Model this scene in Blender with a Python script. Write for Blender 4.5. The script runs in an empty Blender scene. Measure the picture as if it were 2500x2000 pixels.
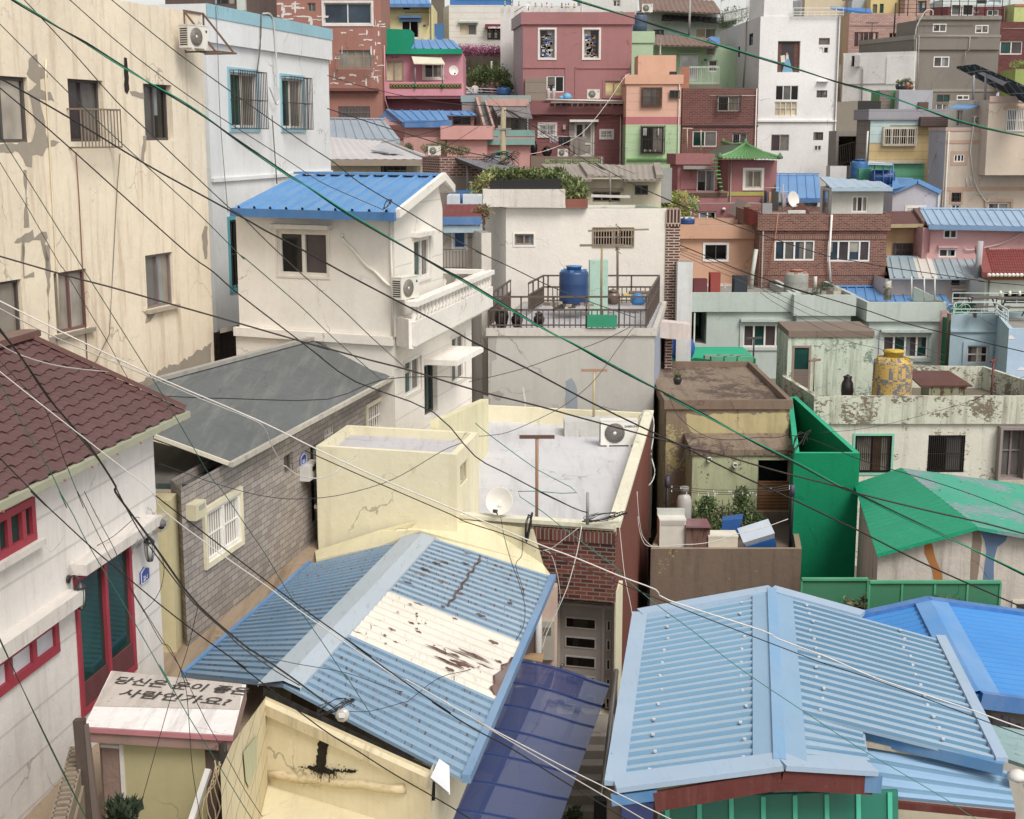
import bpy,bmesh,math,random
from mathutils import Vector,Matrix
random.seed(7)
V3=Vector
sc=bpy.context.scene
COL=sc.collection
F=3500.0
PIT=math.atan(670/3500)
CP,SP=math.cos(PIT),math.sin(PIT)
cam=bpy.data.cameras.new('camera');camo=bpy.data.objects.new('camera',cam);COL.objects.link(camo)
cam.sensor_width=36;cam.lens=36*F/2500;cam.clip_end=2000;cam.clip_start=0.1
camo.rotation_euler=(math.pi/2-PIT,0,0)
sc.camera=camo
CR={'S':(0,0,1),'V':(0,0,2500/2156),'A1':(0,0,.37106),'A2':(780,0,.24119),'A3':(1200,0,.24119),'A4':(1600,0,.21336),
 'A5':(2040,0,.21336),'A6':(780,320,.24119),'A7':(1560,320,.23191),'A8':(2040,320,.21336),'B1':(0,600,.37106),
 'B2':(560,400,.30612),'B3':(1160,400,.25046),'B4':(1160,800,.25046),'B5':(1600,640,.21336),'B6':(2040,640,.21336),
 'B7':(1560,960,.23191),'B8':(2000,960,.23191),'C1':(0,1200,.27829),'C2':(0,1520,.27829),'C3':(500,1500,.28986),
 'C4':(400,1100,.32468),'C5':(1000,1200,.27829),'C6':(1000,1520,.27829),'C7':(1460,1400,.34794),'C8':(1900,1400,.34783)}
CUR=CR['S']
def cr(k):
    global CUR
    CUR=CR[k]
def sx(x):return CUR[0]+x*CUR[2]
def sy(y):return CUR[1]+y*CUR[2]
def rayp(px,py):
    x,yv=(px-1250)/F,-(py-1000)/F
    return V3((x,CP+yv*SP,-SP+yv*CP))
def at(x,y,D):
    r=rayp(sx(x),sy(y));return r*(D/r.y)
def atz(x,y,z):
    r=rayp(sx(x),sy(y));return r*(z/r.z)
def zat(y,D):
    r=rayp(1250,sy(y));return r.z*D/r.y
def colx(x,D,z):
    return(sx(x)-1250)/F*(D*CP-z*SP)
def PX(x,D,z):return V3((colx(x,D,z),D,z))
def lin(h):
    if not isinstance(h,str):return tuple(h)
    r=[int(h[i:i+2],16)/255 for i in(0,2,4)];g_=.35*r[0]+.45*r[1]+.2*r[2]
    k_=.85 if r[2]>max(r[0],r[1])else 1.08 if(r[1]>r[0]*1.25 and r[1]>r[2])else.8
    r=[min(1,max(0,g_+(c-g_)*k_))for c in r]
    return tuple(c/12.92 if c<=.04045 else((c+.055)/1.055)**2.4 for c in r)
MC={}
GAIN=1.0
def M(col,kind='plaster',**k):
    key=(col,kind,tuple(sorted(k.items())))
    if key in MC:return MC[key]
    m=bpy.data.materials.new(kind);m.use_nodes=True
    MC[key]=m
    nt=m.node_tree;N=nt.nodes;L=nt.links
    b=N['Principled BSDF']
    base=lin(col);g_=1 if kind=='glass' or max(base)<.06 else 1.2-.22*max(base);base=tuple(min(.86,c*g_)for c in base)
    def nd(t,**kw):
        n=N.new(t)
        for a,v in kw.items():setattr(n,a,v)
        return n
    def rgb(c):return(*c,1)
    def mixc(fac,a,bb,blend='MIX'):
        n=nd('ShaderNodeMix',data_type='RGBA',blend_type=blend)
        for sock,v in((n.inputs[0],fac),(n.inputs[6],a),(n.inputs[7],bb)):
            if isinstance(v,bpy.types.NodeSocket):L.new(v,sock)
            elif isinstance(v,tuple):sock.default_value=rgb(v)if len(v)==3 else v
            else:sock.default_value=v
        return n.outputs[2]
    def mth(op,a,bb=0.0):
        n=nd('ShaderNodeMath',operation=op)
        for sock,v in((n.inputs[0],a),(n.inputs[1],bb)):
            if isinstance(v,bpy.types.NodeSocket):L.new(v,sock)
            else:sock.default_value=v
        return n.outputs[0]
    geo=nd('ShaderNodeNewGeometry');uv=nd('ShaderNodeUVMap')
    pos=geo.outputs['Position']
    def mapped(src,s,loc=(0,0,0)):
        n=nd('ShaderNodeMapping');L.new(src,n.inputs[0]);n.inputs['Scale'].default_value=s;n.inputs['Location'].default_value=loc
        return n.outputs[0]
    def noise(src,s,det=4,rough=.55,dist=0):
        n=nd('ShaderNodeTexNoise');L.new(src,n.inputs['Vector']);n.inputs['Scale'].default_value=s
        n.inputs['Detail'].default_value=det;n.inputs['Roughness'].default_value=rough;n.inputs['Distortion'].default_value=dist
        return n.outputs[0]
    def ramp(src,a,c,v0=0.0,v1=1.0):
        n=nd('ShaderNodeMapRange');L.new(src,n.inputs[0]);n.inputs[1].default_value=a;n.inputs[2].default_value=c
        n.inputs[3].default_value=v0;n.inputs[4].default_value=v1;return n.outputs[0]
    if kind=='glass':
        b.inputs['Base Color'].default_value=rgb(base);b.inputs['Roughness'].default_value=.06
        g=noise(pos,.9,3,.5,.4);v=ramp(g,.3,.7,.65,1.6)  # patchy tone put into the pane colour to imitate uneven reflections
        L.new(mixc(1.0,base,v,'MULTIPLY'),b.inputs['Base Color'])
        b.inputs['Specular IOR Level'].default_value=k.get('spec',.35);return m
    if kind=='plain':
        v=ramp(noise(pos,2.3,5),.3,.75,.86,1.08)
        L.new(mixc(1.0,base,v,'MULTIPLY'),b.inputs['Base Color'])
        b.inputs['Roughness'].default_value=k.get('rough',.6);b.inputs['Metallic'].default_value=k.get('metal',0);return m
    if kind=='leaf':
        v=noise(pos,3.0,3);
        c=mixc(ramp(noise(pos,9.0,2),.35,.65),mixc(ramp(v,.35,.65),tuple(x*.5 for x in base),tuple(min(.9,x*1.6)for x in base)),tuple(x*.8 for x in base))
        L.new(c,b.inputs['Base Color']);b.inputs['Roughness'].default_value=.6
        return m
    dirt=k.get('dirt',.35);dcol=lin(k.get('dcol','6d6355'));peel=k.get('peel',0);pcol=lin(k.get('pcol','8f8577'))
    v=ramp(noise(pos,.45,5,.6),.3,.72,.9,1.06)
    c=mixc(1.0,base,v,'MULTIPLY')
    off=(sum(ord(ch)for ch in str(key))%97)*1.37
    uvv=mapped(uv.outputs[0],(1,1,1),(off,off*.7,0))
    bumps=[]
    if kind=='plaster' or kind=='lap' or kind=='conc':
        c=mixc(ramp(noise(pos,6,6,.65),.35,.75,0,.12),c,dcol)
        st=noise(mapped(uvv,(2.2,.16,1)),1.5,6,.7)
        c=mixc(ramp(st,.5,.76,0,dirt),c,dcol)
        if k.get('crack',1):
            vo=nd('ShaderNodeTexVoronoi',feature='DISTANCE_TO_EDGE');nz=nd('ShaderNodeTexNoise');L.new(pos,nz.inputs['Vector']);nz.inputs['Scale'].default_value=1.6;nz.inputs['Detail'].default_value=6
            va=nd('ShaderNodeVectorMath',operation='MULTIPLY_ADD');L.new(nz.outputs['Color'],va.inputs[0]);va.inputs[1].default_value=(.9,.9,.9);L.new(pos,va.inputs[2]);L.new(va.outputs[0],vo.inputs['Vector']);vo.inputs['Scale'].default_value=k.get('cs',.42)
            ck=mth('MULTIPLY',mth('LESS_THAN',vo.outputs['Distance'],.006),ramp(noise(pos,.7,2),.5,.62));c=mixc(mth('MULTIPLY',ck,.55),c,tuple(x*.3 for x in base))
        sp=noise(mapped(uvv,(1,1,1)),14,2,.5)
        c=mixc(ramp(sp,.68,.76,0,dirt*.8),c,dcol)
        bumps.append((noise(pos,11,5,.65),.35))
        bumps.append((noise(pos,1.6,3),.6))
    if kind=='lap' or 'lap' in k:
        s=k.get('lap',.5);sep=nd('ShaderNodeSeparateXYZ');L.new(uv.outputs[0],sep.inputs[0])
        fr=mth('FRACT',mth('DIVIDE',sep.outputs[1],s));ln=mth('LESS_THAN',fr,.035/s)
        c=mixc(mth('MULTIPLY',ln,k.get('lapd',.4)),c,tuple(x*.35 for x in base))
        bumps.append((mth('SUBTRACT',1.0,ln),1.0))
    if kind=='brick':
        s=k.get('s',1.0);n=nd('ShaderNodeTexBrick');L.new(uv.outputs[0],n.inputs[0])
        n.inputs['Scale'].default_value=1;n.inputs['Brick Width'].default_value=k.get('bw',.22)*s;n.inputs['Row Height'].default_value=k.get('bh',.075)*s
        n.inputs['Mortar Size'].default_value=k.get('ms',.008)*s;n.inputs['Mortar Smooth'].default_value=.1;n.inputs['Bias'].default_value=k.get('bias',-.2)
        n.inputs['Color1'].default_value=rgb(base);n.inputs['Color2'].default_value=rgb(lin(k.get('c2','4a3430')));n.inputs['Mortar'].default_value=rgb(lin(k.get('mor','9a8878')))
        c=mixc(1.0,n.outputs[0],v,'MULTIPLY')
        c=mixc(ramp(noise(pos,1.1,6,.7),.55,.8,0,dirt),c,dcol)
        bumps.append((mth('SUBTRACT',1.0,n.outputs[1]),.6));bumps.append((noise(pos,30,3),.3))
    if kind=='metal':
        w=noise(mapped(uvv,(1,.35,1)),1.2,6,.65)
        c=mixc(ramp(w,.35,.75,0,k.get('fade',.35)),c,lin(k.get('fcol','a9b8c0')))
        c=mixc(ramp(noise(mapped(uvv,(6,.8,1)),2.2,6,.7),.56,.74,0,dirt),c,dcol)
        b.inputs['Roughness'].default_value=k.get('rough',.45);b.inputs['Metallic'].default_value=.0
        ru=k.get('rust',0)
        if ru:
            r1=noise(mapped(uvv,k.get('rs',(2.4,.55,1))),2.4,10,.75,.4)
            c=mixc(ramp(r1,.70-ru*.22,.725-ru*.2),c,mixc(noise(pos,8,4),lin('3a2018'),lin('70432f')))
        bumps.append((noise(pos,9,3),.12))
    else:
        b.inputs['Roughness'].default_value=k.get('rough',.82)
        b.inputs['Specular IOR Level'].default_value=k.get('spec',.25)
    if peel:
        p1=mth('ADD',mth('MULTIPLY',noise(mapped(uvv,(1,.8,1)),k.get('ps',1.6)*1.1,12,.72,.2),.62),mth('MULTIPLY',noise(mapped(uvv,(1,1.6,1)),9,8,.7),.38))
        t=.655-peel*.21
        pf=ramp(p1,t,t+.008)
        pc=mixc(noise(pos,5,5),tuple(x*.7 for x in pcol),tuple(min(1,x*1.25)for x in pcol))
        c=mixc(pf,c,pc);bumps.append((mth('SUBTRACT',1.0,pf),.4))
    L.new(c,b.inputs['Base Color'])
    h=None
    for src,amt in bumps:
        bp=nd('ShaderNodeBump');bp.inputs['Strength'].default_value=amt*k.get('bump',.5);bp.inputs['Distance'].default_value=.03
        L.new(src,bp.inputs['Height'])
        if h is not None:L.new(h,bp.inputs['Normal'])
        h=bp.outputs[0]
    if h is not None:L.new(h,b.inputs['Normal'])
    return m
ORG={}
def tag(o,label=None,cat=None,group=None,kind=None):
    if label and not kind:kind='thing'
    for k,v in(('label',label),('category',cat),('group',group),('kind',kind)):
        if v:o[k]=v
def T(name,label,cat,loc=(0,0,0),group=None):
    o=bpy.data.objects.new(name,None);COL.objects.link(o);o.location=loc;o.empty_display_size=.3
    ORG[o.name]=V3(loc);tag(o,label,cat,group);return o
class MB:
    def __init__(s,mat=None):s.v=[];s.f=[];s.m=[];s.sm=[];s.mats=[];s.mat=mat;s.uvl=[]
    def mi(s,mat):
        mat=mat or s.mat
        if mat not in s.mats:s.mats.append(mat)
        return s.mats.index(mat)
    def face(s,pts,mat=None,smooth=False,uv=None):
        i=len(s.v);s.v+=[V3(p)for p in pts];s.f.append(list(range(i,i+len(pts))));s.m.append(s.mi(mat));s.sm.append(smooth);s.uvl.append(uv)
        return s
    def mesh(s,vs,fs,mat=None,smooth=False):
        i=len(s.v);s.v+=[V3(p)for p in vs];k=s.mi(mat)
        for f in fs:s.f.append([i+j for j in f]);s.m.append(k);s.sm.append(smooth);s.uvl.append(None)
        return s
    def hexa(s,b,t,mat=None):
        fs=[(3,2,1,0),(4,5,6,7)]+[(i,(i+1)%4,(i+1)%4+4,i+4)for i in range(4)]
        return s.mesh(list(b)+list(t),fs,mat)
    def box(s,c,d,mat=None,t=None):
        c=V3(c);t=V3(t).normalized()if t is not None else V3((1,0,0));n=V3((-t.y,t.x,0));u=V3((0,0,1))
        a,bb,h=t*d[0]/2,n*d[1]/2,u*d[2]/2
        B=[c-a-bb-h,c+a-bb-h,c+a+bb-h,c-a+bb-h];return s.hexa(B,[p+u*d[2]for p in B],mat)
    def bar(s,p,q,w,h=None,mat=None,up=(0,0,1)):
        p,q=V3(p),V3(q);h=h or w;d=(q-p)
        if d.length<1e-6:return s
        d.normalize();up=V3(up)
        if abs(d.dot(up))>.98:up=V3((0,1,0))if abs(d.y)<.9 else V3((1,0,0))
        a=d.cross(up).normalized();bb=a.cross(d).normalized();a=a*w/2;bb=bb*h/2
        return s.hexa([p-a-bb,p+a-bb,p+a+bb,p-a+bb],[q-a-bb,q+a-bb,q+a+bb,q-a+bb],mat)
    def tube(s,pts,r,mat=None,n=6,r1=None,cap=True):
        pts=[V3(p)for p in pts];vs=[];up=V3((0,0,1));m=len(pts)
        for i,p in enumerate(pts):
            d=(pts[min(i+1,m-1)]-pts[max(i-1,0)]).normalized()
            u0=up if abs(d.dot(up))<.97 else V3((0,1,0))
            a=d.cross(u0).normalized();b=a.cross(d);rr=r if r1 is None else r+(r1-r)*i/(m-1)
            vs+=[p+(a*math.cos(2*math.pi*j/n)+b*math.sin(2*math.pi*j/n))*rr for j in range(n)]
        fs=[(i*n+j,i*n+(j+1)%n,(i+1)*n+(j+1)%n,(i+1)*n+j)for i in range(m-1)for j in range(n)]
        if cap:fs+=[tuple(reversed(range(n))),tuple(range((m-1)*n,m*n))]
        return s.mesh(vs,fs,mat,True)
    def lathe(s,c,prof,mat=None,n=20,axis=(0,0,1)):
        c=V3(c);q=V3((0,0,1)).rotation_difference(V3(axis));vs=[]
        for r,z in prof:vs+=[c+q@V3((r*math.cos(2*math.pi*j/n),r*math.sin(2*math.pi*j/n),z))for j in range(n)]
        m=len(prof)
        fs=[(i*n+j,i*n+(j+1)%n,(i+1)*n+(j+1)%n,(i+1)*n+j)for i in range(m-1)for j in range(n)]
        fs+=[tuple(reversed(range(n))),tuple(range((m-1)*n,m*n))]
        return s.mesh(vs,fs,mat,True)
    def data(s,name,org):
        me=bpy.data.meshes.new(name);me.from_pydata([v-org for v in s.v],[],s.f)
        for m in s.mats:me.materials.append(m)
        uvs=me.uv_layers.new(name='UVMap')
        Z=V3((0,0,1))
        for i,p in enumerate(me.polygons):
            p.material_index=s.m[i];p.use_smooth=s.sm[i]
            n=p.normal
            if s.uvl[i]:
                for k,li in enumerate(p.loop_indices):uvs.data[li].uv=s.uvl[i][k]
                continue
            if abs(n.z)>.95:t=V3((1,0,0));b=V3((0,1,0))
            else:t=Z.cross(n).normalized();b=n.cross(t)
            for li in p.loop_indices:
                w=me.vertices[me.loops[li].vertex_index].co+org
                uvs.data[li].uv=(w.dot(t),w.dot(b))
        me.update();return me
    def build(s,name,parent):
        org=ORG[parent.name]
        o=bpy.data.objects.new(name,s.data(name,org));COL.objects.link(o);o.parent=parent;ORG[o.name]=org;return o
    def thing(s,name,label,cat,loc=None,group=None,kind=None):
        if loc is None:
            loc=V3((sum(v.x for v in s.v)/len(s.v),sum(v.y for v in s.v)/len(s.v),min(v.z for v in s.v)))
        loc=V3(loc)
        o=bpy.data.objects.new(name,s.data(name,loc));COL.objects.link(o);o.location=loc;ORG[o.name]=loc
        tag(o,label,cat,group,kind);return o
def dup(root,loc,rz=0,label=None,group=None,scale=None):
    def cp(o,par):
        c=o.copy();COL.objects.link(c);c.parent=par;ORG[c.name]=V3((0,0,0))
        for ch in list(o.children):cp(ch,c)
        return c
    c=cp(root,None);c.location=loc;c.rotation_euler=(0,0,rz)
    if scale:c.scale=(scale,)*3
    if label:c['label']=label
    if group:c['group']=group
    return c
USED=set()
def inst(root,loc,rz=0,label=None,group=None,scale=None):
    """first call moves the source itself, later calls copy it"""
    if root.name not in USED:
        USED.add(root.name);root.location=loc;root.rotation_euler=(0,0,rz)
        if scale:root.scale=(scale,)*3
        if label:root['label']=label
        if group:root['group']=group
        return root
    return dup(root,loc,rz,label,group,scale)
GL={'dk':('23211f',),'gr':('5d5a58',),'te':('1c3a36',),'bl':('2d3b48',),'cu':('7d7468',),'be':('b8a888',),'wh':('c9c8cc',),'br':('6a4a35',),'bk':('0c0b0b',),'blu':('2c5c93',),'ye':('d9c383',),'pu':('433a3c',)}
def glass(k):return M(GL[k][0],'glass')
class Wall:
    def __init__(s,h,A,B,z0,z1,mat,mat2=None):
        s.h,s.A,s.B,s.z0,s.z1,s.mat=h,V3((A.x,A.y,0)),V3((B.x,B.y,0)),z0,z1,mat
        s.t=(s.B-s.A).normalized();s.n=V3((s.t.y,-s.t.x,0));s.L=(s.B-s.A).length;s.holes=[];s.skip=False;s.plus=[]
    def on(s,x,y,out=0):
        r=rayp(sx(x),sy(y));A=s.A+s.n*out;k=A.dot(s.n)/r.dot(s.n);return r*k
    def uz(s,x,y):
        p=s.on(x,y);return(p-s.A).dot(s.t),p.z
    def p(s,u,z,out=0):return s.A+s.t*u+s.n*out+V3((0,0,z))
    def emit(s,mb):
        if s.skip:return
        us=sorted({0,s.L}|{min(s.L,max(0,v))for h in s.holes for v in h[:2]});zs=sorted({s.z0,s.z1}|{min(s.z1,max(s.z0,v))for h in s.holes for v in h[2:4]})
        for i in range(len(us)-1):
            for j in range(len(zs)-1):
                uc,zc=(us[i]+us[i+1])/2,(zs[j]+zs[j+1])/2
                if any(h[0]<uc<h[1]and h[2]<zc<h[3]for h in s.holes):continue
                mb.face([s.p(us[i],zs[j]),s.p(us[i+1],zs[j]),s.p(us[i+1],zs[j+1]),s.p(us[i],zs[j+1])],s.mat)
        for u0,u1,z0,z1,d in s.holes:
            u0,u1,z0,z1=max(0,u0),min(s.L,u1),max(s.z0,z0),min(s.z1,z1)
            if u1<=u0 or z1<=z0:continue
            c=[(u0,z0),(u1,z0),(u1,z1),(u0,z1)]
            for k in range(4):
                a,b=c[k],c[(k+1)%4]
                mb.face([s.p(*a),s.p(*b),s.p(*b,-d),s.p(*a,-d)],s.mat)
    def boxw(s,mb,u0,u1,z0,z1,o0,o1,mat):
        B=[s.p(u0,z0,o1),s.p(u1,z0,o1),s.p(u1,z0,o0),s.p(u0,z0,o0)]
        mb.hexa(B,[q+V3((0,0,z1-z0))for q in B],mat)
    def win(s,x0,y0,x1,y1,f='e8e4dc',n=2,g='dk',g2=None,bars=None,trim=None,hood=None,sill=None,d=.14,fw=.06,name='window',rail=None,open_=False,mid=None,plate=None,label=None):
        xm,ym=(x0+x1)/2,(y0+y1)/2
        u0,u1=s.uz(x0,ym)[0],s.uz(x1,ym)[0];z1,z0=s.uz(xm,y0)[1],s.uz(xm,y1)[1]
        return s.winu(u0,u1,z0,z1,f,n,g,g2,bars,trim,hood,sill,d,fw,name,rail,open_,mid,plate,label)
    def winu(s,u0,u1,z0,z1,f='e8e4dc',n=2,g='dk',g2=None,bars=None,trim=None,hood=None,sill=None,d=.14,fw=.06,name='window',rail=None,open_=False,mid=None,plate=None,label=None):
        root=s.h.root
        s.holes.append((u0,u1,z0,z1,d))
        fm=M(f,'plain');mb=MB(fm);o1,o0=-d+.075,-d+.02
        fw=min(fw,(u1-u0)*.12)
        s.boxw(mb,u0,u1,z1-fw,z1,o0,o1,fm);s.boxw(mb,u0,u1,z0,z0+fw,o0,o1,fm)
        s.boxw(mb,u0,u0+fw,z0+fw,z1-fw,o0,o1-.002,fm);s.boxw(mb,u1-fw,u1,z0+fw,z1-fw,o0,o1-.002,fm)
        W=u1-u0
        for i in range(1,n):
            uc=u0+W*i/n;s.boxw(mb,uc-fw*.5,uc+fw*.5,z0+fw,z1-fw,o0,o1+(.01 if i%2 else-.01),fm)
        if mid:zc=z0+(z1-z0)*mid;s.boxw(mb,u0+fw,u1-fw,zc-fw*.4,zc+fw*.4,o0,o1-.006,fm)
        w=mb.build(name,root)
        if label:w['label']=label
        for i in range(n):
            pb=MB();gg=(g2 if(g2 and i%2)else g);a,b=u0+W*i/n,u0+W*(i+1)/n;o=-d+.03-(.012 if i%2 else 0)
            pb.face([s.p(a,z0,o),s.p(b,z0,o),s.p(b,z1,o),s.p(a,z1,o)],glass(gg));pb.build('pane',w)
            if random.random()<.4 and g not in('wh','te','be','ye','bk')and b-a>.12:
                cb=MB();f0,f1=random.choice(((.0,.45),(.5,1),(.1,.9)));zc=z0+(z1-z0)*random.choice((0,0,.45));cb.face([s.p(lerp(a,b,f0),zc,o+.003),s.p(lerp(a,b,f1),zc,o+.003),s.p(lerp(a,b,f1),z1,o+.003),s.p(lerp(a,b,f0),z1,o+.003)],M(random.choice(['8d867a','6a655f','a39a8c','757f80']),'glass'));cb.build('curtain',w)
        if plate:
            pl=MB();zc=z0+(z1-z0)*plate[0];pm=M(plate[1],'lap',lap=.05)if len(plate)<3 else M(plate[1],'plain')
            s.boxw(pl,u0+fw,u1-fw,z0+.02,zc,o0+.004,o1-.012,pm);pl.build('lower_panel',w)
        if bars:
            nb,bc,out=bars[:3];bm_=M(bc,'plain',rough=.5);bb=MB(bm_);mg=.04 if out>.1 else-.0;th=bars[3]if len(bars)>3 else.022
            a0,a1,b0,b1=u0-mg,u1+mg,z0-mg,z1+mg;oo=out if out else-.03
            for i in range(nb+1):
                u=a0+(a1-a0)*i/nb;bb.bar(s.p(u,b0,oo),s.p(u,b1,oo),th,th,bm_)
            for z in(b0,(b0+b1)/2,b1):bb.bar(s.p(a0,z,oo+.004),s.p(a1,z,oo+.004),th*1.1,th*1.1,bm_)
            if out>.1:
                for z in(b0,(b0+b1)/2,b1):
                    for u in(a0,a1):bb.bar(s.p(u,z,0),s.p(u,z,out),th,th,bm_)
                ns=max(2,int(out/.12))
                for k in range(1,ns):
                    for u in(a0,a1):bb.bar(s.p(u,b0,out*k/ns),s.p(u,b1,out*k/ns),th,th,bm_)
            bb.build('window_grille',w)
        if rail:
            fr,nb,rc,out=rail;rm=M(rc,'plain');rb=MB(rm);zt=z0+(z1-z0)*fr;a0,a1,zb=u0-.08,u1+.12,z0-.12
            for z in(zb,zt):
                rb.bar(s.p(a0,z,out),s.p(a1,z,out),.035,.035,rm)
                for u in(a0,a1):rb.bar(s.p(u,z,0),s.p(u,z,out),.035,.035,rm)
            for i in range(nb+1):u=a0+(a1-a0)*i/nb;rb.bar(s.p(u,zb,out),s.p(u,zt,out),.022,.022,rm)
            rb.build('window_rail',w)
        if trim:
            tw,tc=trim[:2];tm=M(tc,'plain');tb=MB(tm);o=trim[2]if len(trim)>2 else.035
            s.boxw(tb,u0-tw,u1+tw,z1,z1+tw,-.01,o,tm);s.boxw(tb,u0-tw,u1+tw,z0-tw,z0,-.01,o,tm)
            s.boxw(tb,u0-tw,u0,z0,z1,-.01,o,tm);s.boxw(tb,u1,u1+tw,z0,z1,-.01,o,tm);tb.build('window_trim',w)
        if hood:
            hm=M(hood,'plaster',dirt=.5);hb=MB(hm);z=z1+(trim[0]if trim else.05);s.boxw(hb,u0-.12,u1+.12,z+.003,z+.11,-.01,.24,hm);hb.build('window_hood',w)
        if sill:
            sb=MB(M(sill,'plaster'));z=z0-(trim[0]if trim else 0);s.boxw(sb,u0-.08,u1+.08,z-.09,z-.003,-.01,.12,None);sb.build('sill',w)
        return w
    def patch(s,pts,mat,out=.006,jit=0.0,name='stain_or_shade'):
        """flat painted or stained area of its own outline on this wall, given by survey points"""
        P=[s.on(x,y,out)for x,y in pts]
        if jit:
            Q=[]
            for i in range(len(P)):
                a,b=P[i],P[(i+1)%len(P)];m=max(1,int((b-a).length/.12))
                for k in range(m):
                    q=a.lerp(b,k/m)+s.t*random.uniform(-jit,jit)+V3((0,0,random.uniform(-jit,jit)));Q.append(q)
            P=Q
        s.h.extra.append((P,mat));return P
    def panel(s,x0,y0,x1,y1,mat,out=.05,name='panel',inn=-.01):
        xm,ym=(x0+x1)/2,(y0+y1)/2
        u0,u1=s.uz(x0,ym)[0],s.uz(x1,ym)[0];z1,z0=s.uz(xm,y0)[1],s.uz(xm,y1)[1]
        mb=MB(mat);s.boxw(mb,u0,u1,z0,z1,inn,out,mat);return mb.build(name,s.h.root)
    def ledge(s,z,h=.12,out=.1,mat=None,name='ledge',u0=-.0,u1=None):
        mb=MB(mat or s.mat);s.boxw(mb,u0-out*0,(s.L if u1 is None else u1),z,z+h,-.01,out,mat or s.mat);return mb.build(name,s.h.root)
HS=[];PR=random.Random(17)
class House:
    def __init__(s,name,label,foot,top,bot,mat,dep=6,par=.35,band=None,roofm=None,cat='house',group=None,cap=True,close=None,capm=None):
        """foot: front corners left to right as (survey x, distance) or ('w',X,Y); top: z or (y,D)"""
        s.z1=top if not isinstance(top,tuple)else zat(*top);s.z0=bot if not isinstance(bot,tuple)else zat(*bot)
        P=[]
        for f in foot:
            P.append(V3((f[1],f[2],0))if f[0]=='w' else V3((colx(f[0],f[1],s.z1),f[1],0)))
        s.front=list(P)
        if close is None:
            if len(P)==2:
                t=(P[1]-P[0]).normalized();n=V3((-t.y,t.x,0));P+=[P[1]+n*dep,P[0]+n*dep]
            elif len(P)==3:
                P.append(P[0]+(P[2]-P[1])if(P[2]-P[1]).y>(P[0]-P[1]).y else P[2]+(P[0]-P[1]))
                if len(P)==4 and close is None and dep and(P[3]-P[0]).length<.5:pass
        s.P=P;s.extra=[]
        c=sum(P,V3())/len(P);s.root=T(name,label,cat,(c.x,c.y,s.z0),group);s.mat=mat;s.par=par;s.band=band;s.roofm=roofm or M('8a8780','conc',dirt=.5);s.cap=cap
        s.capm=capm
        zw=s.z1-(band[0]if band else 0);s.zw=zw
        s.w=[Wall(s,P[i],P[(i+1)%len(P)],s.z0,zw,mat)for i in range(len(P))]
        HS.append(s);s.bw=[]
        if band:
            Q=s.offset(band[1]);s.Q=Q
            s.bw=[Wall(s,Q[i],Q[(i+1)%len(Q)],zw,s.z1,band[2]or mat)for i in range(len(Q))]
        else:s.Q=P
    def offset(s,d):
        P=s.P;n=len(P);Q=[]
        for i in range(n):
            a=(P[i]-P[i-1]).normalized();b=(P[(i+1)%n]-P[i]).normalized()
            na,nb=V3((a.y,-a.x,0)),V3((b.y,-b.x,0));k=1+na.dot(nb);Q.append(P[i]+(na+nb)*(d/max(k,.25)))
        return Q
    def poly(s,pts,mat=None):s.extra.append((pts,mat or s.mat))
    def done(s):
        mb=MB(s.mat)
        for w in s.w:w.emit(mb)
        up=lambda p,z:V3((p.x,p.y,z))
        for pts,m in s.extra:mb.face(pts,m)
        if s.cap and not s.band and not s.par:mb.face([up(p,s.z1)for p in s.P],s.roofm)
        mb.build('wall',s.root)
        w=max(s.w[:max(1,len(s.front))],key=lambda q:-q.n.y*q.L)
        if s.root.get('category')=='house' and w.A.y>54 and w.L>2.2 and PR.random()<.7:
            u=PR.choice((.12,w.L-.12));pm=M(PR.choice(['b9b2a8','8d867e','d0cac2','6a625c']),'plain')
            MB(pm).tube([w.p(u,w.z1-.02,.09),w.p(u,w.z0,.09)],.035).build('drainpipe',s.root)
            if PR.random()<.5:
                z=w.z1-PR.uniform(.15,.5);a,b=sorted((u,PR.uniform(.2,w.L-.2)));MB(pm).tube([w.p(a,z,.05),w.p(b,z,.05)],.014,n=4).build('conduit',s.root)
        if s.band or(s.cap and s.par):
            pb=MB(s.mat);bm=(s.band[2]if s.band and s.band[2]else s.mat)
            Q=s.Q;n=len(Q);zw=s.zw
            if s.band:
                for w in s.bw:w.emit(pb)
                for i in range(n):j=(i+1)%n;pb.face([up(s.P[i],zw),up(s.P[j],zw),up(Q[j],zw),up(Q[i],zw)],bm)
            if s.par:
                keep=s.P;s.P=Q;R=s.offset(-.14);s.P=keep;cm=s.capm or bm
                for i in range(n):
                    j=(i+1)%n
                    pb.face([up(Q[i],s.z1),up(Q[j],s.z1),up(R[j],s.z1),up(R[i],s.z1)],cm)
                    pb.face([up(R[i],s.z1),up(R[j],s.z1),up(R[j],s.z1-s.par),up(R[i],s.z1-s.par)],bm)
                rb=MB(s.roofm);rb.face([up(p,s.z1-s.par)for p in R],s.roofm);rb.build('roof',s.root)
            elif s.cap:
                rb=MB(s.roofm);rb.face([up(p,s.z1)for p in Q],s.roofm);rb.build('roof',s.root)
            pb.build('parapet',s.root)
def lerp(a,b,t):return a+(b-a)*t
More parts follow.
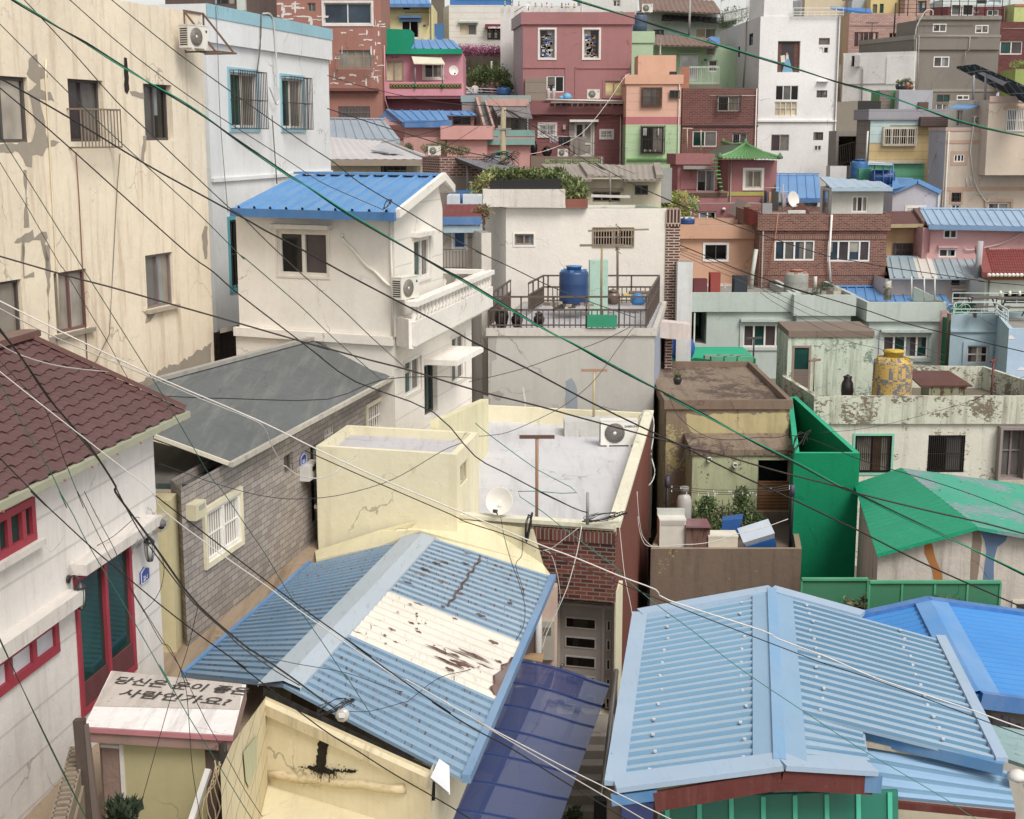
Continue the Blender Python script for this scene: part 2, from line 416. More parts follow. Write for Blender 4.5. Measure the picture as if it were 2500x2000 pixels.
def sheet(par,a,b,c,d,mat,pitch=.25,rh=.03,prof='trap',th=.02,name='roof',thick=.06,ribm=None):
    """ribbed sheet: a,b along the eave, d,c along the ridge; ribs run a->d"""
    a,b,c,d=map(V3,(a,b,c,d));W=((b-a).length+(c-d).length)/2;n=max(2,round(W/pitch))
    nrm=(b-a).cross(d-a).normalized()
    if nrm.z<0:nrm=-nrm
    st=[]
    for i in range(n):
        if prof=='trap':st+=[(i,0),(i+.36,0),(i+.58,1),(i+.92,1)]
        elif prof=='seam':st+=[(i,0),(i+.40,0),(i+.45,1),(i+.55,1),(i+.6,0)]
        else:st+=[(i,0),(i+.25,.5),(i+.5,1),(i+.75,.5)]
    st.append((n,0))
    mb=MB(mat);vs=[];fs=[]
    for u,h in st:
        t=u/n;p,q=lerp(a,b,t),lerp(d,c,t);vs+=[p+nrm*h*rh,q+nrm*h*rh]
    for i in range(len(st)-1):
        m=ribm if(ribm and st[i][1]!=st[i+1][1])else mat  # rib flanks take their own darker colour, shade painted in
        mb.face([vs[2*i],vs[2*i+2],vs[2*i+3],vs[2*i+1]],m)
    dn=nrm*-thick
    mb.face([d+dn,c+dn,b+dn,a+dn],mat)
    for p,q in((b,a),(a,d),(c,b),(d,c)):mb.face([p,q,q+dn,p+dn],mat)
    return mb.build(name,par)
def tiles(par,a,b,c,d,mat,nu=20,nv=12,amp=.03,step=.03,name='roof',jag=True):
    a,b,c,d=map(V3,(a,b,c,d));nrm=(b-a).cross(d-a).normalized()
    if nrm.z<0:nrm=-nrm
    mb=MB(mat);ku=6;prof=[0,.1,.55,1,.9,.3]
    for j in range(nv):
        vs=[];fs=[]
        for jj,dz in((j,step),(j+1,0.0)):
            for i in range(nu*ku+1):
                t,s_=i/(nu*ku),jj/nv
                if jj==j:s_-=.22/nv*(1 if(i//ku+j)%2 and jag else 0)
                p=lerp(lerp(a,b,t),lerp(d,c,t),s_)+nrm*(prof[i%ku]*amp+dz);vs.append(p)
        W=nu*ku+1
        low=[v-nrm*(step+.01)for v in vs[:W]]
        fs=[(i,i+1,W+i+1,W+i)for i in range(W-1)];mb.mesh(vs,fs,mat)
        mb.mesh(low+vs[:W],[(i,i+1,W+i+1,W+i)for i in range(W-1)],mat)
    return mb.build(name,par)
def beam(par,p,q,w,h,mat,name='fascia'):return MB(mat).bar(p,q,w,h,mat).build(name,par)
def slab(par,pts,th,mat,name='roof',low=None):
    mb=MB(mat);P=[V3(p)for p in pts];D=V3((0,0,-th));n=len(P)
    mb.face(P,mat);mb.face([p+D for p in reversed(P)],low or mat)
    for i in range(n):mb.face([P[i]+D,P[(i+1)%n]+D,P[(i+1)%n],P[i]],low or mat)
    return mb.build(name,par)
def leaves(par_or_none,blobs,mat,count,size,name='foliage',mat2=None,upb=.3):
    mb=MB(mat)
    for _ in range(count):
        c,r=random.choice(blobs);c=V3(c);r=V3(r)
        th,ph=random.uniform(0,6.283),math.acos(random.uniform(-1,1));k=random.random()**.4
        p=c+V3((r.x*k*math.sin(ph)*math.cos(th),r.y*k*math.sin(ph)*math.sin(th),r.z*k*math.cos(ph)))
        d=V3((random.gauss(0,1),random.gauss(0,1),random.gauss(0,1)+upb)).normalized();e=d.cross(V3((random.gauss(0,1),random.gauss(0,1),random.gauss(0,1)))).normalized()
        s=size*random.uniform(.4,1.6);m=mat2 if(mat2 and random.random()<.4)else mat
        mb.face([p-e*s*.3,p+d*s*.5-e*s*.05,p+d*s,p+e*s*.3+d*s*.4],m)
    return mb
def text_mesh(txt,size,name='lettering',bold=0.0):
    cu=bpy.data.curves.new(name,'FONT');cu.body=txt;cu.size=size;cu.align_x='CENTER';cu.align_y='CENTER';cu.offset=bold;cu.resolution_u=3;cu.space_line=1.05
    o=bpy.data.objects.new(name,cu);COL.objects.link(o);dg=bpy.context.evaluated_depsgraph_get();me=bpy.data.meshes.new_from_object(o.evaluated_get(dg));bpy.data.objects.remove(o)
    return me
def lettering(par,txt,size,org,ax,ay,mat,bold=0.0,name='lettering',fit=None):
    """flat painted text; org is its centre, ax/ay the writing and up directions"""
    me=text_mesh(txt,size,name,bold);ax=V3(ax).normalized();ay=V3(ay).normalized();base=ORG[par.name]
    xs=[v.co.x for v in me.vertices];kx=fit/(max(xs)-min(xs))if fit else 1;x0=(max(xs)+min(xs))/2 if fit else 0
    for v in me.vertices:v.co=V3(org)+ax*(v.co.x-x0)*kx+ay*v.co.y-base
    me.materials.clear();me.materials.append(mat)
    o=bpy.data.objects.new(name,me);COL.objects.link(o);o.parent=par;ORG[o.name]=base;return o
def spline(P,n=8):
    P=[V3(p)for p in P];Q=[]
    for i in range(len(P)-1):
        p0,p1,p2,p3=P[max(i-1,0)],P[i],P[i+1],P[min(i+2,len(P)-1)]
        for k in range(n):
            t=k/n;Q.append(.5*((2*p1)+(p2-p0)*t+(2*p0-5*p1+4*p2-p3)*t*t+(3*p1-p0-3*p2+p3)*t**3))
    return Q+[P[-1]]
def wp(x,y):return('w',x,y)
cr('S')
m_cream=M('ecdcc0','plaster',dirt=.7,dcol='b08c66',peel=.1,pcol='9a8b78',ps=.5,bump=.8)
m_patch=M('9c9080','plaster',dirt=.4)
H1=House('apartment_block','cream apartment block with grey cement repair patches and rust streaks',[(-132,27),(490,36)],2.9,-14,m_cream,dep=8,par=.3,capm=m_patch)
w=H1.w[0]
cr('A1')
fr='4a4340'
w.win(-150,500,190,940,f=fr,g='gr',g2='cu',d=.16,fw=.07)
w.win(455,525,685,932,f=fr,n=2,g='pu',g2='gr',d=.2,rail=(.52,12,'7d6a58',.32))
w.win(950,556,1135,924,f=fr,n=2,g='gr',g2='dk',d=.22)
cr('B1')
w.win(-150,240,152,655,f=fr,g='gr',g2='cu',d=.16)
w.win(362,165,578,563,f='6b4a48',n=2,g='cu',g2='gr',d=.14,sill='8f8374')
w.win(962,52,1140,404,f='7a6a66',n=2,g='gr',g2='cu',d=.14,sill='a89a86')
cr('A1')
for pts in([(205,370),(245,360),(258,440),(300,450),(315,500),(262,520),(270,590),(330,610),(360,670),(290,650),(262,655),(290,760),(300,880),(322,925),(405,940),(310,975),(285,1020),(215,1020),(215,1100),(170,1100),(125,1000),(0,1000),(0,950),(130,940),(215,935),(238,820),(215,700),(185,600),(240,560),(178,480),(185,440)],
            [(155,1110),(175,1110),(178,1300),(190,1500),(160,1500),(165,1300)],[(165,1545),(215,1515),(230,1570),(270,1525),(310,1530),(318,1570),(290,1600),(320,1700),(325,1780),(305,1780),(285,1640),(262,1585),(165,1590),(165,1720),(140,1720),(145,1590),(95,1592)],
            [(850,600),(945,610),(948,655),(870,630)],[(965,900),(945,1060),(930,1060),(945,900)],[(1345,1480),(1365,1500),(1365,1700),(1345,1700),(1330,1560)]):
    w.patch(pts,m_patch,jit=.03)
w.patch([(818,375),(838,385),(852,590),(840,615),(820,600)],M('2a2019','plaster'),jit=.02,out=.009)
cr('B1')
w.patch([(150,0),(165,0),(160,200),(225,165),(228,200),(165,215),(150,200)],m_patch,jit=.02)
w.patch([(290,0),(325,0),(340,150),(320,350),(330,600),(380,600),(385,650),(340,655),(320,600),(312,300),(300,140)],m_patch,jit=.03)
w.patch([(935,430),(1150,402),(1155,412),(1020,445),(990,500),(955,510),(965,460)],m_patch,jit=.02)
w.patch([(1000,850),(1100,800),(1200,760),(1385,640),(1395,790),(1150,900),(1000,960),(900,900)],m_patch,jit=.06)
cr('A1')
for pts,r,c in(([(303,390),(300,500),(318,800),(340,1200),(370,1700),(392,2150)],.022,'d9c9a6'),([(500,1000),(520,1300),(545,1800),(580,2500)],.012,'7a4a3a'),([(790,1010),(770,1250),(745,1730),(720,2200),(620,2400)],.009,'6a625a')):
    MB(M(c,'plain')).tube([w.on(x,y,.03)for x,y in pts],r).build('pipe',H1.root)
def ac_proto(name,label,body,grille,fan,logo=None,wd=.8,ht=.56,side_dark=False):
    t=T(name,label,'AC unit');bm_=M(body,'plain',rough=.45)
    mb=MB(bm_);mb.box((0,0,ht/2+.04),(wd,.3,ht));mb.box((0,0,ht+.047),(wd+.02,.32,.025));mb.box((-wd*.3,0,.02),(.06,.32,.04));mb.box((wd*.3,0,.02),(.06,.32,.04));mb.build('casing',t)
    g=MB(M(fan,'plain'));g.lathe((-wd*.12,-.151,ht/2+.04),[(ht*.40,0),(ht*.40,.012)],M(fan,'plain'),28,(0,-1,0));gr=g.build('fan_grille',t)
    for rr in(.40,.33,.26,.19,.12):
        pass
    r=MB(M(grille,'plain'))
    for rr in(.40,.34,.28,.22,.16,.10):r.tube([(-wd*.12+ht*rr*math.cos(a*math.pi/12),-.168,ht/2+.04+ht*rr*math.sin(a*math.pi/12))for a in range(25)],.005,n=4,cap=False)
    for a in range(16):c,s_=math.cos(a*math.pi/8),math.sin(a*math.pi/8);r.tube([(-wd*.12+ht*.07*c,-.168,ht/2+.04+ht*.07*s_),(-wd*.12+ht*.4*c,-.168,ht/2+.04+ht*.4*s_)],.004,n=4)
    r.lathe((-wd*.12,-.165,ht/2+.04),[(ht*.07,0),(ht*.07,.012)],bm_,14,(0,-1,0));r.build('guard',t)
    v=MB(M('3a3530','plain'))
    for k in range(8):v.box((-wd/2-.003,0,.1+ht*.1*k+.02),(.008,.24,ht*.055))
    v.build('side_vent',t)
    if logo:lettering(t,logo[0],logo[1],(wd*.34,-.153,ht*.82),(1,0,0),(0,0,1),M(logo[2],'plain'),.002,'logo')
    else:MB(M('3d4a7a','plain')).lathe((wd*.38,-.151,ht*.84),[(.035,0),(.035,.006)],None,12,(0,-1,0)).build('badge',t)
    return t
AC=ac_proto('outdoor_unit','x','d9d4c8','8d867b','8a847a')
cr('A1')
fw_=w.t
p=w.on(1280,330,.42)
yaw_r=math.atan2(w.t.y,w.t.x)
inst(AC,p-V3((0,0,.0)),math.radians(62),'white outdoor unit on a rusty bracket high on the cream block','outdoor units of the air conditioners',.92)
br=MB(M('6b4f3d','plain'));z0b=p.z-.02
P_=lambda du,out,dz:V3((w.on(1280,330).x,w.on(1280,330).y,0))+w.t*du+w.n*out+V3((0,0,z0b+dz))
for du in(-.45,.5):
    br.bar(P_(du,0,0),P_(du,.85,0),.04);br.bar(P_(du,0,.95),P_(du,.8,0),.04);br.bar(P_(du,0,0),P_(du,0,.95),.04)
br.bar(P_(-.45,.85,0),P_(.5,.85,0),.04);br.bar(P_(-.45,0,.95),P_(.5,0,.95),.05);br.bar(P_(-.45,.4,0),P_(.5,.4,0),.05)
br.thing('steel_bracket','rusty brown steel bracket holding the unit on the cream block','bracket')
m_pw=M('dadcdd','plaster',dirt=.12,dcol='a5a39d',bump=.5)
H2=House('house','tall pale white house with a sky blue stripe along its parapet',[(1345,38),(2156,47)],3.3,-12,m_pw,dep=7,par=.4,band=(.95,.1,m_pw))
w=H2.w[0]
bw=H2.bw[0];mb=MB(M('8fbccb','plaster',dirt=.1));bw.boxw(mb,.0,bw.L+.02,2.97,3.306,-.02,.02,None);mb.build('parapet_stripe',H2.root)
tc='8fbccb'
w.win(1512,482,1690,838,f='dcd6cc',n=2,g='te',g2='cu',bars=(16,'3a2c2a',.3,.02),trim=(.13,tc))
w.win(1852,520,1992,842,f='dcd6cc',n=2,g='te',g2='cu',bars=(15,'3a2c2a',.3,.02),trim=(.13,tc))
w.win(1512,1440,1640,1890,f='4fa0a8',n=1,g='bk',bars=(6,'2c2623',0),trim=(.1,'4f9aa6'))
w.ledge(zat(1200,38),.1,.07,m_pw)
m_gap_shade=M('4c4038','plaster',dirt=.8,dcol='1c1814',peel=.5,pcol='2a221c')  # dark colour painted on the wall for the shade of the shed gap
cr('B1');w.patch([(1378,590),(1450,560),(1570,560),(1572,730),(1380,790)],m_gap_shade,jit=.03)
slab(H2.root,[w.on(1446,545,.0),w.on(1446,545,1.2),w.on(1570,520,1.2),w.on(1570,520,0)],.12,M('8d8074','conc',dirt=.6),'lean_to_roof')
cr('A1')
for pts,r,c in(([(1718,95),(1712,300),(1690,480)],.022,'5a5650'),([(1730,90),(1790,110),(1812,300),(1825,560),(1830,660),(1815,680),(1772,570)],.025,'c9c6c0'),([(1420,40),(1432,300),(1450,800),(1500,1400)],.01,'77726c'),([(1790,760),(1822,1210)],.018,'6a6a66')):
    MB(M(c,'plain')).tube(spline([w.on(x,y,.14)for x,y in pts],4),r).build('pipe',H2.root)
m_w1=M('e8e1d6','plaster',dirt=.16,dcol='b0a390',bump=.6)
m_w2=M('e8e1d6','lap',lap=.62,dirt=.12,dcol='b0a390',lapd=.25)
cr('S')
H3=House('house','white house with bright blue metal roof and a balustraded balcony',[(575,35.8),(962,34),(1151,40.6)],-4.75,-9,m_w2,par=0,cap=True,roofm=m_w1)
H3.w[0].mat=m_w1
root=H3.root
zt=-1.88;A,B,C=PX(575,35.8,zt),PX(962,34,zt),PX(1080,37.9,zt)
class Sub:pass
def addwalls(h,P,z0,z1,mats):
    ws=[]
    for i in range(len(P)):
        q=Wall(h,P[i],P[(i+1)%len(P)],z0,z1,mats[i]if isinstance(mats,list)else mats);ws.append(q);h.w.append(q)
    return ws
D4=A+(C-B)
uw=addwalls(H3,[A,B,C,D4],-4.745,zt,[m_w1,m_w2,m_w1,m_w1])
cr('B2')
uw[0].win(385,535,790,897,f='ddd4c6',n=2,g='dk',g2='pu',d=.12,fw=.09,trim=(.05,'d8cfc0',.02),hood='dfd7cc')
uw[1].win(1465,590,1600,920,f='e6e0d6',n=2,g='te',g2='gr',d=.1,fw=.08,trim=(.06,'e2dbd0',.03),hood='e2dbd0')
H3.w[0].ledge(-4.95,.22,.1,m_w1)
rid_c=at(1690,124,37.3);rid_d=at(545,92,39.0);ev_b=atz(1322,398,-1.78);ev_a=atz(14,362,-1.78)
up=V3((0,0,.02))
rid_c.z=rid_d.z=max(rid_c.z,rid_d.z)
m_blue=M('5189c0','metal',dirt=.2,dcol='6f7f90',fade=.45,fcol='86a9cc')
sheet(root,ev_a+up,ev_b+up,rid_c+up,rid_d+up,m_blue,pitch=.46,rh=.07,prof='seam',thick=.12)
m_blue2=M('2b68a6','metal',dirt=.25,fade=.15)
beam(root,ev_a+V3((0,-.04,-.07)),ev_b+V3((0,-.04,-.07)),.1,.2,m_blue2,'gutter')
beam(root,rid_d+V3((0,0,.07)),rid_c+V3((0,0,.07)),.42,.06,m_blue,'ridge_cap')
rear=at(1770,200,38.9)
z_=lambda p,z:V3((p.x,p.y,z))
H3.poly([z_(B,zt),z_(C,zt),z_(C,rid_c.z-.15)+V3((-.1,-.3,0)),],m_w2)
H3.poly([z_(A,zt),z_(D4,zt),z_(D4,rid_d.z-.1)],m_w1)
slab(root,[rid_c+up,rear+up,rear+V3((-4.2,2.4,0)),rid_d+up],.12,m_w1,'rear_roof')
beam(root,ev_b+V3((.06,.0,.0)),rid_c+V3((.06,0,.02)),.1,.2,m_w1,'verge')
beam(root,rid_c+V3((.06,0,.02)),rear+V3((.06,0,.0)),.1,.2,m_w1,'verge')
b0,b1=at(1452,1120,33.5),atz(2075,862,at(1452,1120,33.5).z)
zr=b0.z;zf=zr-.95
b2=V3((b1.x-1.9,b1.y+.35,0));inn0=V3((b0.x-.35,b0.y+.6,0))
m_b=M('eae4da','plaster',dirt=.25,dcol='a89c8c');m_rough=M('e6e0d6','plaster',dirt=.2,bump=1.6,dcol='b5ab9c')
def baluster_rail(par,p,q,zt_,zb_,n,name='balustrade'):
    mb=MB(m_b);p,q=V3(p),V3(q);mb.bar(z_(p,zt_),z_(q,zt_),.3,.12)
    for i in range(n):
        c=lerp(p,q,(i+.5)/n);h=zt_-zb_-.06
        mb.lathe(z_(c,zb_),[(.07,0),(.045,h*.12),(.085,h*.35),(.04,h*.62),(.05,h*.8),(.075,h)],m_b,10)
    return mb.build(name,par)
baluster_rail(root,b0,b1,zr,zr-.42,24);baluster_rail(root,b1,b2,zr,zr-.42,5)
for p,q in((b0,b1),(b1,b2)):MB(m_rough).bar(z_(p,(zr-.42+zf-.05)/2),z_(q,(zr-.42+zf-.05)/2),.2,.58).build('balcony_wall',root)
sl=[z_(inn0,zf),z_(b0,zf),z_(b1,zf),z_(b2,zf),z_(V3((H3.P[2].x-1.0,H3.P[2].y,0)),zf)]
slab(root,sl,.14,m_b,'balcony_floor')
MB(m_rough).bar(z_(inn0,(zr-.42+zf-.05)/2)+V3((0,-.0,0)),z_(b0,(zr-.42+zf-.05)/2),.16,.7).build('balcony_wall',root)
w=H3.w[1]
cr('B2')
w.win(1395,1555,1530,1830,f='e6e0d6',n=2,g='te',g2='gr',d=.12,trim=(.05,'dcd4c8',.02))
w.win(1555,1590,1660,2000,f='4a4744',n=2,g='te',d=.2,name='door')
w.win(1770,1370,1880,1735,f='ddd6ca',n=2,g='te',g2='pu',d=.12,trim=(.06,'dcd4c8',.02))
pa=w.on(1548,1560,0);pb_=w.on(1772,1465,0);pb_.z=pa.z
slab(root,[z_(pa,pa.z),pa+w.n*.9,pb_+w.n*.9,pb_],.14,m_b,'door_canopy')
cr('B2')
inst(AC,uw[1].on(1405,1085,.25),math.radians(60),'white outdoor unit on the corner of the balustraded balcony','outdoor units of the air conditioners',.92)
MB(M('e2dccf','plain')).tube(spline([uw[0].on(x,y,.03)for x,y in((900,558),(912,610),(1000,700),(1090,810),(1160,860),(1250,950),(1316,990))],4),.035).build('hose',root)
MB(M('d6cfc3','plain')).tube([uw[0].on(x,y,.05)for x,y in((1282,450),(1296,900),(1304,1400))],.03).build('drainpipe',root)
cr('S')
m_tile=M('a0968e','brick',bw=.3,bh=.115,ms=.0055,mor='625850',c2='918780',s=1,dirt=.35,bias=0,bump=.9)
H4=House('low_house','long low house with grey block tile walls and dark felt roof beside the lane',[(416,23.9),(441,23.3),(981,36)],-5.8,-9.2,m_tile,par=0,cap=False)
w=H4.w[1];root=H4.root
m_felt=M('585c5c','conc',dirt=.6,dcol='8a8a84',bump=.5);m_felt2=M('31474a','conc',dirt=.3,dcol='8a8a84')
A,B,C,E,G=atz(560,1131,-5.72),atz(998,898,-5.72),at(792,821,35.4),at(383,928,28.8),atz(230,1012,-4.95)
C.z=E.z=-4.93
G2=atz(378,1064,-5.2)
slab(root,[A,B,C,E,G,G2],.07,m_felt,'roof')
beam(root,A+V3((.03,-.03,-.02)),B+V3((.03,-.03,-.02)),.08,.09,M('b5aea0','conc',dirt=.6),'fascia')
beam(root,G2+V3((0,-.03,0)),A+V3((0,-.03,0)),.07,.07,M('d0c7b2','conc',dirt=.5),'fascia')
beam(root,C+V3((0,0,.02)),B+V3((0,0,.02)),.1,.1,M('a8a49a','conc'),'verge')
beam(root,E+V3((0,0,.04)),C+V3((0,0,.04)),.16,.08,M('97948c','conc',dirt=.5),'ridge_cap')
slab(root,[atz(365,1075,-5.98),atz(545,1124,-5.98),atz(462,1182,-5.98),atz(372,1180,-5.98)],.1,M('56524c','conc',dirt=.5,dcol='8a8378'),'porch_roof',low=m_felt2)
H4.poly([z_(H4.P[3],-5.8),z_(H4.P[2],-5.8),z_(C,-5.0)],m_tile)
mb=MB(M('c9bc8c','plaster',dirt=.4,dcol='8a7a5a'));mb.box((PX(396,23.2,-7).x,23.3,-7.5),(.42,.5,3.1));mb.build('gate_pillar',root)
cr('C4')
w.win(310,388,570,765,f='e4e0d8',n=2,g='dk',g2='br',bars=(15,'e6e2da',0,.024),trim=(.1,'d9cfae',.05),d=.06)
w.win(905,25,972,165,f='5a504a',n=2,g='gr',g2='dk')
w.win(1108,-40,1152,545,f='35302c',n=1,g='bk',name='door',plate=(.5,'2f2b28'))
cr('V')
w.win(773,848,812,905,f='ddd6c8',n=2,g='cu',bars=(9,'e0dad0',0),trim=(.1,'d0c6a8',.04))
w.win(683,901,703,933,f='ddd6c8',n=2,g='cu',bars=(5,'e0dad0',0))
cr('C4')
def wallbox(w,x0,y0,x1,y1,col,dep,name,label,cat,group=None,extra=None):
    xm,ym=(x0+x1)/2,(y0+y1)/2;u0,u1=w.uz(x0,ym)[0],w.uz(x1,ym)[0];z1,z0=w.uz(xm,y0)[1],w.uz(xm,y1)[1]
    t=T(name,label,cat,w.p((u0+u1)/2,z0,0),group);mb=MB(M(col,'plain',rough=.5));w.boxw(mb,u0,u1,z0,z1,.0,dep,None);mb.build('case',t)
    f=MB(M('8f9188' if extra is None else extra,'glass'));du,dz=(u1-u0),(z1-z0);w.boxw(f,u0+du*.3,u1-du*.15,z0+dz*.55,z1-dz*.15,dep,dep+.008,None);f.build('dial',t)
    return t,(u0,u1,z0,z1)
wallbox(w,165,385,248,505,'c7bf9c',.18,'electric_meter','cream electric meter box left of the barred window on the grey tile wall','meter')
wallbox(w,1022,92,1108,205,'cfcac2',.2,'gas_meter','pale gas meter box below a blue number plate on the grey tile wall','meter',extra='2a2a2c')
def plate(w,x0,y0,x1,y1,txt,label,group='blue house number plates'):
    xm,ym=(x0+x1)/2,(y0+y1)/2;u0,u1=w.uz(x0,ym)[0],w.uz(x1,ym)[0];z1,z0=w.uz(xm,y0)[1],w.uz(xm,y1)[1];um=(u0+u1)/2;zs=z1-(z1-z0)*.22
    t=T('number_plate',label,'number plate',w.p(um,z0,0),group);mb=MB(M('2f4796','plain',rough=.4));F_=[(u0,z0),(u1,z0),(u1,zs),(um,z1),(u0,zs)]
    mb.face([w.p(a,b,.03)for a,b in F_])
    for k in range(5):a,b=F_[k],F_[(k+1)%5];mb.face([w.p(*a,0),w.p(*b,0),w.p(*b,.03),w.p(*a,.03)])
    mb.build('panel',t)
    if txt:lettering(t,txt,(z1-z0)*.42,w.p(um,z0+(z1-z0)*.27,.034),w.t,(0,0,1),M('e8e8ee','plain'),.004)
    o=MB(M('c9cbe0','plain'));
    for a,b in(((u0,z0),(u1,z0)),((u1,z0),(u1,zs)),((u1,zs),(um,z1)),((um,z1),(u0,zs)),((u0,zs),(u0,z0))):o.bar(w.p(*a,.032),w.p(*b,.032),.012,.01)
    o.build('border',t)
plate(w,1020,25,1062,100,'22-3','small blue number plate above the gas meter on the grey tile wall')
m_w3=M('dcd6d0','lap',lap=.62,dirt=.4,dcol='9a8c7e',lapd=.3,bump=.7)
X5=-5.63
H5=House('house','white house with crimson doors and windows under a brown tiled roof',[wp(X5-.151*9,13),wp(X5,22)],-4.4,-9.4,m_w3,dep=6,par=0,cap=False)
w=H5.w[0];root=H5.root
cr('S')
e_b=atz(447,1002,-4.35);e_a=e_b+V3((-.17*10.5,-10.5,0));r_c=at(70,822,21.5);r_c.z=-3.0;r_d=r_c+V3((-.15*9,-9,0))
m_btile=M('5a3a38','plain',rough=.38)
tiles(root,e_a,e_b,r_c,r_d,m_btile,nu=42,nv=13,amp=.024,step=.024)
slab(root,[e_b+V3((-4.6,.4,0)),e_b,r_c,r_c+V3((-3,0,0))],.05,m_btile,'rear_roof')
m_cap=M('6b4640','plain',rough=.4)
beam(root,r_c+V3((0,0,.04)),e_b+V3((.0,.05,.06)),.26,.07,m_cap,'hip_cap');beam(root,r_c+V3((0,.15,.05)),r_d+V3((0,0,.05)),.3,.1,m_cap,'ridge_cap')
m_gut=M('9a9a80','plain')
beam(root,e_a+V3((.06,0,-.07)),e_b+V3((.06,.05,-.07)),.1,.1,m_gut,'gutter')
for k in range(12):
    p=lerp(e_b,e_a,.03+k*.075)+V3((.06,0,0));MB(M('8a5038','plain')).bar(p+V3((.07,0,-.14)),p+V3((-.12,0,.05)),.03,.012).build('gutter_bracket',root)
slab(root,[lerp(e_a,e_b,0)+V3((0,0,-.08)),e_b+V3((0,0,-.08)),e_b+V3((-.5,0,-.08)),e_a+V3((-.5,0,-.08))],.03,m_w1,'soffit')
cr('C1')
red='a02838'
w.win(-190,160,300,560,f=red,n=4,g='te',g2='te',d=.03,fw=.1,sill='cfc8c0',label='crimson framed upper window')
w.win(-200,1318,512,1668,f=red,n=3,g='wh',d=.03,fw=.12,hood=None,trim=None,label='crimson framed window with frosted panes')
w.win(664,565,1172,1800,f=red,n=2,g='te',d=.04,fw=.1,name='door',plate=(.22,'6a3238'),label='crimson framed double glass door')
mb=MB(M('d0c8c0','plaster',dirt=.7));u0=w.uz(600,640)[0];u1=w.uz(1285,300)[0];zc=w.uz(930,470)[1];w.boxw(mb,u0,u1,zc-.08,zc+.07,0,.26,None);mb.build('door_canopy',root)
mb=MB(M('d0c8c0','plaster',dirt=.7));u0=w.uz(-200,1400)[0];u1=w.uz(600,950)[0];zc=w.uz(300,1125)[1];w.boxw(mb,u0,u1,zc-.1,zc+.1,0,.22,None);mb.build('window_hood',root)
plate(w,1222,662,1295,790,'22-1','blue number plate reading 22-1 beside the crimson door')
def lantern_proto():
    t=T('wall_lantern','x','lantern');k=M('2e2a2c','plain',rough=.4)
    mb=MB(k);mb.lathe((0,0,.12),[(.06,0),(.06,.02)],None,14,(0,-1,0));mb.tube(spline([(0,-.01,.12),(0,-.1,.18),(0,-.18,.12)],5),.012)
    mb.build('arm',t)
    c=MB(k);z=-.30
    c.lathe((0,-.18,z+.30),[(.005,.1),(.03,.08),(.085,.02),(.09,0)]);c.lathe((0,-.18,z-.02),[(.05,0),(.05,.02)])
    for a in range(6):
        q=a*math.pi/3;c.tube([(r*math.cos(q),-.18+r*math.sin(q),z+h)for r,h in((.05,0),(.072,.1),(.076,.2),(.08,.3))],.006,n=4)
    c.build('cage',t);MB(M('9a9d98','glass')).lathe((0,-.18,z),[(.042,0),(.062,.12),(.066,.29)],None,12).build('glass',t)
    MB(M('dad7c8','plain')).lathe((0,-.18,z+.05),[(.02,0),(.025,.1),(.01,.18)],None,8).build('bulb',t)
    return t
LN=lantern_proto();ya=math.atan2(w.t.y,w.t.x)
inst(LN,w.on(1215,440,.01),ya,'black carriage lantern right of the crimson door','black wall lanterns by the crimson door',.95)
inst(LN,w.on(600,840,.01),ya,'black carriage lantern left of the crimson door','black wall lanterns by the crimson door',.95)
wallbox(w,1330,210,1400,335,'a39b84',.16,'electric_meter','grey beige meter box at the corner of the white house above the lane','meter')
p=w.on(1415,300,.25);t=T('security_camera','small grey dome camera beside the meter box at the corner of the white house','camera',p)
MB(M('5a5655','plain')).lathe(p,[(.03,-.02),(.075,.0),(.07,.07),(.03,.1)]).build('housing',t);MB(M('151515','glass')).lathe(p+V3((0,0,-.06)),[(.01,0),(.045,.02),(.05,.05)]).build('lens',t)
cr('S')
m_ye=M('e4dbb8','plaster',dirt=.35,dcol='b09a68',bump=.6);m_flat=M('c6c5c9','conc',dirt=.5,dcol='8f8e8c',bump=.4,rough=.6)
m_redst=M('7c4438','plaster',dirt=.4,dcol='4a2a25',bump=1.2)
H6=House('house','pale yellow flat roofed house with red brick face above a narrow stair',[(773,29.2),(1505,27.6),(1589,39.6)],-7.67,-14,m_ye,par=.45,roofm=m_flat)
H6.w[1].mat=m_redst;root=H6.root
w=H6.w[0]
m_br=M('783a2c','brick',dirt=.3,c2='3e2620',mor='7d7068',bias=-.1,ms=.011,bh=.085,bw=.26)
cr('C5')
cr('S');w.panel(1303,1299,1504,1460,m_br,out=.12,name='brick_facing')
m_sol=M('6d3a2e','brick',dirt=.2,c2='452a23',mor='857a70',bw=.085,bh=.5,ms=.011);w.panel(1303,1291,1504,1318,m_sol,out=.14,name='brick_facing')
cr('C5')
w.holes.append((w.uz(1240,1000)[0],w.uz(1800,1000)[0],-11.75,w.uz(1500,875)[1],.9))
dm='8a817c'
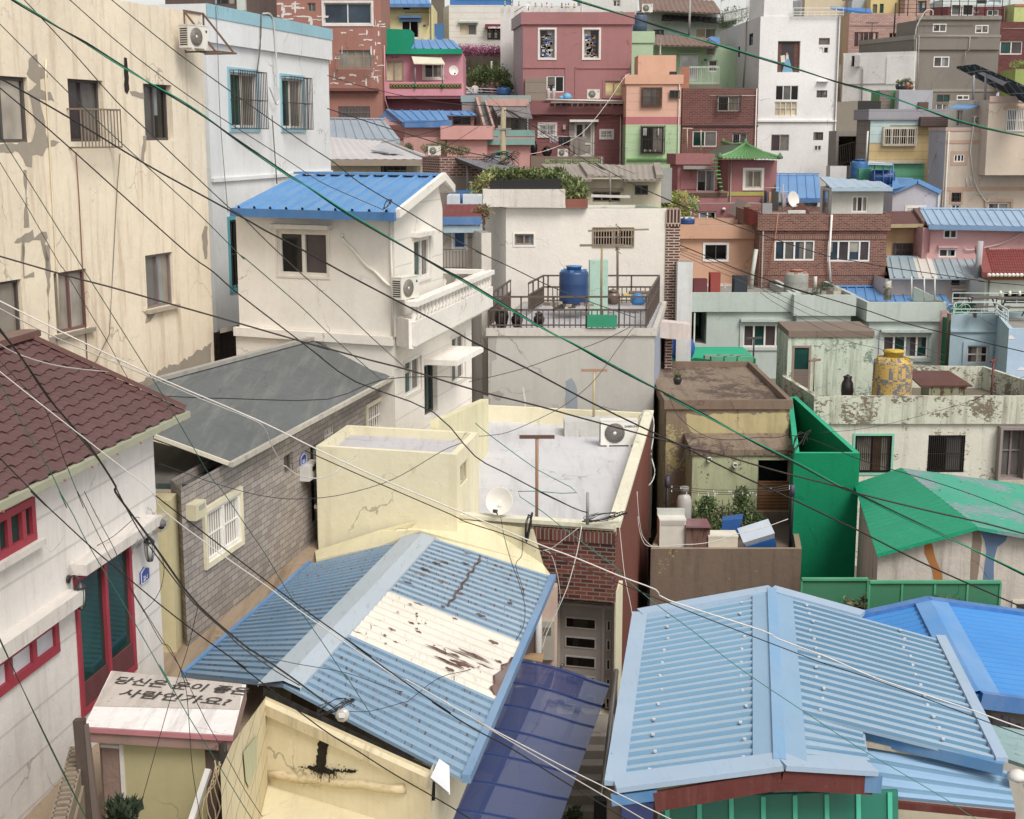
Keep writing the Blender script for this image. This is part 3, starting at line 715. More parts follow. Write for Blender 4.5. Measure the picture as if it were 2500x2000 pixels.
def entry_door():
    y0,y1=885,1990;xa,xb=1262,1768
    s=w;o=-.45;ua,ub=s.uz(xa,1200)[0],s.uz(xb,1200)[0];z1=s.uz(1500,885)[1];z0=-11.6
    d=MB(M(dm,'plain',rough=.4));s.boxw(d,ua,ub,z0,z1,o-.05,o,None);dr=d.build('door',root);dr['label']='grey panelled entrance door with small horizontal panes'
    us=ua+(ub-ua)*.80;H=z1-z0
    g=MB(glass('te'));s.boxw(g,ua+.08,ub-.08,z1-.34,z1-.08,o,o+.012,None);g.build('transom_pane',dr)
    fr_=MB(M('9a918c','plain',rough=.4));s.boxw(fr_,ua,ub,z1-.44,z1-.38,o,o+.04,None);s.boxw(fr_,us-.03,us+.03,z0,z1-.44,o,o+.03,None)
    s.boxw(fr_,ua,ua+.05,z0,z1,o,o+.05,None);s.boxw(fr_,ub-.05,ub,z0,z1,o,o+.05,None);s.boxw(fr_,ua,ub,z1-.05,z1,o,o+.045,None);fr_.build('door_frame',dr)
    for k in range(6):
        z=z1-.72-k*.42
        for a,b in((ua+.18,us-.18),(us+.09,ub-.11)):
            m1=MB(M('a39a95','plain',rough=.4));s.boxw(m1,a-.03,b+.03,z-.03-.18,z+.03,o,o+.02,None);m1.build('moulding',dr)
            m2=MB(glass('bk'));s.boxw(m2,a,b,z-.18,z,o+.012,o+.026,None);m2.build('pane',dr)
    hb=MB(M('8f8078','plain',metal=.8,rough=.3));hb.lathe(s.p(ua+.1,z1-1.75,o),[(.03,0),(.03,.06),(.015,.08)],None,12,s.n);hb.tube([s.p(ua+.13,z1-2.2,o+.06),s.p(ua+.13,z1-1.95,o+.06)],.015);hb.build('handle',dr)
entry_door()
beam(root,H6.Q[0]+V3((0,0,-7.64)),H6.Q[1]+V3((0,0,-7.64)),.26,.08,M('ddd7bc','plaster',dirt=.3),'coping')
beam(root,H6.Q[1]+V3((-.05,0,-7.635)),H6.Q[2]+V3((-.05,0,-7.635)),.26,.08,M('ddd7bc','plaster',dirt=.4,dcol='6f6a5a'),'coping')
slab(root,[at(190,215,28.2),at(600,262,28.2),at(1088,330,27.3),at(1172,640,26.9),at(1250,748,26.5),at(1222,800,26.4),at(190,395,27.3),at(80,340,27.35),at(-260,480,27.4),at(-820,600,27.6),at(-830,520,28.6),at(-300,350,28.3)],.05,M('d6cca4','plaster',dirt=.35,dcol='a8946a'),'roof_flashing')
cr('V')
H6b=[PX(665,28.8,-6.28),PX(961,28.0,-6.28),PX(1008,30.2,-6.28)];H6b.append(H6b[0]+H6b[2]-H6b[1])
bl=addwalls(H6,H6b,-8.6,-6.1,m_ye)
lw=H6b;mbp=MB(m_ye)
def rim(h,P,z,drop,mat,roofm,th=.14):
    keep=h.P;h.P=P;R=h.offset(-th);h.P=keep;mb=MB(mat);n=len(P)
    for i in range(n):
        j=(i+1)%n;mb.face([z_(P[i],z),z_(P[j],z),z_(R[j],z),z_(R[i],z)]);mb.face([z_(R[i],z),z_(R[j],z),z_(R[j],z-drop),z_(R[i],z-drop)])
    mb.build('parapet',h.root);MB(roofm).face([z_(p,z-drop)for p in R]).build('roof',h.root)
for q in bl:q.z1=-6.28
rim(H6,H6b,-6.28,.18,m_ye,M('b9b6ba','conc',dirt=.4))
bl[1].win(969,973,985,1017,f='b5ab88',n=2,g='gr',g2='dk',d=.1)
wl=MB(M('e0d8ac','plaster',dirt=.2));
for a,b in(((1004,845),(1016,845)),):
    p0,p1=atz(906,905,-6.3),PX(1012,36.5,-6.3);zt_=zat(843,36.3)
    wl.hexa([z_(p0,-8.2),z_(p1,-8.2),z_(p1,-8.2)+V3((.2,0,0)),z_(p0,-8.2)+V3((.2,0,0))],[z_(p0,-6.1),z_(p1,zt_),z_(p1,zt_)+V3((.2,0,0)),z_(p0,-6.1)+V3((.2,0,0))])
wl.build('side_wall',root)
def tpole(name,label,base,h,bw_,col,col2=None,ang=0.0,grp='T shaped clothesline poles',r=.035):
    t=T(name,label,'clothesline pole',base,grp);base=V3(base)
    MB(M(col,'plain')).tube([base,base+V3((0,0,h))],r).build('post',t)
    c,s_=math.cos(ang),math.sin(ang)
    MB(M(col2 or col,'plain')).bar(base+V3((-bw_/2*c,-bw_/2*s_,h)),base+V3((bw_/2*c,bw_/2*s_,h)),.07,.07).build('crossbar',t)
    return t
cr('V')
p=atz(1130,1092,-8.12);tpole('clothesline_pole','rusty T shaped pole standing in the middle of the flat grey roof',p,zat(920,p.y)-p.z,.75,'94684c','5a3c30')
p=V3((PX(1250,39.2,-7.7).x,39.2,-7.9));tpole('clothesline_pole','pale yellow T shaped pole against the grey wall behind the flat roof',p,zat(780,p.y)-p.z,.72,'b5a47c','a07a5a')
cr('B4')
p=at(1130,1140,38.4);st=MB(M('c2c0bc','conc'));st.box((p.x,38.9,-8.12+.2),(1.45,.9,.42));st.thing('roof_step','low grey concrete step at the foot of the grey wall','step')
SAM=ac_proto('outdoor_unit','white outdoor unit with a large round fan on the flat grey roof','dedbd4','8c8780','6a6662',('SAMSUNG',.085,'30302e'),.98,.66)
p=atz(1395,1142,-8.1);SAM.location=(p.x,p.y,-8.12+.0);SAM['group']='outdoor units of the air conditioners';SAM.rotation_euler=(0,0,math.radians(3));SAM.scale=(1.0,)*3
def dish(label,p,r,yaw,tilt,col='d9d2c8',txt=None,name='satellite_dish',pole=.5):
    t=T(name,label,'satellite dish',p,'satellite dishes');p=V3(p);ax=V3((math.cos(tilt)*math.sin(yaw),-math.cos(tilt)*math.cos(yaw),math.sin(tilt)))
    c=p+V3((0,0,pole));m=M(col,'plain',rough=.4)
    mb=MB(m);mb.lathe(c,[(r*k/6,r*.22*(k/6)**2)for k in range(7)]+[(r*1.0,r*.25),(r*.96,r*.235)]+[(r*k/6*.97,r*.22*(k/6)**2+.008)for k in range(5,-1,-1)],None,28,ax);mb.build('reflector',t)
    MB(M('8d8880','plain')).tube([p,p+V3((0,0,pole))-ax*.08,c-ax*.04],.025).build('mast',t)
    u=V3((0,0,1)).cross(ax).normalized();v=ax.cross(u);f=c+ax*r*.9-v*r*.75
    a=MB(M('8d8880','plain'));a.tube([c-v*r*.95+ax*r*.2,f],.014);a.build('arm',t);MB(M('3a3634','plain')).bar(f-ax*.06,f+ax*.05,.07,.07).build('receiver',t)
    if txt:lettering(t,txt,r*.3,c+ax*(.03)-v*r*.35,-u if(-u).x>0 else u,v,M('b9b0a8','plain'),0)
    return t
cr('V');p=atz(1050,1098,-8.1);p.y=28.2;p=at(1053,1096,28.2)
dish('white round dish on the edge of the flat grey roof beside the yellow wall',p+V3((0,0,-.02)),.29,math.radians(-18),math.radians(18),'e3ddd2','sky',pole=.42)
cr('S')
m_gw=M('b4afa8','plaster',dirt=.22,dcol='8f8d88',bump=.5)
H7=House('house','grey walled house with a railed roof terrace carrying a blue tank',[(1192,42),(1599,42),(1623,49)],-5.6,-12,m_gw,par=.12,roofm=M('aaa9ac','conc',dirt=.45),band=(.22,.06,M('c2bbb2','plaster',dirt=.3)))
H7.w[1].mat=M('9aa3b5','plaster',dirt=.4);root=H7.root
w=H7.w[0];cr('B4')
w.patch([(140,80),(215,70),(205,300),(160,330),(150,600),(140,600)],M('9d9893','plaster'),jit=.02)
w.patch([(880,520),(940,495),(985,560),(1000,720),(1002,850),(900,850),(880,760)],M('8b939d','plaster'),jit=.02)
w.patch([(160,640),(230,610),(290,650),(240,715),(200,700)],M('9c9894','plaster'),jit=.02)
w.patch([(460,580),(475,580),(495,690),(500,800),(520,870),(550,885),(540,915),(500,890),(485,800)],M('d0ccc4','plain'),jit=.004)
w.patch([(80,650),(150,690),(130,1000),(80,1000)],M('a0958a','plaster'),jit=.02)
def railing(t,P,h,n,col,r=.022,name='railing',mids=(.42,),nb=None):
    m=M(col,'plain');mb=MB(m)
    for i in range(len(P)-1):
        a,b=V3(P[i]),V3(P[i+1]);U=V3((0,0,1))
        for k in(h,)+tuple(h*x for x in mids):mb.bar(a+U*k,b+U*k,r*2,r*2)
        mb.bar(a+U*.08,b+U*.08,r*1.6,r*1.6)
        L_=(b-a).length;nn=max(1,round(L_/n));top=h*max(mids)if mids else h
        for j in range(nn+1):q=lerp(a,b,j/nn);mb.bar(q,q+U*(top if(mids and 0<j<nn and j%6)else h),r*(1.2 if j%6 else 2),r*(1.2 if j%6 else 2))
    return mb
cr('B3')
zt_=-5.6
Rr=[V3((colx(130,42.1,zt_),42.1,zt_)),V3((colx(1665,42.1,zt_),42.1,zt_)),V3((colx(1790,48.6,zt_),48.6,zt_)),V3((colx(665,48.6,zt_),48.6,zt_)),V3((colx(520,46.0,zt_),46.0,zt_))]
railing(None,Rr,.92,.16,'54453e',.026,mids=(.58,)).thing('railing','brown metal railing round the roof terrace with the blue tank','railing')
railing(None,[V3((colx(130,42.4,zt_),42.4,zt_)),V3((colx(345,47.0,zt_),47.0,zt_))],.92,.16,'54453e',.026,mids=(.58,)).thing('railing','short brown railing along the left edge of the tank terrace','railing')
def tank(label,c,r,h,col,lid,name='water_tank',peelm=None,legs=None):
    t=T(name,label,'water tank',c,None);m=peelm or M(col,'plain',rough=.35)
    pr=[(r*.97,0),(r,.03),(r,h*.22),(r*1.012,h*.25),(r,h*.28),(r,h*.5),(r*1.012,h*.53),(r,h*.56),(r,h*.8),(r*.97,h*.84),(r*.62,h*.9),(r*.55,h*.9)]
    MB(m).lathe(c,pr,None,28).build('drum',t);MB(M(lid,'plain',rough=.4)).lathe(V3(c)+V3((0,0,h*.9)),[(r*.5,0),(r*.5,h*.07),(r*.56,h*.075),(r*.56,h*.1),(r*.2,h*.115)],None,24).build('lid',t)
    kb=MB(M(lid,'plain'));
    for a in range(6):kb.box((c[0]+r*.8*math.cos(a*1.047+.3),c[1]+r*.8*math.sin(a*1.047+.3),c[2]+h*.875),(.12,.12,.07))
    kb.build('lug',t);return t
p=at(960,1362,45.5);tank('dark blue plastic water tank standing on the railed roof terrace',p,285*.25046/2/F*45.5*CP*1.02,zat(995,45.5)-p.z,'24406e','3f76b0')
p0=at(1203,1372,45.6);mb=MB(M('a9cdbb','plaster',dirt=.5,peel=.35,pcol='c0a58c'));w_=180*.25046/F*45.6;hh=zat(945,45.6)-p0.z;mb.box((p0.x,45.9,p0.z+hh/2-.2),(w_,.55,hh+.4));mb.thing('chimney_stack','pale mint painted block chimney beside the blue tank','chimney')
cr('B3')
p=at(1228,1475,43.6);tpole('clothesline_pole','long leaning wooden T pole in front of the mint chimney',p,zat(795,43.6)-p.z,1.35,'98805c','7d6c58',.05)
p=at(1388,1262,47.5);t=T('utility_pole','rough wooden pole wrapped in cable loops behind the mint chimney','pole',p)
MB(M('8f7c62','plain')).tube([p,p+V3((-.02,0,1.5)),p+V3((0,0,zat(650,47.5)-p.z))],.04).build('post',t)
mb=MB(M('3a332c','plain'))
for k in range(7):a=k*.9;mb.tube([p+V3((.09*math.cos(a+j*.7),.09*math.sin(a+j*.7),1.3+k*.13+.03*j))for j in range(8)],.012,n=4)
mb.build('cable_wrap',t);MB(M('8f7c62','plain')).bar(p+V3((-1.0,0,zat(655,47.5)-p.z)),p+V3((1.0,0,zat(640,47.5)-p.z)),.06).build('crossbar',t)
def pot(label,c,r,h,col,name='clay_jar',plant=None,cat='jar',grp='dark clay jars'):
    t=T(name,label,cat,c,grp);m=M(col,'plain',rough=.3);MB(m).lathe(c,[(r*.6,0),(r*.8,h*.2),(r,h*.55),(r*.92,h*.8),(r*.6,h*.93),(r*.68,h)],None,18).build('body',t)
    if plant:plant(t,c,r,h)
    else:MB(M(col,'plain',rough=.35)).lathe(V3(c)+V3((0,0,h)),[(r*.74,0),(r*.7,.03),(r*.2,.07),(r*.1,.1)],None,16).build('lid',t)
    return t
def scrap(t,c,r,h):
    MB(M('7a4a3c','plain')).lathe(V3(c)+V3((0,0,h-.02)),[(r*.5,0),(r*.62,.03)],None,14).build('soil',t)
cr('B3')
pot('large open clay jar at the left end of the terrace edge',at(257,1600,42.35),.22,.6,'2f2622',plant=scrap)
pot('round lidded clay jar between the larger jars on the terrace edge',at(408,1592,42.4),.18,.38,'2a2422')
pot('lidded clay jar beside a plank on the terrace edge',at(622,1586,42.4),.17,.36,'26211f')
pot('brown squat jar near the back right of the railed terrace',at(1343,1370,46.5),.24,.42,'6a5348')
mb=MB(M('2f7f62','plain'));p=at(1235,1585,42.0);mb.box((p.x,42.02,p.z+.16),(.88,.3,.34));mb.thing('green_trough','small green painted block on the parapet below the railing','trough')
mb=MB(M('3a78b8','plain',rough=.4));p=at(1585,1372,46.6)
mb.lathe(p,[(.2,0),(.25,.1),(.2,.2),(.24,.28),(.1,.36),(.03,.38)],None,7);mb.thing('plastic_sack','bright blue plastic sack in the right corner of the railed terrace','sack')
mb=MB(M('c9b66a','plain'));p=at(1590,1290,46.9);mb.box((p.x,46.9,p.z+.03),(1.0,.5,.1));mb.box((p.x+.1,46.9,p.z+.12),(.8,.4,.06),M('6a5548','plain'));mb.thing('board_stack','stack of yellow and brown boards over the blue sack','boards')
random.seed(11)
mb=MB(M('8a7a68','plain'))
for k in range(16):q=at(random.uniform(700,1150),random.uniform(1370,1410),45.1);mb.box(q+V3((0,0,.04)),(random.uniform(.08,.3),.12,random.uniform(.05,.12)),M(random.choice(['8a7a68','b9ab90','4a443c','5f6a55']),'plain'),(1,random.uniform(-1,1),0))
mb.thing('rubble','low heap of stones and scraps round the foot of the blue tank','rubble',kind='stuff')
cr('S')
def gasb(label,c,s=1.0,grp='grey gas cylinders'):
    t=T('gas_cylinder',label,'gas cylinder',c,grp);m=M('b0aaa4','plain',rough=.4)
    MB(m).lathe(c,[(.13*s,0),(.16*s,.03),(.16*s,.75*s),(.13*s,.88*s),(.05*s,.94*s),(.04*s,.98*s)],None,18).build('body',t)
    MB(M('8d8680','plain')).lathe(V3(c)+V3((0,0,.95*s)),[(.09*s,0),(.1*s,.12*s),(.09*s,.13*s)],None,12).build('collar',t);return t
cr('B3')
m_w5=M('e4ddd2','plaster',dirt=.14,dcol='b5a896',bump=1.0)
H8=House('house','plain white block house with a planted roof box and red brick pillar',[(95,52.5),(300,50),(1866,50)],zat(434,50),-11,m_w5,par=.1,roofm=M('7a7a6c','conc',dirt=.5),capm=M('4f9a7c','plaster',dirt=.4))
w=H8.w[1];root=H8.root
w.win(385,685,570,793,f='8a7a6e',n=2,g='gr',g2='gr',trim=(.06,'e6dfd4',.02))
w.win(1147,622,1548,808,f='b9a890',n=2,g='bk',bars=(15,'9a8672',.02,.03))
m_br2=M('5a2f2a','brick',dirt=.2,c2='6b3a32',mor='b9a898',s=1.25,bias=-.3,ms=.016,bh=.075,bw=.3)
mb=MB(m_br2);a,b=PX(1866,49.95,H8.z1),PX(2003,49.95,H8.z1)
mb.hexa([z_(a,-11),z_(b,-11),z_(b,-11)+V3((.1,1.6,0)),z_(a,-11)+V3((.1,1.6,0))],[z_(a,H8.z1-.05),z_(b,H8.z1-.05),z_(b,H8.z1-.05)+V3((.1,1.6,0)),z_(a,H8.z1-.05)+V3((.1,1.6,0))]);mb.build('brick_pillar',root)
mb=MB(M('5a2f2a','brick',bw=.12,bh=.5,mor='b9a898',ms=.02));mb.hexa([z_(a,H8.z1-.62)+V3((0,-.03,0)),z_(b,H8.z1-.62)+V3((0,-.03,0)),z_(b,H8.z1-.62),z_(a,H8.z1-.62)],[z_(a,H8.z1-.04)+V3((0,-.03,0)),z_(b,H8.z1-.04)+V3((0,-.03,0)),z_(b,H8.z1-.04),z_(a,H8.z1-.04)]);mb.build('brick_cap',root)
c0,c1=at(75,420,49.75),at(878,430,49.75);ztop=zat(250,49.7)
mb=MB(M('d5cdc2','plaster',dirt=.45,bump=1.3));mb.hexa([V3((c0.x,49.7,c0.z)),V3((c1.x,49.7,c0.z)),V3((c1.x,51.6,c0.z)),V3((c0.x,51.6,c0.z))],[V3((c0.x,49.7,ztop)),V3((c1.x,49.7,ztop)),V3((c1.x,51.6,ztop)),V3((c0.x,51.6,ztop))]);mb.build('roof_box',root)
t0,t1=at(145,228,50.0),at(836,228,50.0);zz=zat(150,50)
tr=MB(M('1c1b1a','plain'));tr.hexa([V3((t0.x,49.9,ztop)),V3((t1.x,49.9,ztop)),V3((t1.x,50.6,ztop)),V3((t0.x,50.6,ztop))],[V3((t0.x,49.9,zz-.05)),V3((t1.x,49.9,zz)),V3((t1.x,50.6,zz)),V3((t0.x,50.6,zz-.05))])
tt=T('planter','long black planting trough full of greenery on the white roof box','planter',V3(((t0.x+t1.x)/2,50.2,ztop)));tr.build('trough',tt)
g1,g2=M('5c6b3a','leaf'),M('84904e','leaf')
bl_=[((t0.x+(t1.x-t0.x)*k/9,50.95,zz+.08),(.3,.25,.28))for k in range(10)]
leaves(None,bl_,g1,3200,.13,mat2=g2,upb=.9).build('foliage',tt)
p=at(990,425,49.9);tp=T('planter','brick red planter with tall grass at the edge of the white roof','planter',p)
MB(M('8a4a3c','plain')).box((p.x,49.95,p.z+.14),(.75*1.0,.35,.3)).build('trough',tp)
leaves(None,[((p.x-.1+k*.12,50.1,p.z+.45+.2*(k%2)),(.3,.25,.35))for k in range(-2,3)]+[((p.x-.35,50.3,p.z+.8),(.25,.25,.25))],g1,2600,.15,mat2=M('8f9a5c','leaf'),upb=1.6).build('foliage',tp)
p=at(60,260,50.6);tv=leaves(None,[((p.x-.2,50.5,p.z-.1),(.3,.3,.55)),((p.x+.15,50.5,p.z+.35),(.35,.3,.3))],g2,700,.12,mat2=M('a89a5a','leaf'),upb=.2)
tv.thing('trailing_plant','thin yellowish plant hanging over the left corner of the white roof box','plant')
cr('S')
HW=House('wall','bare white wall slab right of the red brick pillar',[(1655,49.4),(1692,49.4)],zat(640,49.4),-11,M('cfd0cf','plaster',dirt=.3),dep=.8,par=0)
cr('B4');
a,b=PX(1850,46.5,-7),PX(1920,46.5,-7);mb=MB(m_br2);mb.hexa([z_(a,-13),z_(b,-13),z_(b,-13)+V3((0,2.6,0)),z_(a,-13)+V3((0,2.6,0))],[z_(a,zat(0,46.5)),z_(b,zat(0,46.5)),z_(b,zat(0,46.5))+V3((0,2.6,0)),z_(a,zat(0,46.5))+V3((0,2.6,0))]);mb.thing('brick_pier','lower red brick pier between the grey wall and the dark gap','pier')
mb=MB(M('cfc0b8','plaster'));p=at(1905,-15,46.2);mb.hexa([V3((p.x-.95,45.8,p.z-.28)),V3((p.x+.6,45.8,p.z-.42)),V3((p.x+.6,46.5,p.z-.42)),V3((p.x-.95,46.5,p.z-.28))],[V3((p.x-.95,45.8,p.z+.25)),V3((p.x+.6,45.8,p.z+.1)),V3((p.x+.6,46.5,p.z+.1)),V3((p.x-.95,46.5,p.z+.25))]);mb.thing('canopy','small pale canopy box jutting out from the brick pier','canopy')
cr('B7')
m_brn=M('85725c','conc',dirt=.6,dcol='4f4034',peel=.5,pcol='b3a56c',ps=.7,bump=1.0)
m_brr=M('85725f','conc',dirt=.8,dcol='4c3d35',peel=.7,pcol='5c4b42',ps=.45,bump=.9)
H9=House('house','stained brown concrete house with empty flat roof above a cluttered terrace',[(292,40),(1592,40)],zat(70,40),-13,m_brn,dep=7.0,par=.18,roofm=m_brr,band=(zat(70,40)-zat(165,40),.07,M('7c6756','conc',dirt=.4,dcol='5a493d',peel=.25,pcol='a5935c',ps=.6)))
w=H9.w[0];root=H9.root
cr('B7');w.patch([(475,230),(700,225),(1550,205),(1560,440),(1200,430),(560,440),(520,330)],M('b7a775','plaster',dirt=.6,dcol='7d6a52',peel=.35,pcol='8a9a86'),jit=.05)
zl=zat(600,38.4);A,B=PX(565,38.4,zl),PX(1642,38.4,zl)
lowr=addwalls(H9,[A,B,B+V3((0,1.7,0)),A+V3((0,1.7,0))],-13,zl,M('a8ad84','plaster',dirt=.6,dcol='5a5040',peel=.42,pcol='6a5a48',ps=1.0))
slab(root,[z_(A,zl)+V3((-.06,-.06,.02)),z_(B,zl)+V3((.06,-.06,.02)),z_(B,zl)+V3((.06,1.6,.14)),z_(A,zl)+V3((-.06,1.6,.14))],.16,m_brr,'lower_roof')
lowr[0].win(1245,705,1590,1345,f='7d7468',n=1,g='bk',d=.25,fw=.05,name='doorway')
pm=lowr[0].panel(1250,935,1575,1330,M('8a5c38','lap',lap=.09,dirt=.5,dcol='4a2c18',lapd=.7,bump=1.2),out=-.1,name='reed_screen',inn=-.13);pm['label']='brown reed screen hung across the doorway'
for x,y in((735,690),(1005,750)):MB(M('c9c4b8','plain')).lathe(lowr[0].on(x,y),[(.07,0),(.07,.14),(.045,.14),(.045,.02)],None,14,(0,-1,0)).build('vent_pipe',root)
zp=zat(1640,34.6);zfl=-10.52
P=[PX(125,34.6,zp),PX(1712,34.6,zp),PX(1640,38.35,zp),PX(290,38.35,zp)]
m_ter=M('756353','conc',dirt=.6,dcol='453930',peel=.3,pcol='a39668',ps=.8,bump=1.0)
H10=House('terrace','brown block walled terrace crowded with old appliances',[('w',p.x,p.y)for p in P],zp,-14.5,m_ter,close=True,par=zp-zfl,roofm=M('6b5a4f','conc',dirt=.7),cat='terrace',capm=M('8f7b66','conc',dirt=.5))
def onfl(x,D,z=zfl):return V3((colx(x,D,z),D,z))
def appliance(name,label,x,D,wd,dp,ht,body,top,cat,tilt=0,parts=None,dial=True):
    c=onfl(x,D);t=T(name,label,cat,c)
    B_=MB(M(body,'plain',rough=.4));B_.box(c+V3((0,0,ht/2)),(wd,dp,ht));B_.build('cabinet',t)
    L_=MB(M(top,'plain',rough=.4));L_.box(c+V3((0,0,ht+.022)),(wd+.02,dp+.02,.04));L_.build('lid',t)
    if dial:g=MB(M('a9a59c','plain'));g.box(c+V3((0,-dp/2-.004,ht*.93)),(wd*.9,.012,ht*.1));g.build('control_panel',t)
    return t,c
t,c=appliance('washing_machine','white top loading washing machine in the left corner of the brown terrace',335,35.2,.66,.6,.98,'cfcabd','dad6cb','washing machine')
MB(M('b5b8ae','plain')).box(c+V3((0,.22,1.08)),(.7,.2,.16)).build('back_panel',t)
m_rc=M('6a4a40','metal',dirt=.7,dcol='2a1a14',rust=.9,fade=.2)
c=onfl(598,35.1);t=T('metal_cabinet','rusted dark metal cabinet with a dull red top next to the washing machine','cabinet',c);MB(m_rc).box(c+V3((0,0,.42)),(.6,.6,.84)).build('cabinet_body',t);MB(M('7a3a3e','metal',dirt=.5)).box(c+V3((0,0,.87)),(.62,.75,.04)).build('top',t)
c=onfl(865,35.0);t=T('storage_box','cream plastic storage box with ribbed front on the brown terrace','box',c);mb=MB(M('cdc5b0','plain'));mb.box(c+V3((0,0,.3)),(.74,.5,.6));mb.build('body',t)
mb=MB(M('c4bba5','plain'))
for k in range(6):mb.box(c+V3((-.3+k*.12,-.253,.18)),(.1,.02,.3))
mb.build('rib',t);MB(M('d8d1be','plain')).box(c+V3((0,0,.62)),(.76,.52,.05)).build('lid',t)
c=onfl(1250,35.15);t=T('plastic_tub','tilted white and blue plastic cool box at the right of the terrace','cool box',c)
q=Matrix.Rotation(math.radians(-18),4,'Y')@Matrix.Rotation(math.radians(20),4,'X')
def rb(mb,dx,dy,dz,sx_,sy_,sz_,m):
    V=[c+V3((0,0,.42))+q@V3((dx+a*sx_/2*(.9 if e<0 else 1),dy+b_*sy_/2*(.9 if e<0 else 1),dz+e*sz_/2))for e in(-1,1)for a,b_ in((-1,-1),(1,-1),(1,1),(-1,1))];mb.hexa(V[:4],V[4:],m)
mb=MB(M('2f6fc0','plain',rough=.35));rb(mb,0,0,-.12,.78,.6,.5,None);mb.build('body',t);mb=MB(M('b9c4d0','plain',rough=.4));rb(mb,0,0,.22,.82,.64,.16,None);mb.build('lid',t)
MB(M('2a5ea8','plain',rough=.5)).hexa([onfl(850,35.9),onfl(1000,35.8),onfl(1010,36.3),onfl(860,36.3)],[onfl(870,35.9)+V3((0,0,.72)),onfl(1080,35.8)+V3((0,0,.8)),onfl(1090,36.3)+V3((0,0,.8)),onfl(870,36.3)+V3((0,0,.72))]).thing('blue_crate','bright blue crate behind the cream box on the terrace','crate')
gasb('grey gas cylinder left of the overgrown planter on the brown terrace',onfl(465,36.4)+V3((0,0,.15)),1.25)
c=onfl(900,37.3);tb=T('bush','large sprawling bush growing along the mossy terrace wall','bush',c)
leaves(None,[((c.x-.7,37.1,zfl+.5),(.42,.3,.48)),((c.x-.1,37.1,zfl+.45),(.6,.3,.42)),((c.x+.5,37.1,zfl+.6),(.33,.3,.4)),((c.x+.42,37.2,zfl+1.0),(.22,.2,.32)),((c.x-.5,37.2,zfl+.8),(.26,.2,.25)),((c.x+.8,36.9,zfl+.4),(.28,.25,.22)),((c.x+.1,36.8,zfl+.2),(.85,.3,.22))],M('3f5230','leaf'),6000,.085,mat2=M('6f7f45','leaf'),upb=.4).build('foliage',tb)
mb=MB(M('4a3c2c','plain'))
for k in range(9):b_=c+V3((random.uniform(-.7,.8),0,0));mb.tube([b_,b_+V3((random.uniform(-.2,.2),0,random.uniform(.5,1.0)))],.01)
mb.build('stem',tb)
for x,D,lb,tp_ in((285,36.2,'black clothesline post wrapped in wire at the left of the terrace',870),(1590,35.2,'black clothesline post with taped top at the right of the terrace',960)):
    c=onfl(x,D);t=T('clothesline_post',lb,'clothesline post',c,'black clothesline posts');h=zat(tp_,D)-zfl;MB(M('1d1b1c','plain')).tube([c,c+V3((0,0,h))],.045).build('post',t);MB(M('4a4460','plain')).tube([c+V3((0,0,h-.3)),c+V3((0,0,h))],.06).build('tape',t)
cr('B7')
for k,(y,dy)in enumerate(((965,5),(990,25),(1010,50))):
    a,b=at(300,y,36.2),at(1590,y+2,35.2);n=10;mb=MB(M('4a4440','plain'));mb.tube([lerp(a,b,i/n)+V3((0,0,-.14*4*(i/n)*(1-i/n)))for i in range(n+1)],.008,n=4)
    t=T('clothesline',['highest line of clothes pegs strung across the brown terrace','middle line of clothes pegs strung across the brown terrace','lowest line of clothes pegs strung across the brown terrace'][k],'clothesline',a,'clotheslines over the terrace');mb.build('line',t);mb=MB(M('dedede','plain'))
    for i in range(8):
        u=random.random();q_=lerp(a,b,u)+V3((0,0,-.56*u*(1-u)-.03));mb.box(q_,(.018,.012,.055))
    mb.build('pegs',t)
cr('B8')
m_gr=M('0f7350','plaster',dirt=.35,dcol='0c5540',bump=.9);m_gr2=M('2f9a78','plaster',dirt=.1)
zt_=zat(632,36)
Pg=[PX(-265,36,zt_),PX(430,36,zt_),PX(-240,44.2,zt_),PX(-330,44.0,zt_)]
H11=House('stair_tower','bright green painted stairwell walls open to the sky',[('w',p.x,p.y)for p in Pg],zt_,-14,m_gr,close=True,par=2.4,roofm=m_gr2,cat='stair tower',capm=m_gr2)
cr('S')
pk,el,em,rn=at(2199,1139,35.6),at(2085,1181,36.3),at(2140,1353,30.0),at(2386,1286,30.0)
m_gm=M('0b7f5c','metal',dirt=.4,dcol='5fb89c',fade=.35,fcol='1fa07c',rough=.5,peel=.12,pcol='5a9a84',ps=.8,rust=.08,bump=3.5);m_gm2=M('5f6f80','metal',dirt=.5,dcol='7d5a4a',fade=.6,fcol='9aa0b4',rust=.35)
ztm=em.z;zrg=rn.z;pk.z=zrg
H12=House('shed_house','peeling white house under a wide emerald green metal roof',[('w',em.x+.1,30.25),('w',rn.x+3.6,30.25),('w',rn.x+4.6,36.2),('w',el.x+.15,36.2)],ztm-.12,-14,M('c2b8ac','plaster',dirt=.75,dcol='6a5d50',peel=.2,pcol='8a7a6a',bump=1.2),close=True,par=0,cap=False)
root=H12.root
sheet(root,em,el,pk,rn,m_gm,pitch=.3,rh=.012,prof='wave',thick=.08)
fr_=V3((rn.x+3.9,30.0,ztm-.1));bk=V3((pk.x+4.6,36.0,ztm-.1))
m_gm3=M('2a9074','metal',dirt=.3,dcol='8a7a70',fade=.3,fcol='5f9c94',rust=.45,peel=.68,pcol='868c98',ps=.3)
sheet(root,bk,fr_,rn,pk,m_gm3,pitch=.3,rh=.012,prof='wave',thick=.08)
H12.poly([V3((em.x+.1,30.25,ztm-.12)),V3((rn.x+3.6,30.25,ztm-.12)),V3((rn.x,30.25,zrg-.1))])
w=H12.w[0]
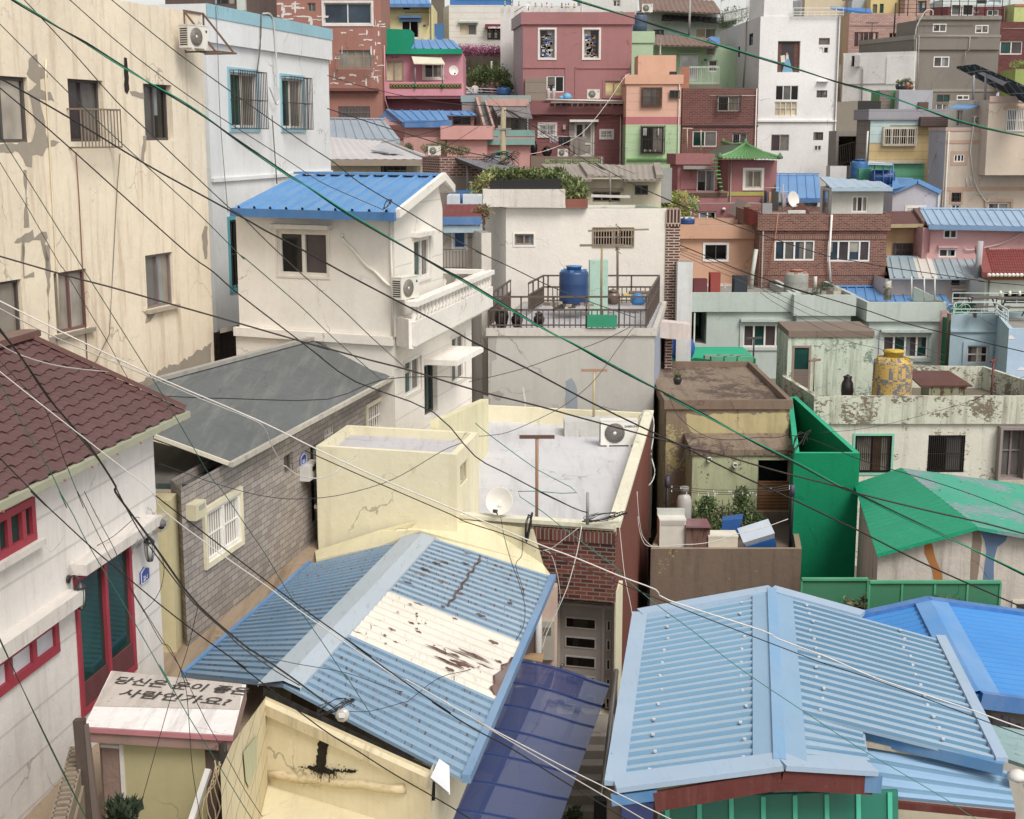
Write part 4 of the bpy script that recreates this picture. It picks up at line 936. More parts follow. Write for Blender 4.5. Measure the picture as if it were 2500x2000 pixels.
w.patch([(2255,1322),(2272,1320),(2285,1365),(2300,1400),(2302,1420),(2282,1422),(2275,1390),(2258,1350)],M('a8662c','plaster',dirt=.5),jit=.01)
w.patch([(2390,1290),(2460,1305),(2455,1322),(2435,1335),(2428,1365),(2425,1425),(2400,1425),(2408,1345),(2405,1320)],M('5a7396','plaster',dirt=.4),jit=.01)
w.patch([(2375,1290),(2392,1292),(2398,1325),(2385,1425),(2368,1425)],M('857263','plaster',dirt=.4),jit=.01)
w.win(2478,1473,2530,1512,f='c4bcae',n=1,g='gr',trim=(.08,'c9c0b2',.03))
cr('C8')
m_fg=M('3d7257','plaster',dirt=.2,bump=.3)
def fence(x0,x1,yt,D,zb,label,seams):
    a,b=at(x0,yt,D),at(x1,yt,D);b.z=a.z;t=T('sheet_fence',label,'fence',V3(((a.x+b.x)/2,D,zb)),'green sheet metal fences');mb=MB(m_fg)
    mb.hexa([z_(a,zb),z_(b,zb),z_(b,zb)+V3((0,.06,0)),z_(a,zb)+V3((0,.06,0))],[a,b,b+V3((0,.06,0)),a+V3((0,.06,0))]);mb.build('panel',t)
    s_=MB(M('4f8f6c','plain'));s_.bar(a+V3((0,0,.02)),b+V3((0,0,.02)),.09,.05)
    for k in range(seams+1):q_=lerp(a,b,k/seams);s_.bar(z_(q_,zb)+V3((0,-.01,0)),q_+V3((0,-.01,0)),.04,.03)
    s_.build('rail',t)
fence(165,630,47,28.2,-11.5,'shorter green sheet fence panel left of the taller one',1);fence(640,1560,66,27.2,-11.5,'longer green sheet fence behind the bright blue roof',4)
cr('B6')
m_mo=M('c4c6b2','plaster',dirt=.9,dcol='6a6250',peel=.62,pcol='7d705f',ps=1.1,bump=1.0)
m_mw=M('d2cdbe','plaster',dirt=.5,dcol='7a6f5e',peel=.42,pcol='93866f',ps=1.0,bump=.9)
cr('S');zt_=zat(966,43)
Pm=[PX(1918,46.6,zt_),PX(1994,43,zt_),PX(2620,43,zt_),PX(2400,48.6,zt_),PX(1918,48.9,zt_)]
H13=House('house','mossy peeling flat roofed house carrying a yellow tank',[('w',p.x,p.y)for p in Pm],zt_,-14,m_mw,close=True,par=.75,roofm=M('6a6052','conc',dirt=.7),band=(.86,.1,m_mo))
cr('B8');w=H13.w[1];root=H13.root
w.win(372,447,758,838,f='2c2420',n=2,g='br',bars=(18,'241c18',0,.02),trim=(.07,'86b8a4',.03),label='barred window with pale green frame and brown blind')
w.win(1142,443,1530,835,f='2c2420',n=2,g='bk',g2='gr',bars=(18,'241c18',0,.02))
w.win(1890,370,2130,880,f='7a6a66',n=2,g='gr',g2='gr',mid=.55,d=.08,trim=(.08,'8a7c78',.3))
w.panel(1850,890,2140,935,M('b5ab9c','plaster',dirt=.7),out=.35,name='sill')
cr('B5')
zt_=zat(850,46.6);Pr=[PX(1400,49.0,zt_),PX(1520,46.6,zt_)];cr('B6');Pr+=[PX(440,46.6,zt_)];Pr.append(Pr[0]+Pr[2]-Pr[1])
m_mi=M('c0ccb8','plaster',dirt=.95,dcol='5c6650',peel=.5,pcol='7f9080',ps=1.4,bump=.9)
rr=addwalls(H13,Pr,H13.z1-.8,zt_,m_mi)
cr('B5');rr[1].win(1560,955,1775,1460,f='8a756a',n=1,g='te',plate=(.46,'7d6c62'),name='door',d=.06,fw=.1,label='brown metal door with green glass')
slab(root,[z_(p,zt_+.18)+V3((0,-.06 if i in(1,2)else.05,0))for i,p in enumerate(Pr)],.2,M('7a685c','conc',dirt=.6,bump=1.4),'upper_roof')
cr('B6');p=at(640,1520,44.4);p.z=H13.z1-.75
tank('weathered yellow water tank with its coat flaking to grey',p,440*.21336/2/F*44.4*1.01,zat(1010,44.4)-p.z,'c9a23a','d0a820',peelm=M('cfa648','plaster',dirt=.4,dcol='6a6a70',peel=.74,pcol='74747c',ps=.7))
p=at(1300,1515,44.6);mb=MB(M('7a7a4c','metal',rust=.8,dirt=.6));c=V3((p.x,45.2,H13.z1-.7));t=T('hutch','low rusty hutch with a red brown sheet lid behind the mossy parapet','hutch',c)
mb.box(c+V3((0,0,.35)),(1.2,.9,.7));mb.build('body',t);slab(t,[c+V3((-.9,-.5,.72)),c+V3((.75,-.5,.72)),c+V3((.35,.7,1.0)),c+V3((-1.1,.7,1.0))],.05,M('5a2a22','metal',rust=.9,dirt=.6,fade=.05),'lid')
p=at(1300,1520,45);cr('B5');p=at(1960,1400,45)
cr('B6');p=at(165,1515,44.6);pot('dark clay jar half hidden behind the mossy parapet',V3((p.x,45.0,H13.z1-.72)),.2,.95,'2a2320')
cr('B5');p=at(1808,1480,45.3);tpole('clothesline_pole','thin rusty T pole beside the brown door on the mossy roof',p,zat(1125,45.3)-p.z,.5,'8a6a58',None,.6,r=.02)
cr('B6');p=at(1790,1420,44.8);p.z=H13.z1-.7;tpole('clothesline_pole','dark red T pole at the right end of the mossy roof',p,zat(1130,44.8)-p.z,.55,'6a2f2c',None,.9,r=.035)
cr('B4')
cr('S')
m_conc=M('9c8468','conc',dirt=.6,dcol='5f4c38',bump=.9)
m_fb=M('8ca1b2','metal',dirt=.4,dcol='8a9098',fade=.75,fcol='a9b6c0',rust=.3,rs=(5,.25,1))
m_fbl=M('5f7c94','metal',dirt=.6,dcol='8d949a',fade=.5,fcol='8da0ae',rust=.34,rs=(5,.2,1))
m_cs=M('dad1c2','metal',dirt=.6,dcol='9a8570',fade=.1,fcol='e0d8c4',rust=.42,rs=(3,.5,1))
m_fb2=M('7895ae','metal',dirt=.45,dcol='7a8a98',fade=.5,fcol='93adc4',rust=.2,rs=(3.5,.6,1))
m_rib=M('5b788f','metal',dirt=.55,dcol='6a4a3c',fade=.1,fcol='8a9fb5',rust=.66,rs=(9,.09,1))  # rusty ribs, with a deeper blue painting in the shade of the flanks
R1,R2=at(1032,1305,27.3),at(692,1676,19.5);R2.z=R1.z=(R1.z+R2.z)/2
ra,rb_=atz(1345,1409,-8.33),atz(1131,1902,-8.33)
la,lb=atz(760,1376,-8.15),atz(452,1647,-8.15);l2=V3((lb.x+1.15,19.4,-8.05))
K1=T('low_house','low cream house under a rusty pale blue corrugated metal roof','house',V3((-1.5,22,-14)))
lb2=at(640,1692,19.6)
def seg(t):return lerp(rb_,ra,t),lerp(R2,R1,t)
for t0,t1,m,dz in((0,.30,m_fb2,0),(.30,.585,m_cs,.012),(.585,1,m_fb,0)):
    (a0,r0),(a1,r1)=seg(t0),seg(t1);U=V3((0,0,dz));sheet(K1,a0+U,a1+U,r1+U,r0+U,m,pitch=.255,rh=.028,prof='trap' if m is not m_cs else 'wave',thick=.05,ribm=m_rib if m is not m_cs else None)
sheet(K1,la,lb,R2,R1,m_fbl,pitch=.24,rh=.03,prof='trap',thick=.05,ribm=M('42637f','metal',dirt=.7,dcol='5f463a',fade=.1,rust=.62,rs=(9,.09,1)))  # rib flanks: rust and dirt over a darker blue for painted shade
m_rc1=M('a4b0ba','metal',dirt=.55,fade=.3,rust=0)
def ridgecap(par,p,q,wl,wr,dl,dr,m,up_=.05,name='ridge_cap'):
    mb=MB(m);U=V3((0,0,up_));p,q=V3(p),V3(q)
    for s_,dv in((wl,dl),(wr,dr)):
        dv=V3(dv).normalized()*s_;mb.face([p+U,q+U,q+U+dv,p+U+dv]);mb.face([p+U+dv,q+U+dv,q+U+dv+V3((0,0,-.05)),p+U+dv+V3((0,0,-.05))])
    return mb.build(name,par)
ridgecap(K1,R1,R2,.4,.3,((la+lb)/2-(R1+R2)/2),((ra+rb_)/2-(R1+R2)/2),m_rc1,.06)
beam(K1,la+V3((-.03,0,-.0)),lb+V3((-.03,0,0)),.07,.1,M('3f74ab','metal',dirt=.3),'gutter')
beam(K1,ra+V3((.04,0,.0)),rb_+V3((.04,0,0)),.12,.12,M('5f86b0','metal',dirt=.3,rust=.2),'gutter')
random.seed(5);m_rs=M('6a3a26','metal',dirt=.7,rust=.9);nr=(ra-rb_).cross(R1-rb_).normalized();nr=nr if nr.z>0 else-nr
def onroof(u,v,o=.045):(a0,r0)=seg(u);return lerp(a0,r0,v)+nr*o
for k in range(46):
    u=random.uniform(.31,.57)if k<30 else random.uniform(.6,.98);v=random.uniform(.03,.75)if k<30 else random.uniform(.02,.95);l_=random.uniform(.02,.12)*(1.9 if k<12 else.7);wd_=random.uniform(.002,.006)
    if k<12:u=.36+.014*(k%6)+.02*(k//6);v=random.uniform(.05,.3)
    P=[]
    for j in range(7):P.append(onroof(u+wd_*math.sin(j*1.7+k)*.4+wd_*(1-abs(j-3)/3.5),v+l_*j/6))
    for j in range(6,-1,-1):P.append(onroof(u-wd_*math.cos(j*2.1+k)*.3-wd_*(1-abs(j-3)/3.5),v+l_*j/6))
    MB(m_rs).face(P).build('rust_stain',K1)
P=[onroof(.31,.0),onroof(.5,.0),onroof(.49,.025),onroof(.46,.03),onroof(.44,.06),onroof(.42,.045),onroof(.38,.075),onroof(.35,.05),onroof(.33,.065),onroof(.31,.03)]
MB(m_rs).face(P).build('rust_stain',K1)
mb=MB(M('4a2a22','metal',rust=.8));prev=None
for k in range(15):
    q=onroof(.62+.36*k/14*.95,.52+.012*math.sin(k*2.3),.05)
    if prev:mb.bar(prev,q,.035,.012)
    prev=q
mb.build('lap_joint',K1)
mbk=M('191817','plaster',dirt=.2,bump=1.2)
g0,g1=at(640,1694,19.35),at(1062,1898,17.75)
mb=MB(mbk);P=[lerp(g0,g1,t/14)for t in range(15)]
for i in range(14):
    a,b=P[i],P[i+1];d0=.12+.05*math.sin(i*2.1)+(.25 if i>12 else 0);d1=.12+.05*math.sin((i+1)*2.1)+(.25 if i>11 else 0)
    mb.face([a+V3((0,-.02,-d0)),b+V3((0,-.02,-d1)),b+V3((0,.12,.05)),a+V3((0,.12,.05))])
mb.build('felt_edge',K1)
m_cg=M('e4d8b6','plaster',dirt=.25,dcol='a88f62',bump=.6);m_cb=M('d3c4a0','plaster',dirt=.65,dcol='4f463a',peel=.12,pcol='3a342c',ps=3.0)
wa,wb_=at(648,1700,19.25),at(1050,1880,17.7);
class HX:pass
K1h=HX();K1h.root=K1;K1h.extra=[]
Wg=Wall(K1h,wa,wb_,-14,wb_.z-.02,m_cg);Wg.h=K1h
mb=MB(m_cg);mb.face([Wg.p(0,-12),Wg.p(Wg.L,-12),Wg.p(Wg.L,wb_.z),Wg.p(0,wa.z)]);
mb.face([Wg.p(Wg.L,-12),Wg.p(Wg.L,-12)+V3((1.2,7.5,0)),Wg.p(Wg.L,wb_.z)+V3((1.2,7.5,-.1)),Wg.p(Wg.L,wb_.z)])
mb.face([V3((la.x+.3,la.y,-9.5)),V3((la.x+.3,la.y,-8.2)),Wg.p(0,wa.z-.1),Wg.p(0,-12)])
mb.build('wall',K1)
mb=MB(m_cb);n=12
for i in range(n):
    u0,u1=Wg.L*i/n,Wg.L*(i+1)/n;f=lambda u:lerp(wa.z,wb_.z,u/Wg.L)
    mb.hexa([Wg.p(u0,f(u0)-.24,.08),Wg.p(u1,f(u1)-.24,.08),Wg.p(u1,f(u1)-.24,0),Wg.p(u0,f(u0)-.24,0)],[Wg.p(u0,f(u0)-.08,.08),Wg.p(u1,f(u1)-.08,.08),Wg.p(u1,f(u1)-.05,0),Wg.p(u0,f(u0)-.05,0)])
mb.build('gable_band',K1)
cr('C3')
mb=MB(M('1e1a16','plaster',dirt=.1,bump=1.5));O=.012
def blob(mb,W_,pts,jit,out):
    Q=[]
    P=[W_.on(x,y,out)for x,y in pts]
    for i in range(len(P)):
        a,b=P[i],P[(i+1)%len(P)];m_=max(1,int((b-a).length/.04))
        for k in range(m_):Q.append(a.lerp(b,k/m_)+W_.t*random.uniform(-jit,jit)+V3((0,0,random.uniform(-jit,jit))))
    mb.face(Q)
blob(mb,Wg,[(980,950),(1060,985),(1045,1100),(1030,1200),(1010,1290),(1060,1310),(1290,1310),(1240,1335),(1100,1330),(1040,1345),(940,1330),(870,1300),(780,1290),(930,1280),(950,1150),(960,1050)],.02,O)
for k in range(24):x=random.gauss(1020,110);l_=random.uniform(15,110)*max(.2,1-abs(x-1020)/260);blob(mb,Wg,[(x,1300),(x+random.uniform(5,16),1300),(x+7,1318+l_),(x+3,1322+l_)],.008,.072+O)
for k in range(60):x,y=random.gauss(1020,130),random.gauss(1320,45);r_=random.uniform(2,7);blob(mb,Wg,[(x-r_,y),(x,y-r_),(x+r_,y),(x,y+r_)],.004,O if y<1330 else.073+O)
mb.build('tar_stain',K1)
pp=MB(M('d3c096','plaster',dirt=.7,dcol='7a5a4a',bump=1.2));pa,pb2=Wg.on(525,1350,.02),Wg.on(1685,1480,.02);pts=[lerp(pa,pb2,i/10)+V3((0,0,.015*math.sin(i*2)))for i in range(11)];pp.tube(pts,.065,n=12);pp.build('drainpipe',K1)
fl=[Wg.on(525,1430),Wg.on(1760,1610)];m_lr=M('dccfa6','plaster',dirt=.35,dcol='a08c66')
zf2=fl[0].z;slab(K1,[z_(fl[0],zf2),z_(fl[1],zf2),z_(fl[1],zf2)+V3((-.35,-4.4,0)),z_(fl[0],zf2)+V3((-.9,-4.4,0))],.3,m_lr,'lower_roof')
sa=Wg.p(0,0);cr('S');sb=at(568,1815,15.85);sb=V3((sb.x,sb.y,0));cr('C3');sb2=sa+(sb-sa)*1.3
Ws=Wall(K1h,sb2,sa,-14,-8.2,M('d6c79f','brick',bw=.75,bh=.38,ms=.01,mor='9d8c66',c2='d2c299',dirt=.35));
mb=MB(Ws.mat);zt3=lambda q:-7.55-.02;mb.face([z_(sb2,-14),z_(sa,-14),z_(sa,wa.z-.02),z_(sb,-7.03),z_(sb2,-6.9)])
mb.build('side_wall',K1)
mb=MB(M('b9ba92','plaster',dirt=.3));P=[Ws.on(x,y,.02)for x,y in((325,1160),(440,1020),(438,1280),(375,1460),(345,1400))];mb.face(P);mb.build('shutter',K1)
cr('C3');mb=MB(M('d9d9dc','plain',rough=.3));P=[at(1975,1215,17.6),at(2060,1275,17.5),at(2065,1510,16.9),at(1900,1375,17.1)];mb.face(P);mb.face([p+V3((0,.02,-.03))for p in reversed(P)]);mb.build('bent_flashing',K1)
m_st=M('8a8178','conc',dirt=.4);m_st2=M('5f5751','conc',dirt=.5)
cr('S')
S1=T('stairs','narrow concrete steps running down from the grey door','stairs',V3((1.2,25.5,-14)))
z=-11.6;y=27.45
xl,xr=colx(1330,27,-11.6),colx(1500,27,-11.6)
land=MB(m_st);land.box(((xl+xr)/2,27.0,z-.9),(xr-xl+1.2,1.1,1.8));land.build('landing',S1)
y=26.45
for k in range(13):
    z-=.175;st=MB(m_st);st.box(((xl+xr)/2-.05*k,y-.14,z-.6),(xr-xl+1.2,.285,1.2));st.build('step',S1);y-=.285
rl=MB(M('a5a09c','plain',metal=.7,rough=.3));cr('C6');p0,p1=at(1815,420,26.6),at(1680,1545,22.3);rl.tube([p0,lerp(p0,p1,.3),p1],.045);
for t_ in(.02,.5,.98):q=lerp(p0,p1,t_);rl.tube([q,z_(q,q.z-1.0)],.03)
rl.thing('handrail','polished steel handrail sloping down beside the steps','handrail')
q=at(1672,1545,22.2);MB(M('1c1a1a','plain')).box(q+V3((0,0,-.6)),(.2,.2,1.2)).thing('gate_post','short black post at the lower end of the steel handrail','post')
q=at(1440,1660,23.5);leaves(None,[(q+V3((0,0,-.15)),(.16,.14,.22))],M('38472c','leaf'),260,.1,upb=.9).thing('weed','dark green weed growing at the edge of the steps','plant')
Cn=T('canopy','translucent blue plastic canopy covering the steps','canopy',V3((.5,22,-14)))
cr('C6')
q0,q1,q2,q3=at(975,322,25.2),at(1760,540,24.6),at(1190,2100,18.6),at(-120,1950,18.3)
pm=bpy.data.materials.new('polycarbonate');pm.use_nodes=True;b_=pm.node_tree.nodes['Principled BSDF'];b_.inputs['Base Color'].default_value=(.05,.07,.18,1);b_.inputs['Roughness'].default_value=.04;b_.inputs['Alpha'].default_value=.9;b_.inputs['IOR'].default_value=1.8;b_.inputs['Specular IOR Level'].default_value=.8
mb=MB(pm);nx,ny=8,12;vs=[]
q3b=lerp(q0,q3,1)
for j in range(ny+1):
    for i in range(nx+1):u,v=i/nx,j/ny;vs.append(lerp(lerp(q0,q1,u),lerp(q3,q2,u),v)+V3((0,0,(.05*math.sin(math.pi*min(1,u*1.15+.05))))))
mb.mesh(vs,[(j*(nx+1)+i,j*(nx+1)+i+1,(j+1)*(nx+1)+i+1,(j+1)*(nx+1)+i)for j in range(ny)for i in range(nx)],None,True);mb.build('sheet',Cn)
rm=M('2a3f78','plain',rough=.4)
for k in range(0,8):
    v=.02+k*.137;pts=[lerp(lerp(q0,q1,u/8),lerp(q3,q2,u/8),v)+V3((0,0,.05*math.sin(math.pi*min(1,u/8*1.15+.05))+.012))for u in range(9)];mb=MB(rm)
    for i in range(8):mb.bar(pts[i],pts[i+1],.022,.02)
    mb.build('batten',Cn)
for u in(.38,.78):
    mb=MB(M('aab4cc','plain'));a,b=lerp(q0,q1,u)+V3((0,0,-.0)),lerp(q3,q2,u)+V3((0,0,0));mb.bar(a+V3((0,0,-.05)),b+V3((0,0,-.05)),.1,.03);mb.build('support_bar',Cn)
cr('C5')
p=at(1080,1470,26.2);mb=MB(M('a5845c','plain'));mb.hexa([at(965,1470,26.3),at(1165,1510,26.1),at(1180,1432,26.6),at(1060,1430,26.7)],[at(965,1470,26.3)+V3((0,0,.03)),at(1165,1510,26.1)+V3((0,0,.03)),at(1180,1432,26.6)+V3((0,0,.03)),at(1060,1430,26.7)+V3((0,0,.03))]);mb.thing('board','small chipboard sheet lying beside the blue canopy','board')
t=T('door_wall','pale plastered strip of wall with white drainpipe left of the grey door','wall',at(1100,1400,27.3));mb=MB(M('c5a898','plaster',dirt=.4));a=at(1000,1390,27.3);mb.box((a.x+.25,27.4,-10.4),(.85,.25,3.2));mb.build('panel',t);mb=MB(M('d5d0cc','plain'));a=at(1128,1200,27.0);mb.tube([z_(a,-11.5),z_(a,-8.6)],.075);mb.build('drainpipe',t)
p=at(1205,1300,27.2);t=T('electric_meter','grey meter box tucked between the drainpipe and the grey door','meter',p);MB(M('a39c8c','plain')).box(p,(.3,.15,.8)).build('case',t);MB(M('6a665c','glass')).box(p+V3((0,-.08,.2)),(.16,.012,.16)).build('dial',t)
cr('C2')
zs=-7.0
s0,s1,s2,s3=atz(975,425,zs),atz(2160,545,zs),atz(2045,990,zs),atz(735,912,zs)
m_sl=M('e2dcd8','conc',dirt=.6,dcol='6a5a50',bump=1.0,peel=0)
m_slg=M('b9aea4','plaster',dirt=.9,dcol='7a6c60',peel=.3,pcol='8a7c70',ps=4,bump=1.0)
K2=T('shed','small concrete shed with black Hangul lettering on its white slab roof','shed',V3((-4.2,17,-14)))
slab(K2,[s3,s2,s1,s0],.2,m_sl,'roof_slab',low=M('8f6f66','conc',dirt=.7))
v0,v1=lerp(s0,s3,.66),lerp(s1,s2,.52);mb=MB(m_slg);U=V3((0,0,.005));mb.face([v0+U,v1+U+(s1-s2)*.0,lerp(s0,s1,.97)+U,lerp(s0,s1,.01)+U]);mb.build('weathered_patch',K2)
beam(K2,s3+V3((0,-.02,-.03)),s2+V3((0,-.02,-.03)),.03,.06,M('b06a70','plain'),'painted_edge')
m_ink=M('443c38','plain',rough=.8)
axx=(s1-s0).normalized();ayy=(s0-s3);ayy=(ayy-axx*ayy.dot(axx)).normalized()
l1,l2_=atz(1545,580,zs)+V3((0,0,.012)),atz(1545,660,zs)+V3((0,0,.012))
wl1=(atz(2230,630,zs)-atz(945,500,zs)).length
ax1=(atz(2060,615,zs)-atz(1010,520,zs)).normalized()
fz=V3((0,0,1)).cross(ax1)
lettering(K2,'당신은 운이 좋은',.27,atz(1590,566,zs)+V3((0,0,.012)),ax1,fz,m_ink,.006,fit=1.85)
lettering(K2,'사람인가요?',.27,atz(1530,668,zs)+V3((0,0,.012)),ax1,fz,m_ink,.006,fit=1.5)
p0_,p1_=V3((s3.x+.12,s3.y+.18,0)),V3((s2.x-.1,s2.y+.18,0))
m_b1=M('7a6a60','conc',dirt=.7,bump=1.2);m_yg=M('a89f72','plaster',dirt=.25,dcol='857a55',bump=.2)
class K2H:pass
k2h=K2H();k2h.root=K2;k2h.extra=[]
Wk=Wall(k2h,p0_,p1_,-14,zs-.2,m_b1)
mb=MB(m_b1);mb.hexa([z_(p0_,-14),z_(p1_,-14),z_(p1_,-14)+V3((-.45,1.6,0)),z_(p0_,-14)+V3((0,1.6,0))],[z_(p0_,zs-.2),z_(p1_,zs-.2),z_(p1_,zs-.2)+V3((-.45,1.6,0)),z_(p0_,zs-.2)+V3((0,1.6,0))]);mb.build('wall',K2)
for(x0,x1,y0,y1,m,o)in((900,1055,1090,2400,M('8a6e62','conc',dirt=.6,bump=1.3),.03),(1060,1095,1050,2400,M('cfc8c0','plaster',dirt=.3),.05),(1075,1805,1075,2400,m_yg,.035),(895,1045,1000,1065,m_yg,.03),(895,1060,1065,1090,M('cfc8c0','plaster'),.04),(1065,1810,1010,1085,m_yg,.055),(1805,1925,1130,2400,M('5a4a40','conc',dirt=.8),.02)):
    ym=1100;u0,u1=Wk.uz(x0,ym)[0],Wk.uz(x1,ym)[0];z1=Wk.uz((x0+x1)/2,y0)[1];z0_=max(-13.9,Wk.uz((x0+x1)/2,y1)[1])if y1<2300 else-13.9
    q=MB(m);Wk.boxw(q,u0,u1,z0_,z1,-.01,o,m);q.build('panel',K2)
for k,(x,y,yy,r,lb_,col)in enumerate(((695,850,2300,.12,'thick weathered plank leaning against the left corner of the shed','4a3d36'),(745,895,2300,.07,'thin grey plank beside the thicker one at the left corner of the shed','6a5c55'))):
    a=at(x,y,15.85);b=V3((a.x+.18+.1*k,15.6,-10.2));MB(M(col,'conc',dirt=.7)).bar(a,b,r,r).thing('plank',lb_,'plank')
a=at(1830,1290,15.7);b=at(1660,1800,15.2);MB(M('c9c5bf','plain')).bar(a,b,.07,.05).thing('white_board','narrow white board leaning on the shed front','board')
a=at(1955,1060,15.6);b=at(1900,2000,15.3);MB(M('2b241f','conc')).tube([a,lerp(a,b,.4)+V3((.03,0,0)),b],.05).thing('post','charred dark post at the right corner of the shed','post')
mb=MB(M('b59e78','plain'));
for k in range(5):p=at(1885+k*9,1230,15.5);q_=at(1760+k*40,1900,15.1);mb.tube([lerp(p,q_,i/8)+V3((.05*math.sin(i+k),0,.03*math.cos(i*1.7+k)))for i in range(9)],.009,n=4)
mb.thing('twine','tangle of tan twine hanging from the charred post','twine')
p=at(1085,1700,14.6);leaves(None,[(p,(.16,.16,.1))],M('2f3b28','leaf'),500,.14,upb=1.8).thing('shrub','spiky dark green plant at the foot of the shed','plant')
blk=T('block_wall','low wall of hollow concrete blocks stepping down beside the shed','wall',V3((-5.2,14.6,-9.4)))
a,b=at(690,1150,16.4),at(370,1720,13.4);b.z=a.z
m_hb=M('8a7a66','conc',dirt=.6,bump=1.2);n=8;d=(b-a)/n
mb=MB(m_hb);mb.bar(a+V3((.03,0,-1.2)),b+V3((.03,0,-1.2)),.2,2.2);mb.build('wall_body',blk)
for k in range(n):
    p,q_=a+d*(k+.02),a+d*(k+.98);B_=MB(m_hb);t_=(q_-p).normalized();nn_=V3((t_.y,-t_.x,0));W_,L_=.2,(q_-p).length
    for s_ in(-1,1):B_.bar(p+nn_*s_*.085,q_+nn_*s_*.085,.03,.2)
    for f_ in(.03,.35,.65,.97):B_.bar(lerp(p,q_,f_)-nn_*.085,lerp(p,q_,f_)+nn_*.085,.035,.2)
    B_.build('block',blk)
MB(M('151413','plain')).bar(a+V3((.0,0,-.08)),b+V3((0,0,-.08)),.14,.01).build('hollow_shade',blk)  # near-black sheet in the block cells, painting the shade inside them
gp=[V3((-9.5,10.5,-9.0)),V3((-4.4,10.5,-9.0)),V3((-4.2,16,-8.75)),V3((-3.9,20.0,-8.62)),V3((-2.9,24.5,-8.55)),V3((-2.0,27.4,-8.5)),V3((-3.4,31.5,-8.45)),V3((-4.0,36,-8.4)),V3((-7.5,36,-8.4)),V3((-9,24,-8.5)),V3((-9.5,18,-8.7))]
mb=MB(M('97826a','conc',dirt=.85,dcol='5f4832',bump=1.2,peel=.3,pcol='7d6248',ps=.6));mb.face(gp);n=len(gp)
for i in range(n):mb.face([gp[i],gp[(i+1)%n],z_(gp[(i+1)%n],-15),z_(gp[i],-15)])
mb.thing('lane',None,None,kind='structure')
mb=MB(M('c9c3bb','plaster',dirt=.5));cr('C2')
P=[atz(0,1500,-8.72),atz(0,1660,-8.72),atz(170,1560,-8.72),atz(310,1400,-8.72),atz(300,1360,-8.72),atz(455,1290,-8.72),atz(480,1220,-8.72),atz(650,1120,-8.72),atz(650,1000,-8.7)]
mb.face([p+V3((0,0,.02))for p in P]);mb.thing('cement_strip','white cement splash along the foot of the white house','cement strip')
cr('S')
m_fr=M('8da6ba','metal',dirt=.45,dcol='8c989e',fade=.5,fcol='a3b6c6',rust=.16);m_fr_shade=M('527c9a','metal',dirt=.2,dcol='7a8a94',fade=.25,fcol='6f9abc',rust=.1)  # second blue is a darker copy, painting shade onto the rib flanks
m_frt=M('93abc4','metal',dirt=.4,dcol='7d8a94',fade=.35,rust=.26);m_frd=M('3f78ad','metal',dirt=.3)
rf,rn_=at(1884,1452,24.4),at(1903,1862,17.3);zr_=(rf.z+rn_.z)/2;rf.z=rn_.z=zr_
zl_=-8.22
L1,L2=atz(1562,1505,zl_),atz(1500,1922,zl_)
r1_,r2_=atz(2296,1562,-8.32),atz(2446,1864,-8.32);r3=atz(2126,1882,-8.2)
K3=T('low_house','low house under a pale blue corrugated roof with white clips and red fascia','house',V3((2.5,20,-14)))
sheet(K3,L2,L1,rf,rn_,m_fr,pitch=.265,rh=.045,prof='trap',thick=.05,ribm=m_fr_shade)
tq=.0
rs_n=lerp(rn_,rf,.10)
q_b=at(2090,1795,18.6);
sheet(K3,r1_,r2_,lerp(rn_,rf,.27),rf,m_fr,pitch=.265,rh=.045,prof='trap',thick=.05,ribm=m_fr_shade)
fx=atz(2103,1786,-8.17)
sheet(K3,fx,r3,rn_,lerp(rn_,rf,.27),m_fr,pitch=.265,rh=.045,prof='trap',thick=.05,ribm=m_fr_shade)
m_rc=M('7a9fbe','metal',dirt=.15,fade=.2)
ridgecap(K3,rf,rn_,.36,.36,((L1+L2)/2-(rf+rn_)/2),((r1_+r2_)/2-(rf+rn_)/2),m_rc,.065)
beam(K3,rf+V3((0,0,.07)),rn_+V3((0,0,.07)),.16,.06,M('6f9fca','metal'),'ridge_cap')
for a,b,wd_,h_ in((L1,L2,.26,.07),(L1,rf,.3,.09),(rf,lerp(rf,r1_,.55),.3,.09),(L2,rn_,.42,.07),(rn_,r3,.42,.07),(r1_,r2_,.16,.07)):
    beam(K3,a+V3((0,0,.05)),b+V3((0,0,.05)),wd_,h_,m_frt,'verge_trim')
m_rf=M('5f2a26','plaster',dirt=.5,dcol='8a5a50',bump=.6)
for a,b in((L2+V3((.5,0,0)),rn_),(rn_,r3)):beam(K3,a+V3((0,-.14,-.13)),b+V3((0,-.14,-.13)),.06,.26,m_rf,'fascia')
beam(K3,L2+V3((-.05,-.16,-.1)),lerp(L2,rn_,.25)+V3((0,-.16,-.1)),.07,.14,m_frd,'gutter')
beam(K3,r3+V3((-.5,-.16,-.08)),r3+V3((.1,-.16,-.1)),.08,.24,m_frd,'gutter')
clip=M('c2c4c6','plain',rough=.3)
def onq(a,b,c,d,u,v,o=.06):
    n_=(V3(b)-V3(a)).cross(V3(d)-V3(a)).normalized();n_=n_ if n_.z>0 else-n_;return lerp(lerp(a,b,u),lerp(d,c,u),v)+n_*o
for k in range(12):
    for v in(.22,.78):p=onq(L2,L1,rf,rn_,.04+k*.082,v);MB(clip).box(p+V3((random.uniform(-.05,.05),random.uniform(-.02,.02),-.01)),(.042,.042,.025),None,(1,random.uniform(-.4,.4),0)).build('roof_clip',K3)
for k in range(12):
    for v in(.25,.78):p=onq(r2_,r1_,rf,lerp(rn_,rf,.27),.04+k*.082,v);MB(clip).box(p+V3((random.uniform(-.05,.05),random.uniform(-.02,.02),-.01)),(.042,.042,.025),None,(1,random.uniform(-.4,.4),0)).build('roof_clip',K3)
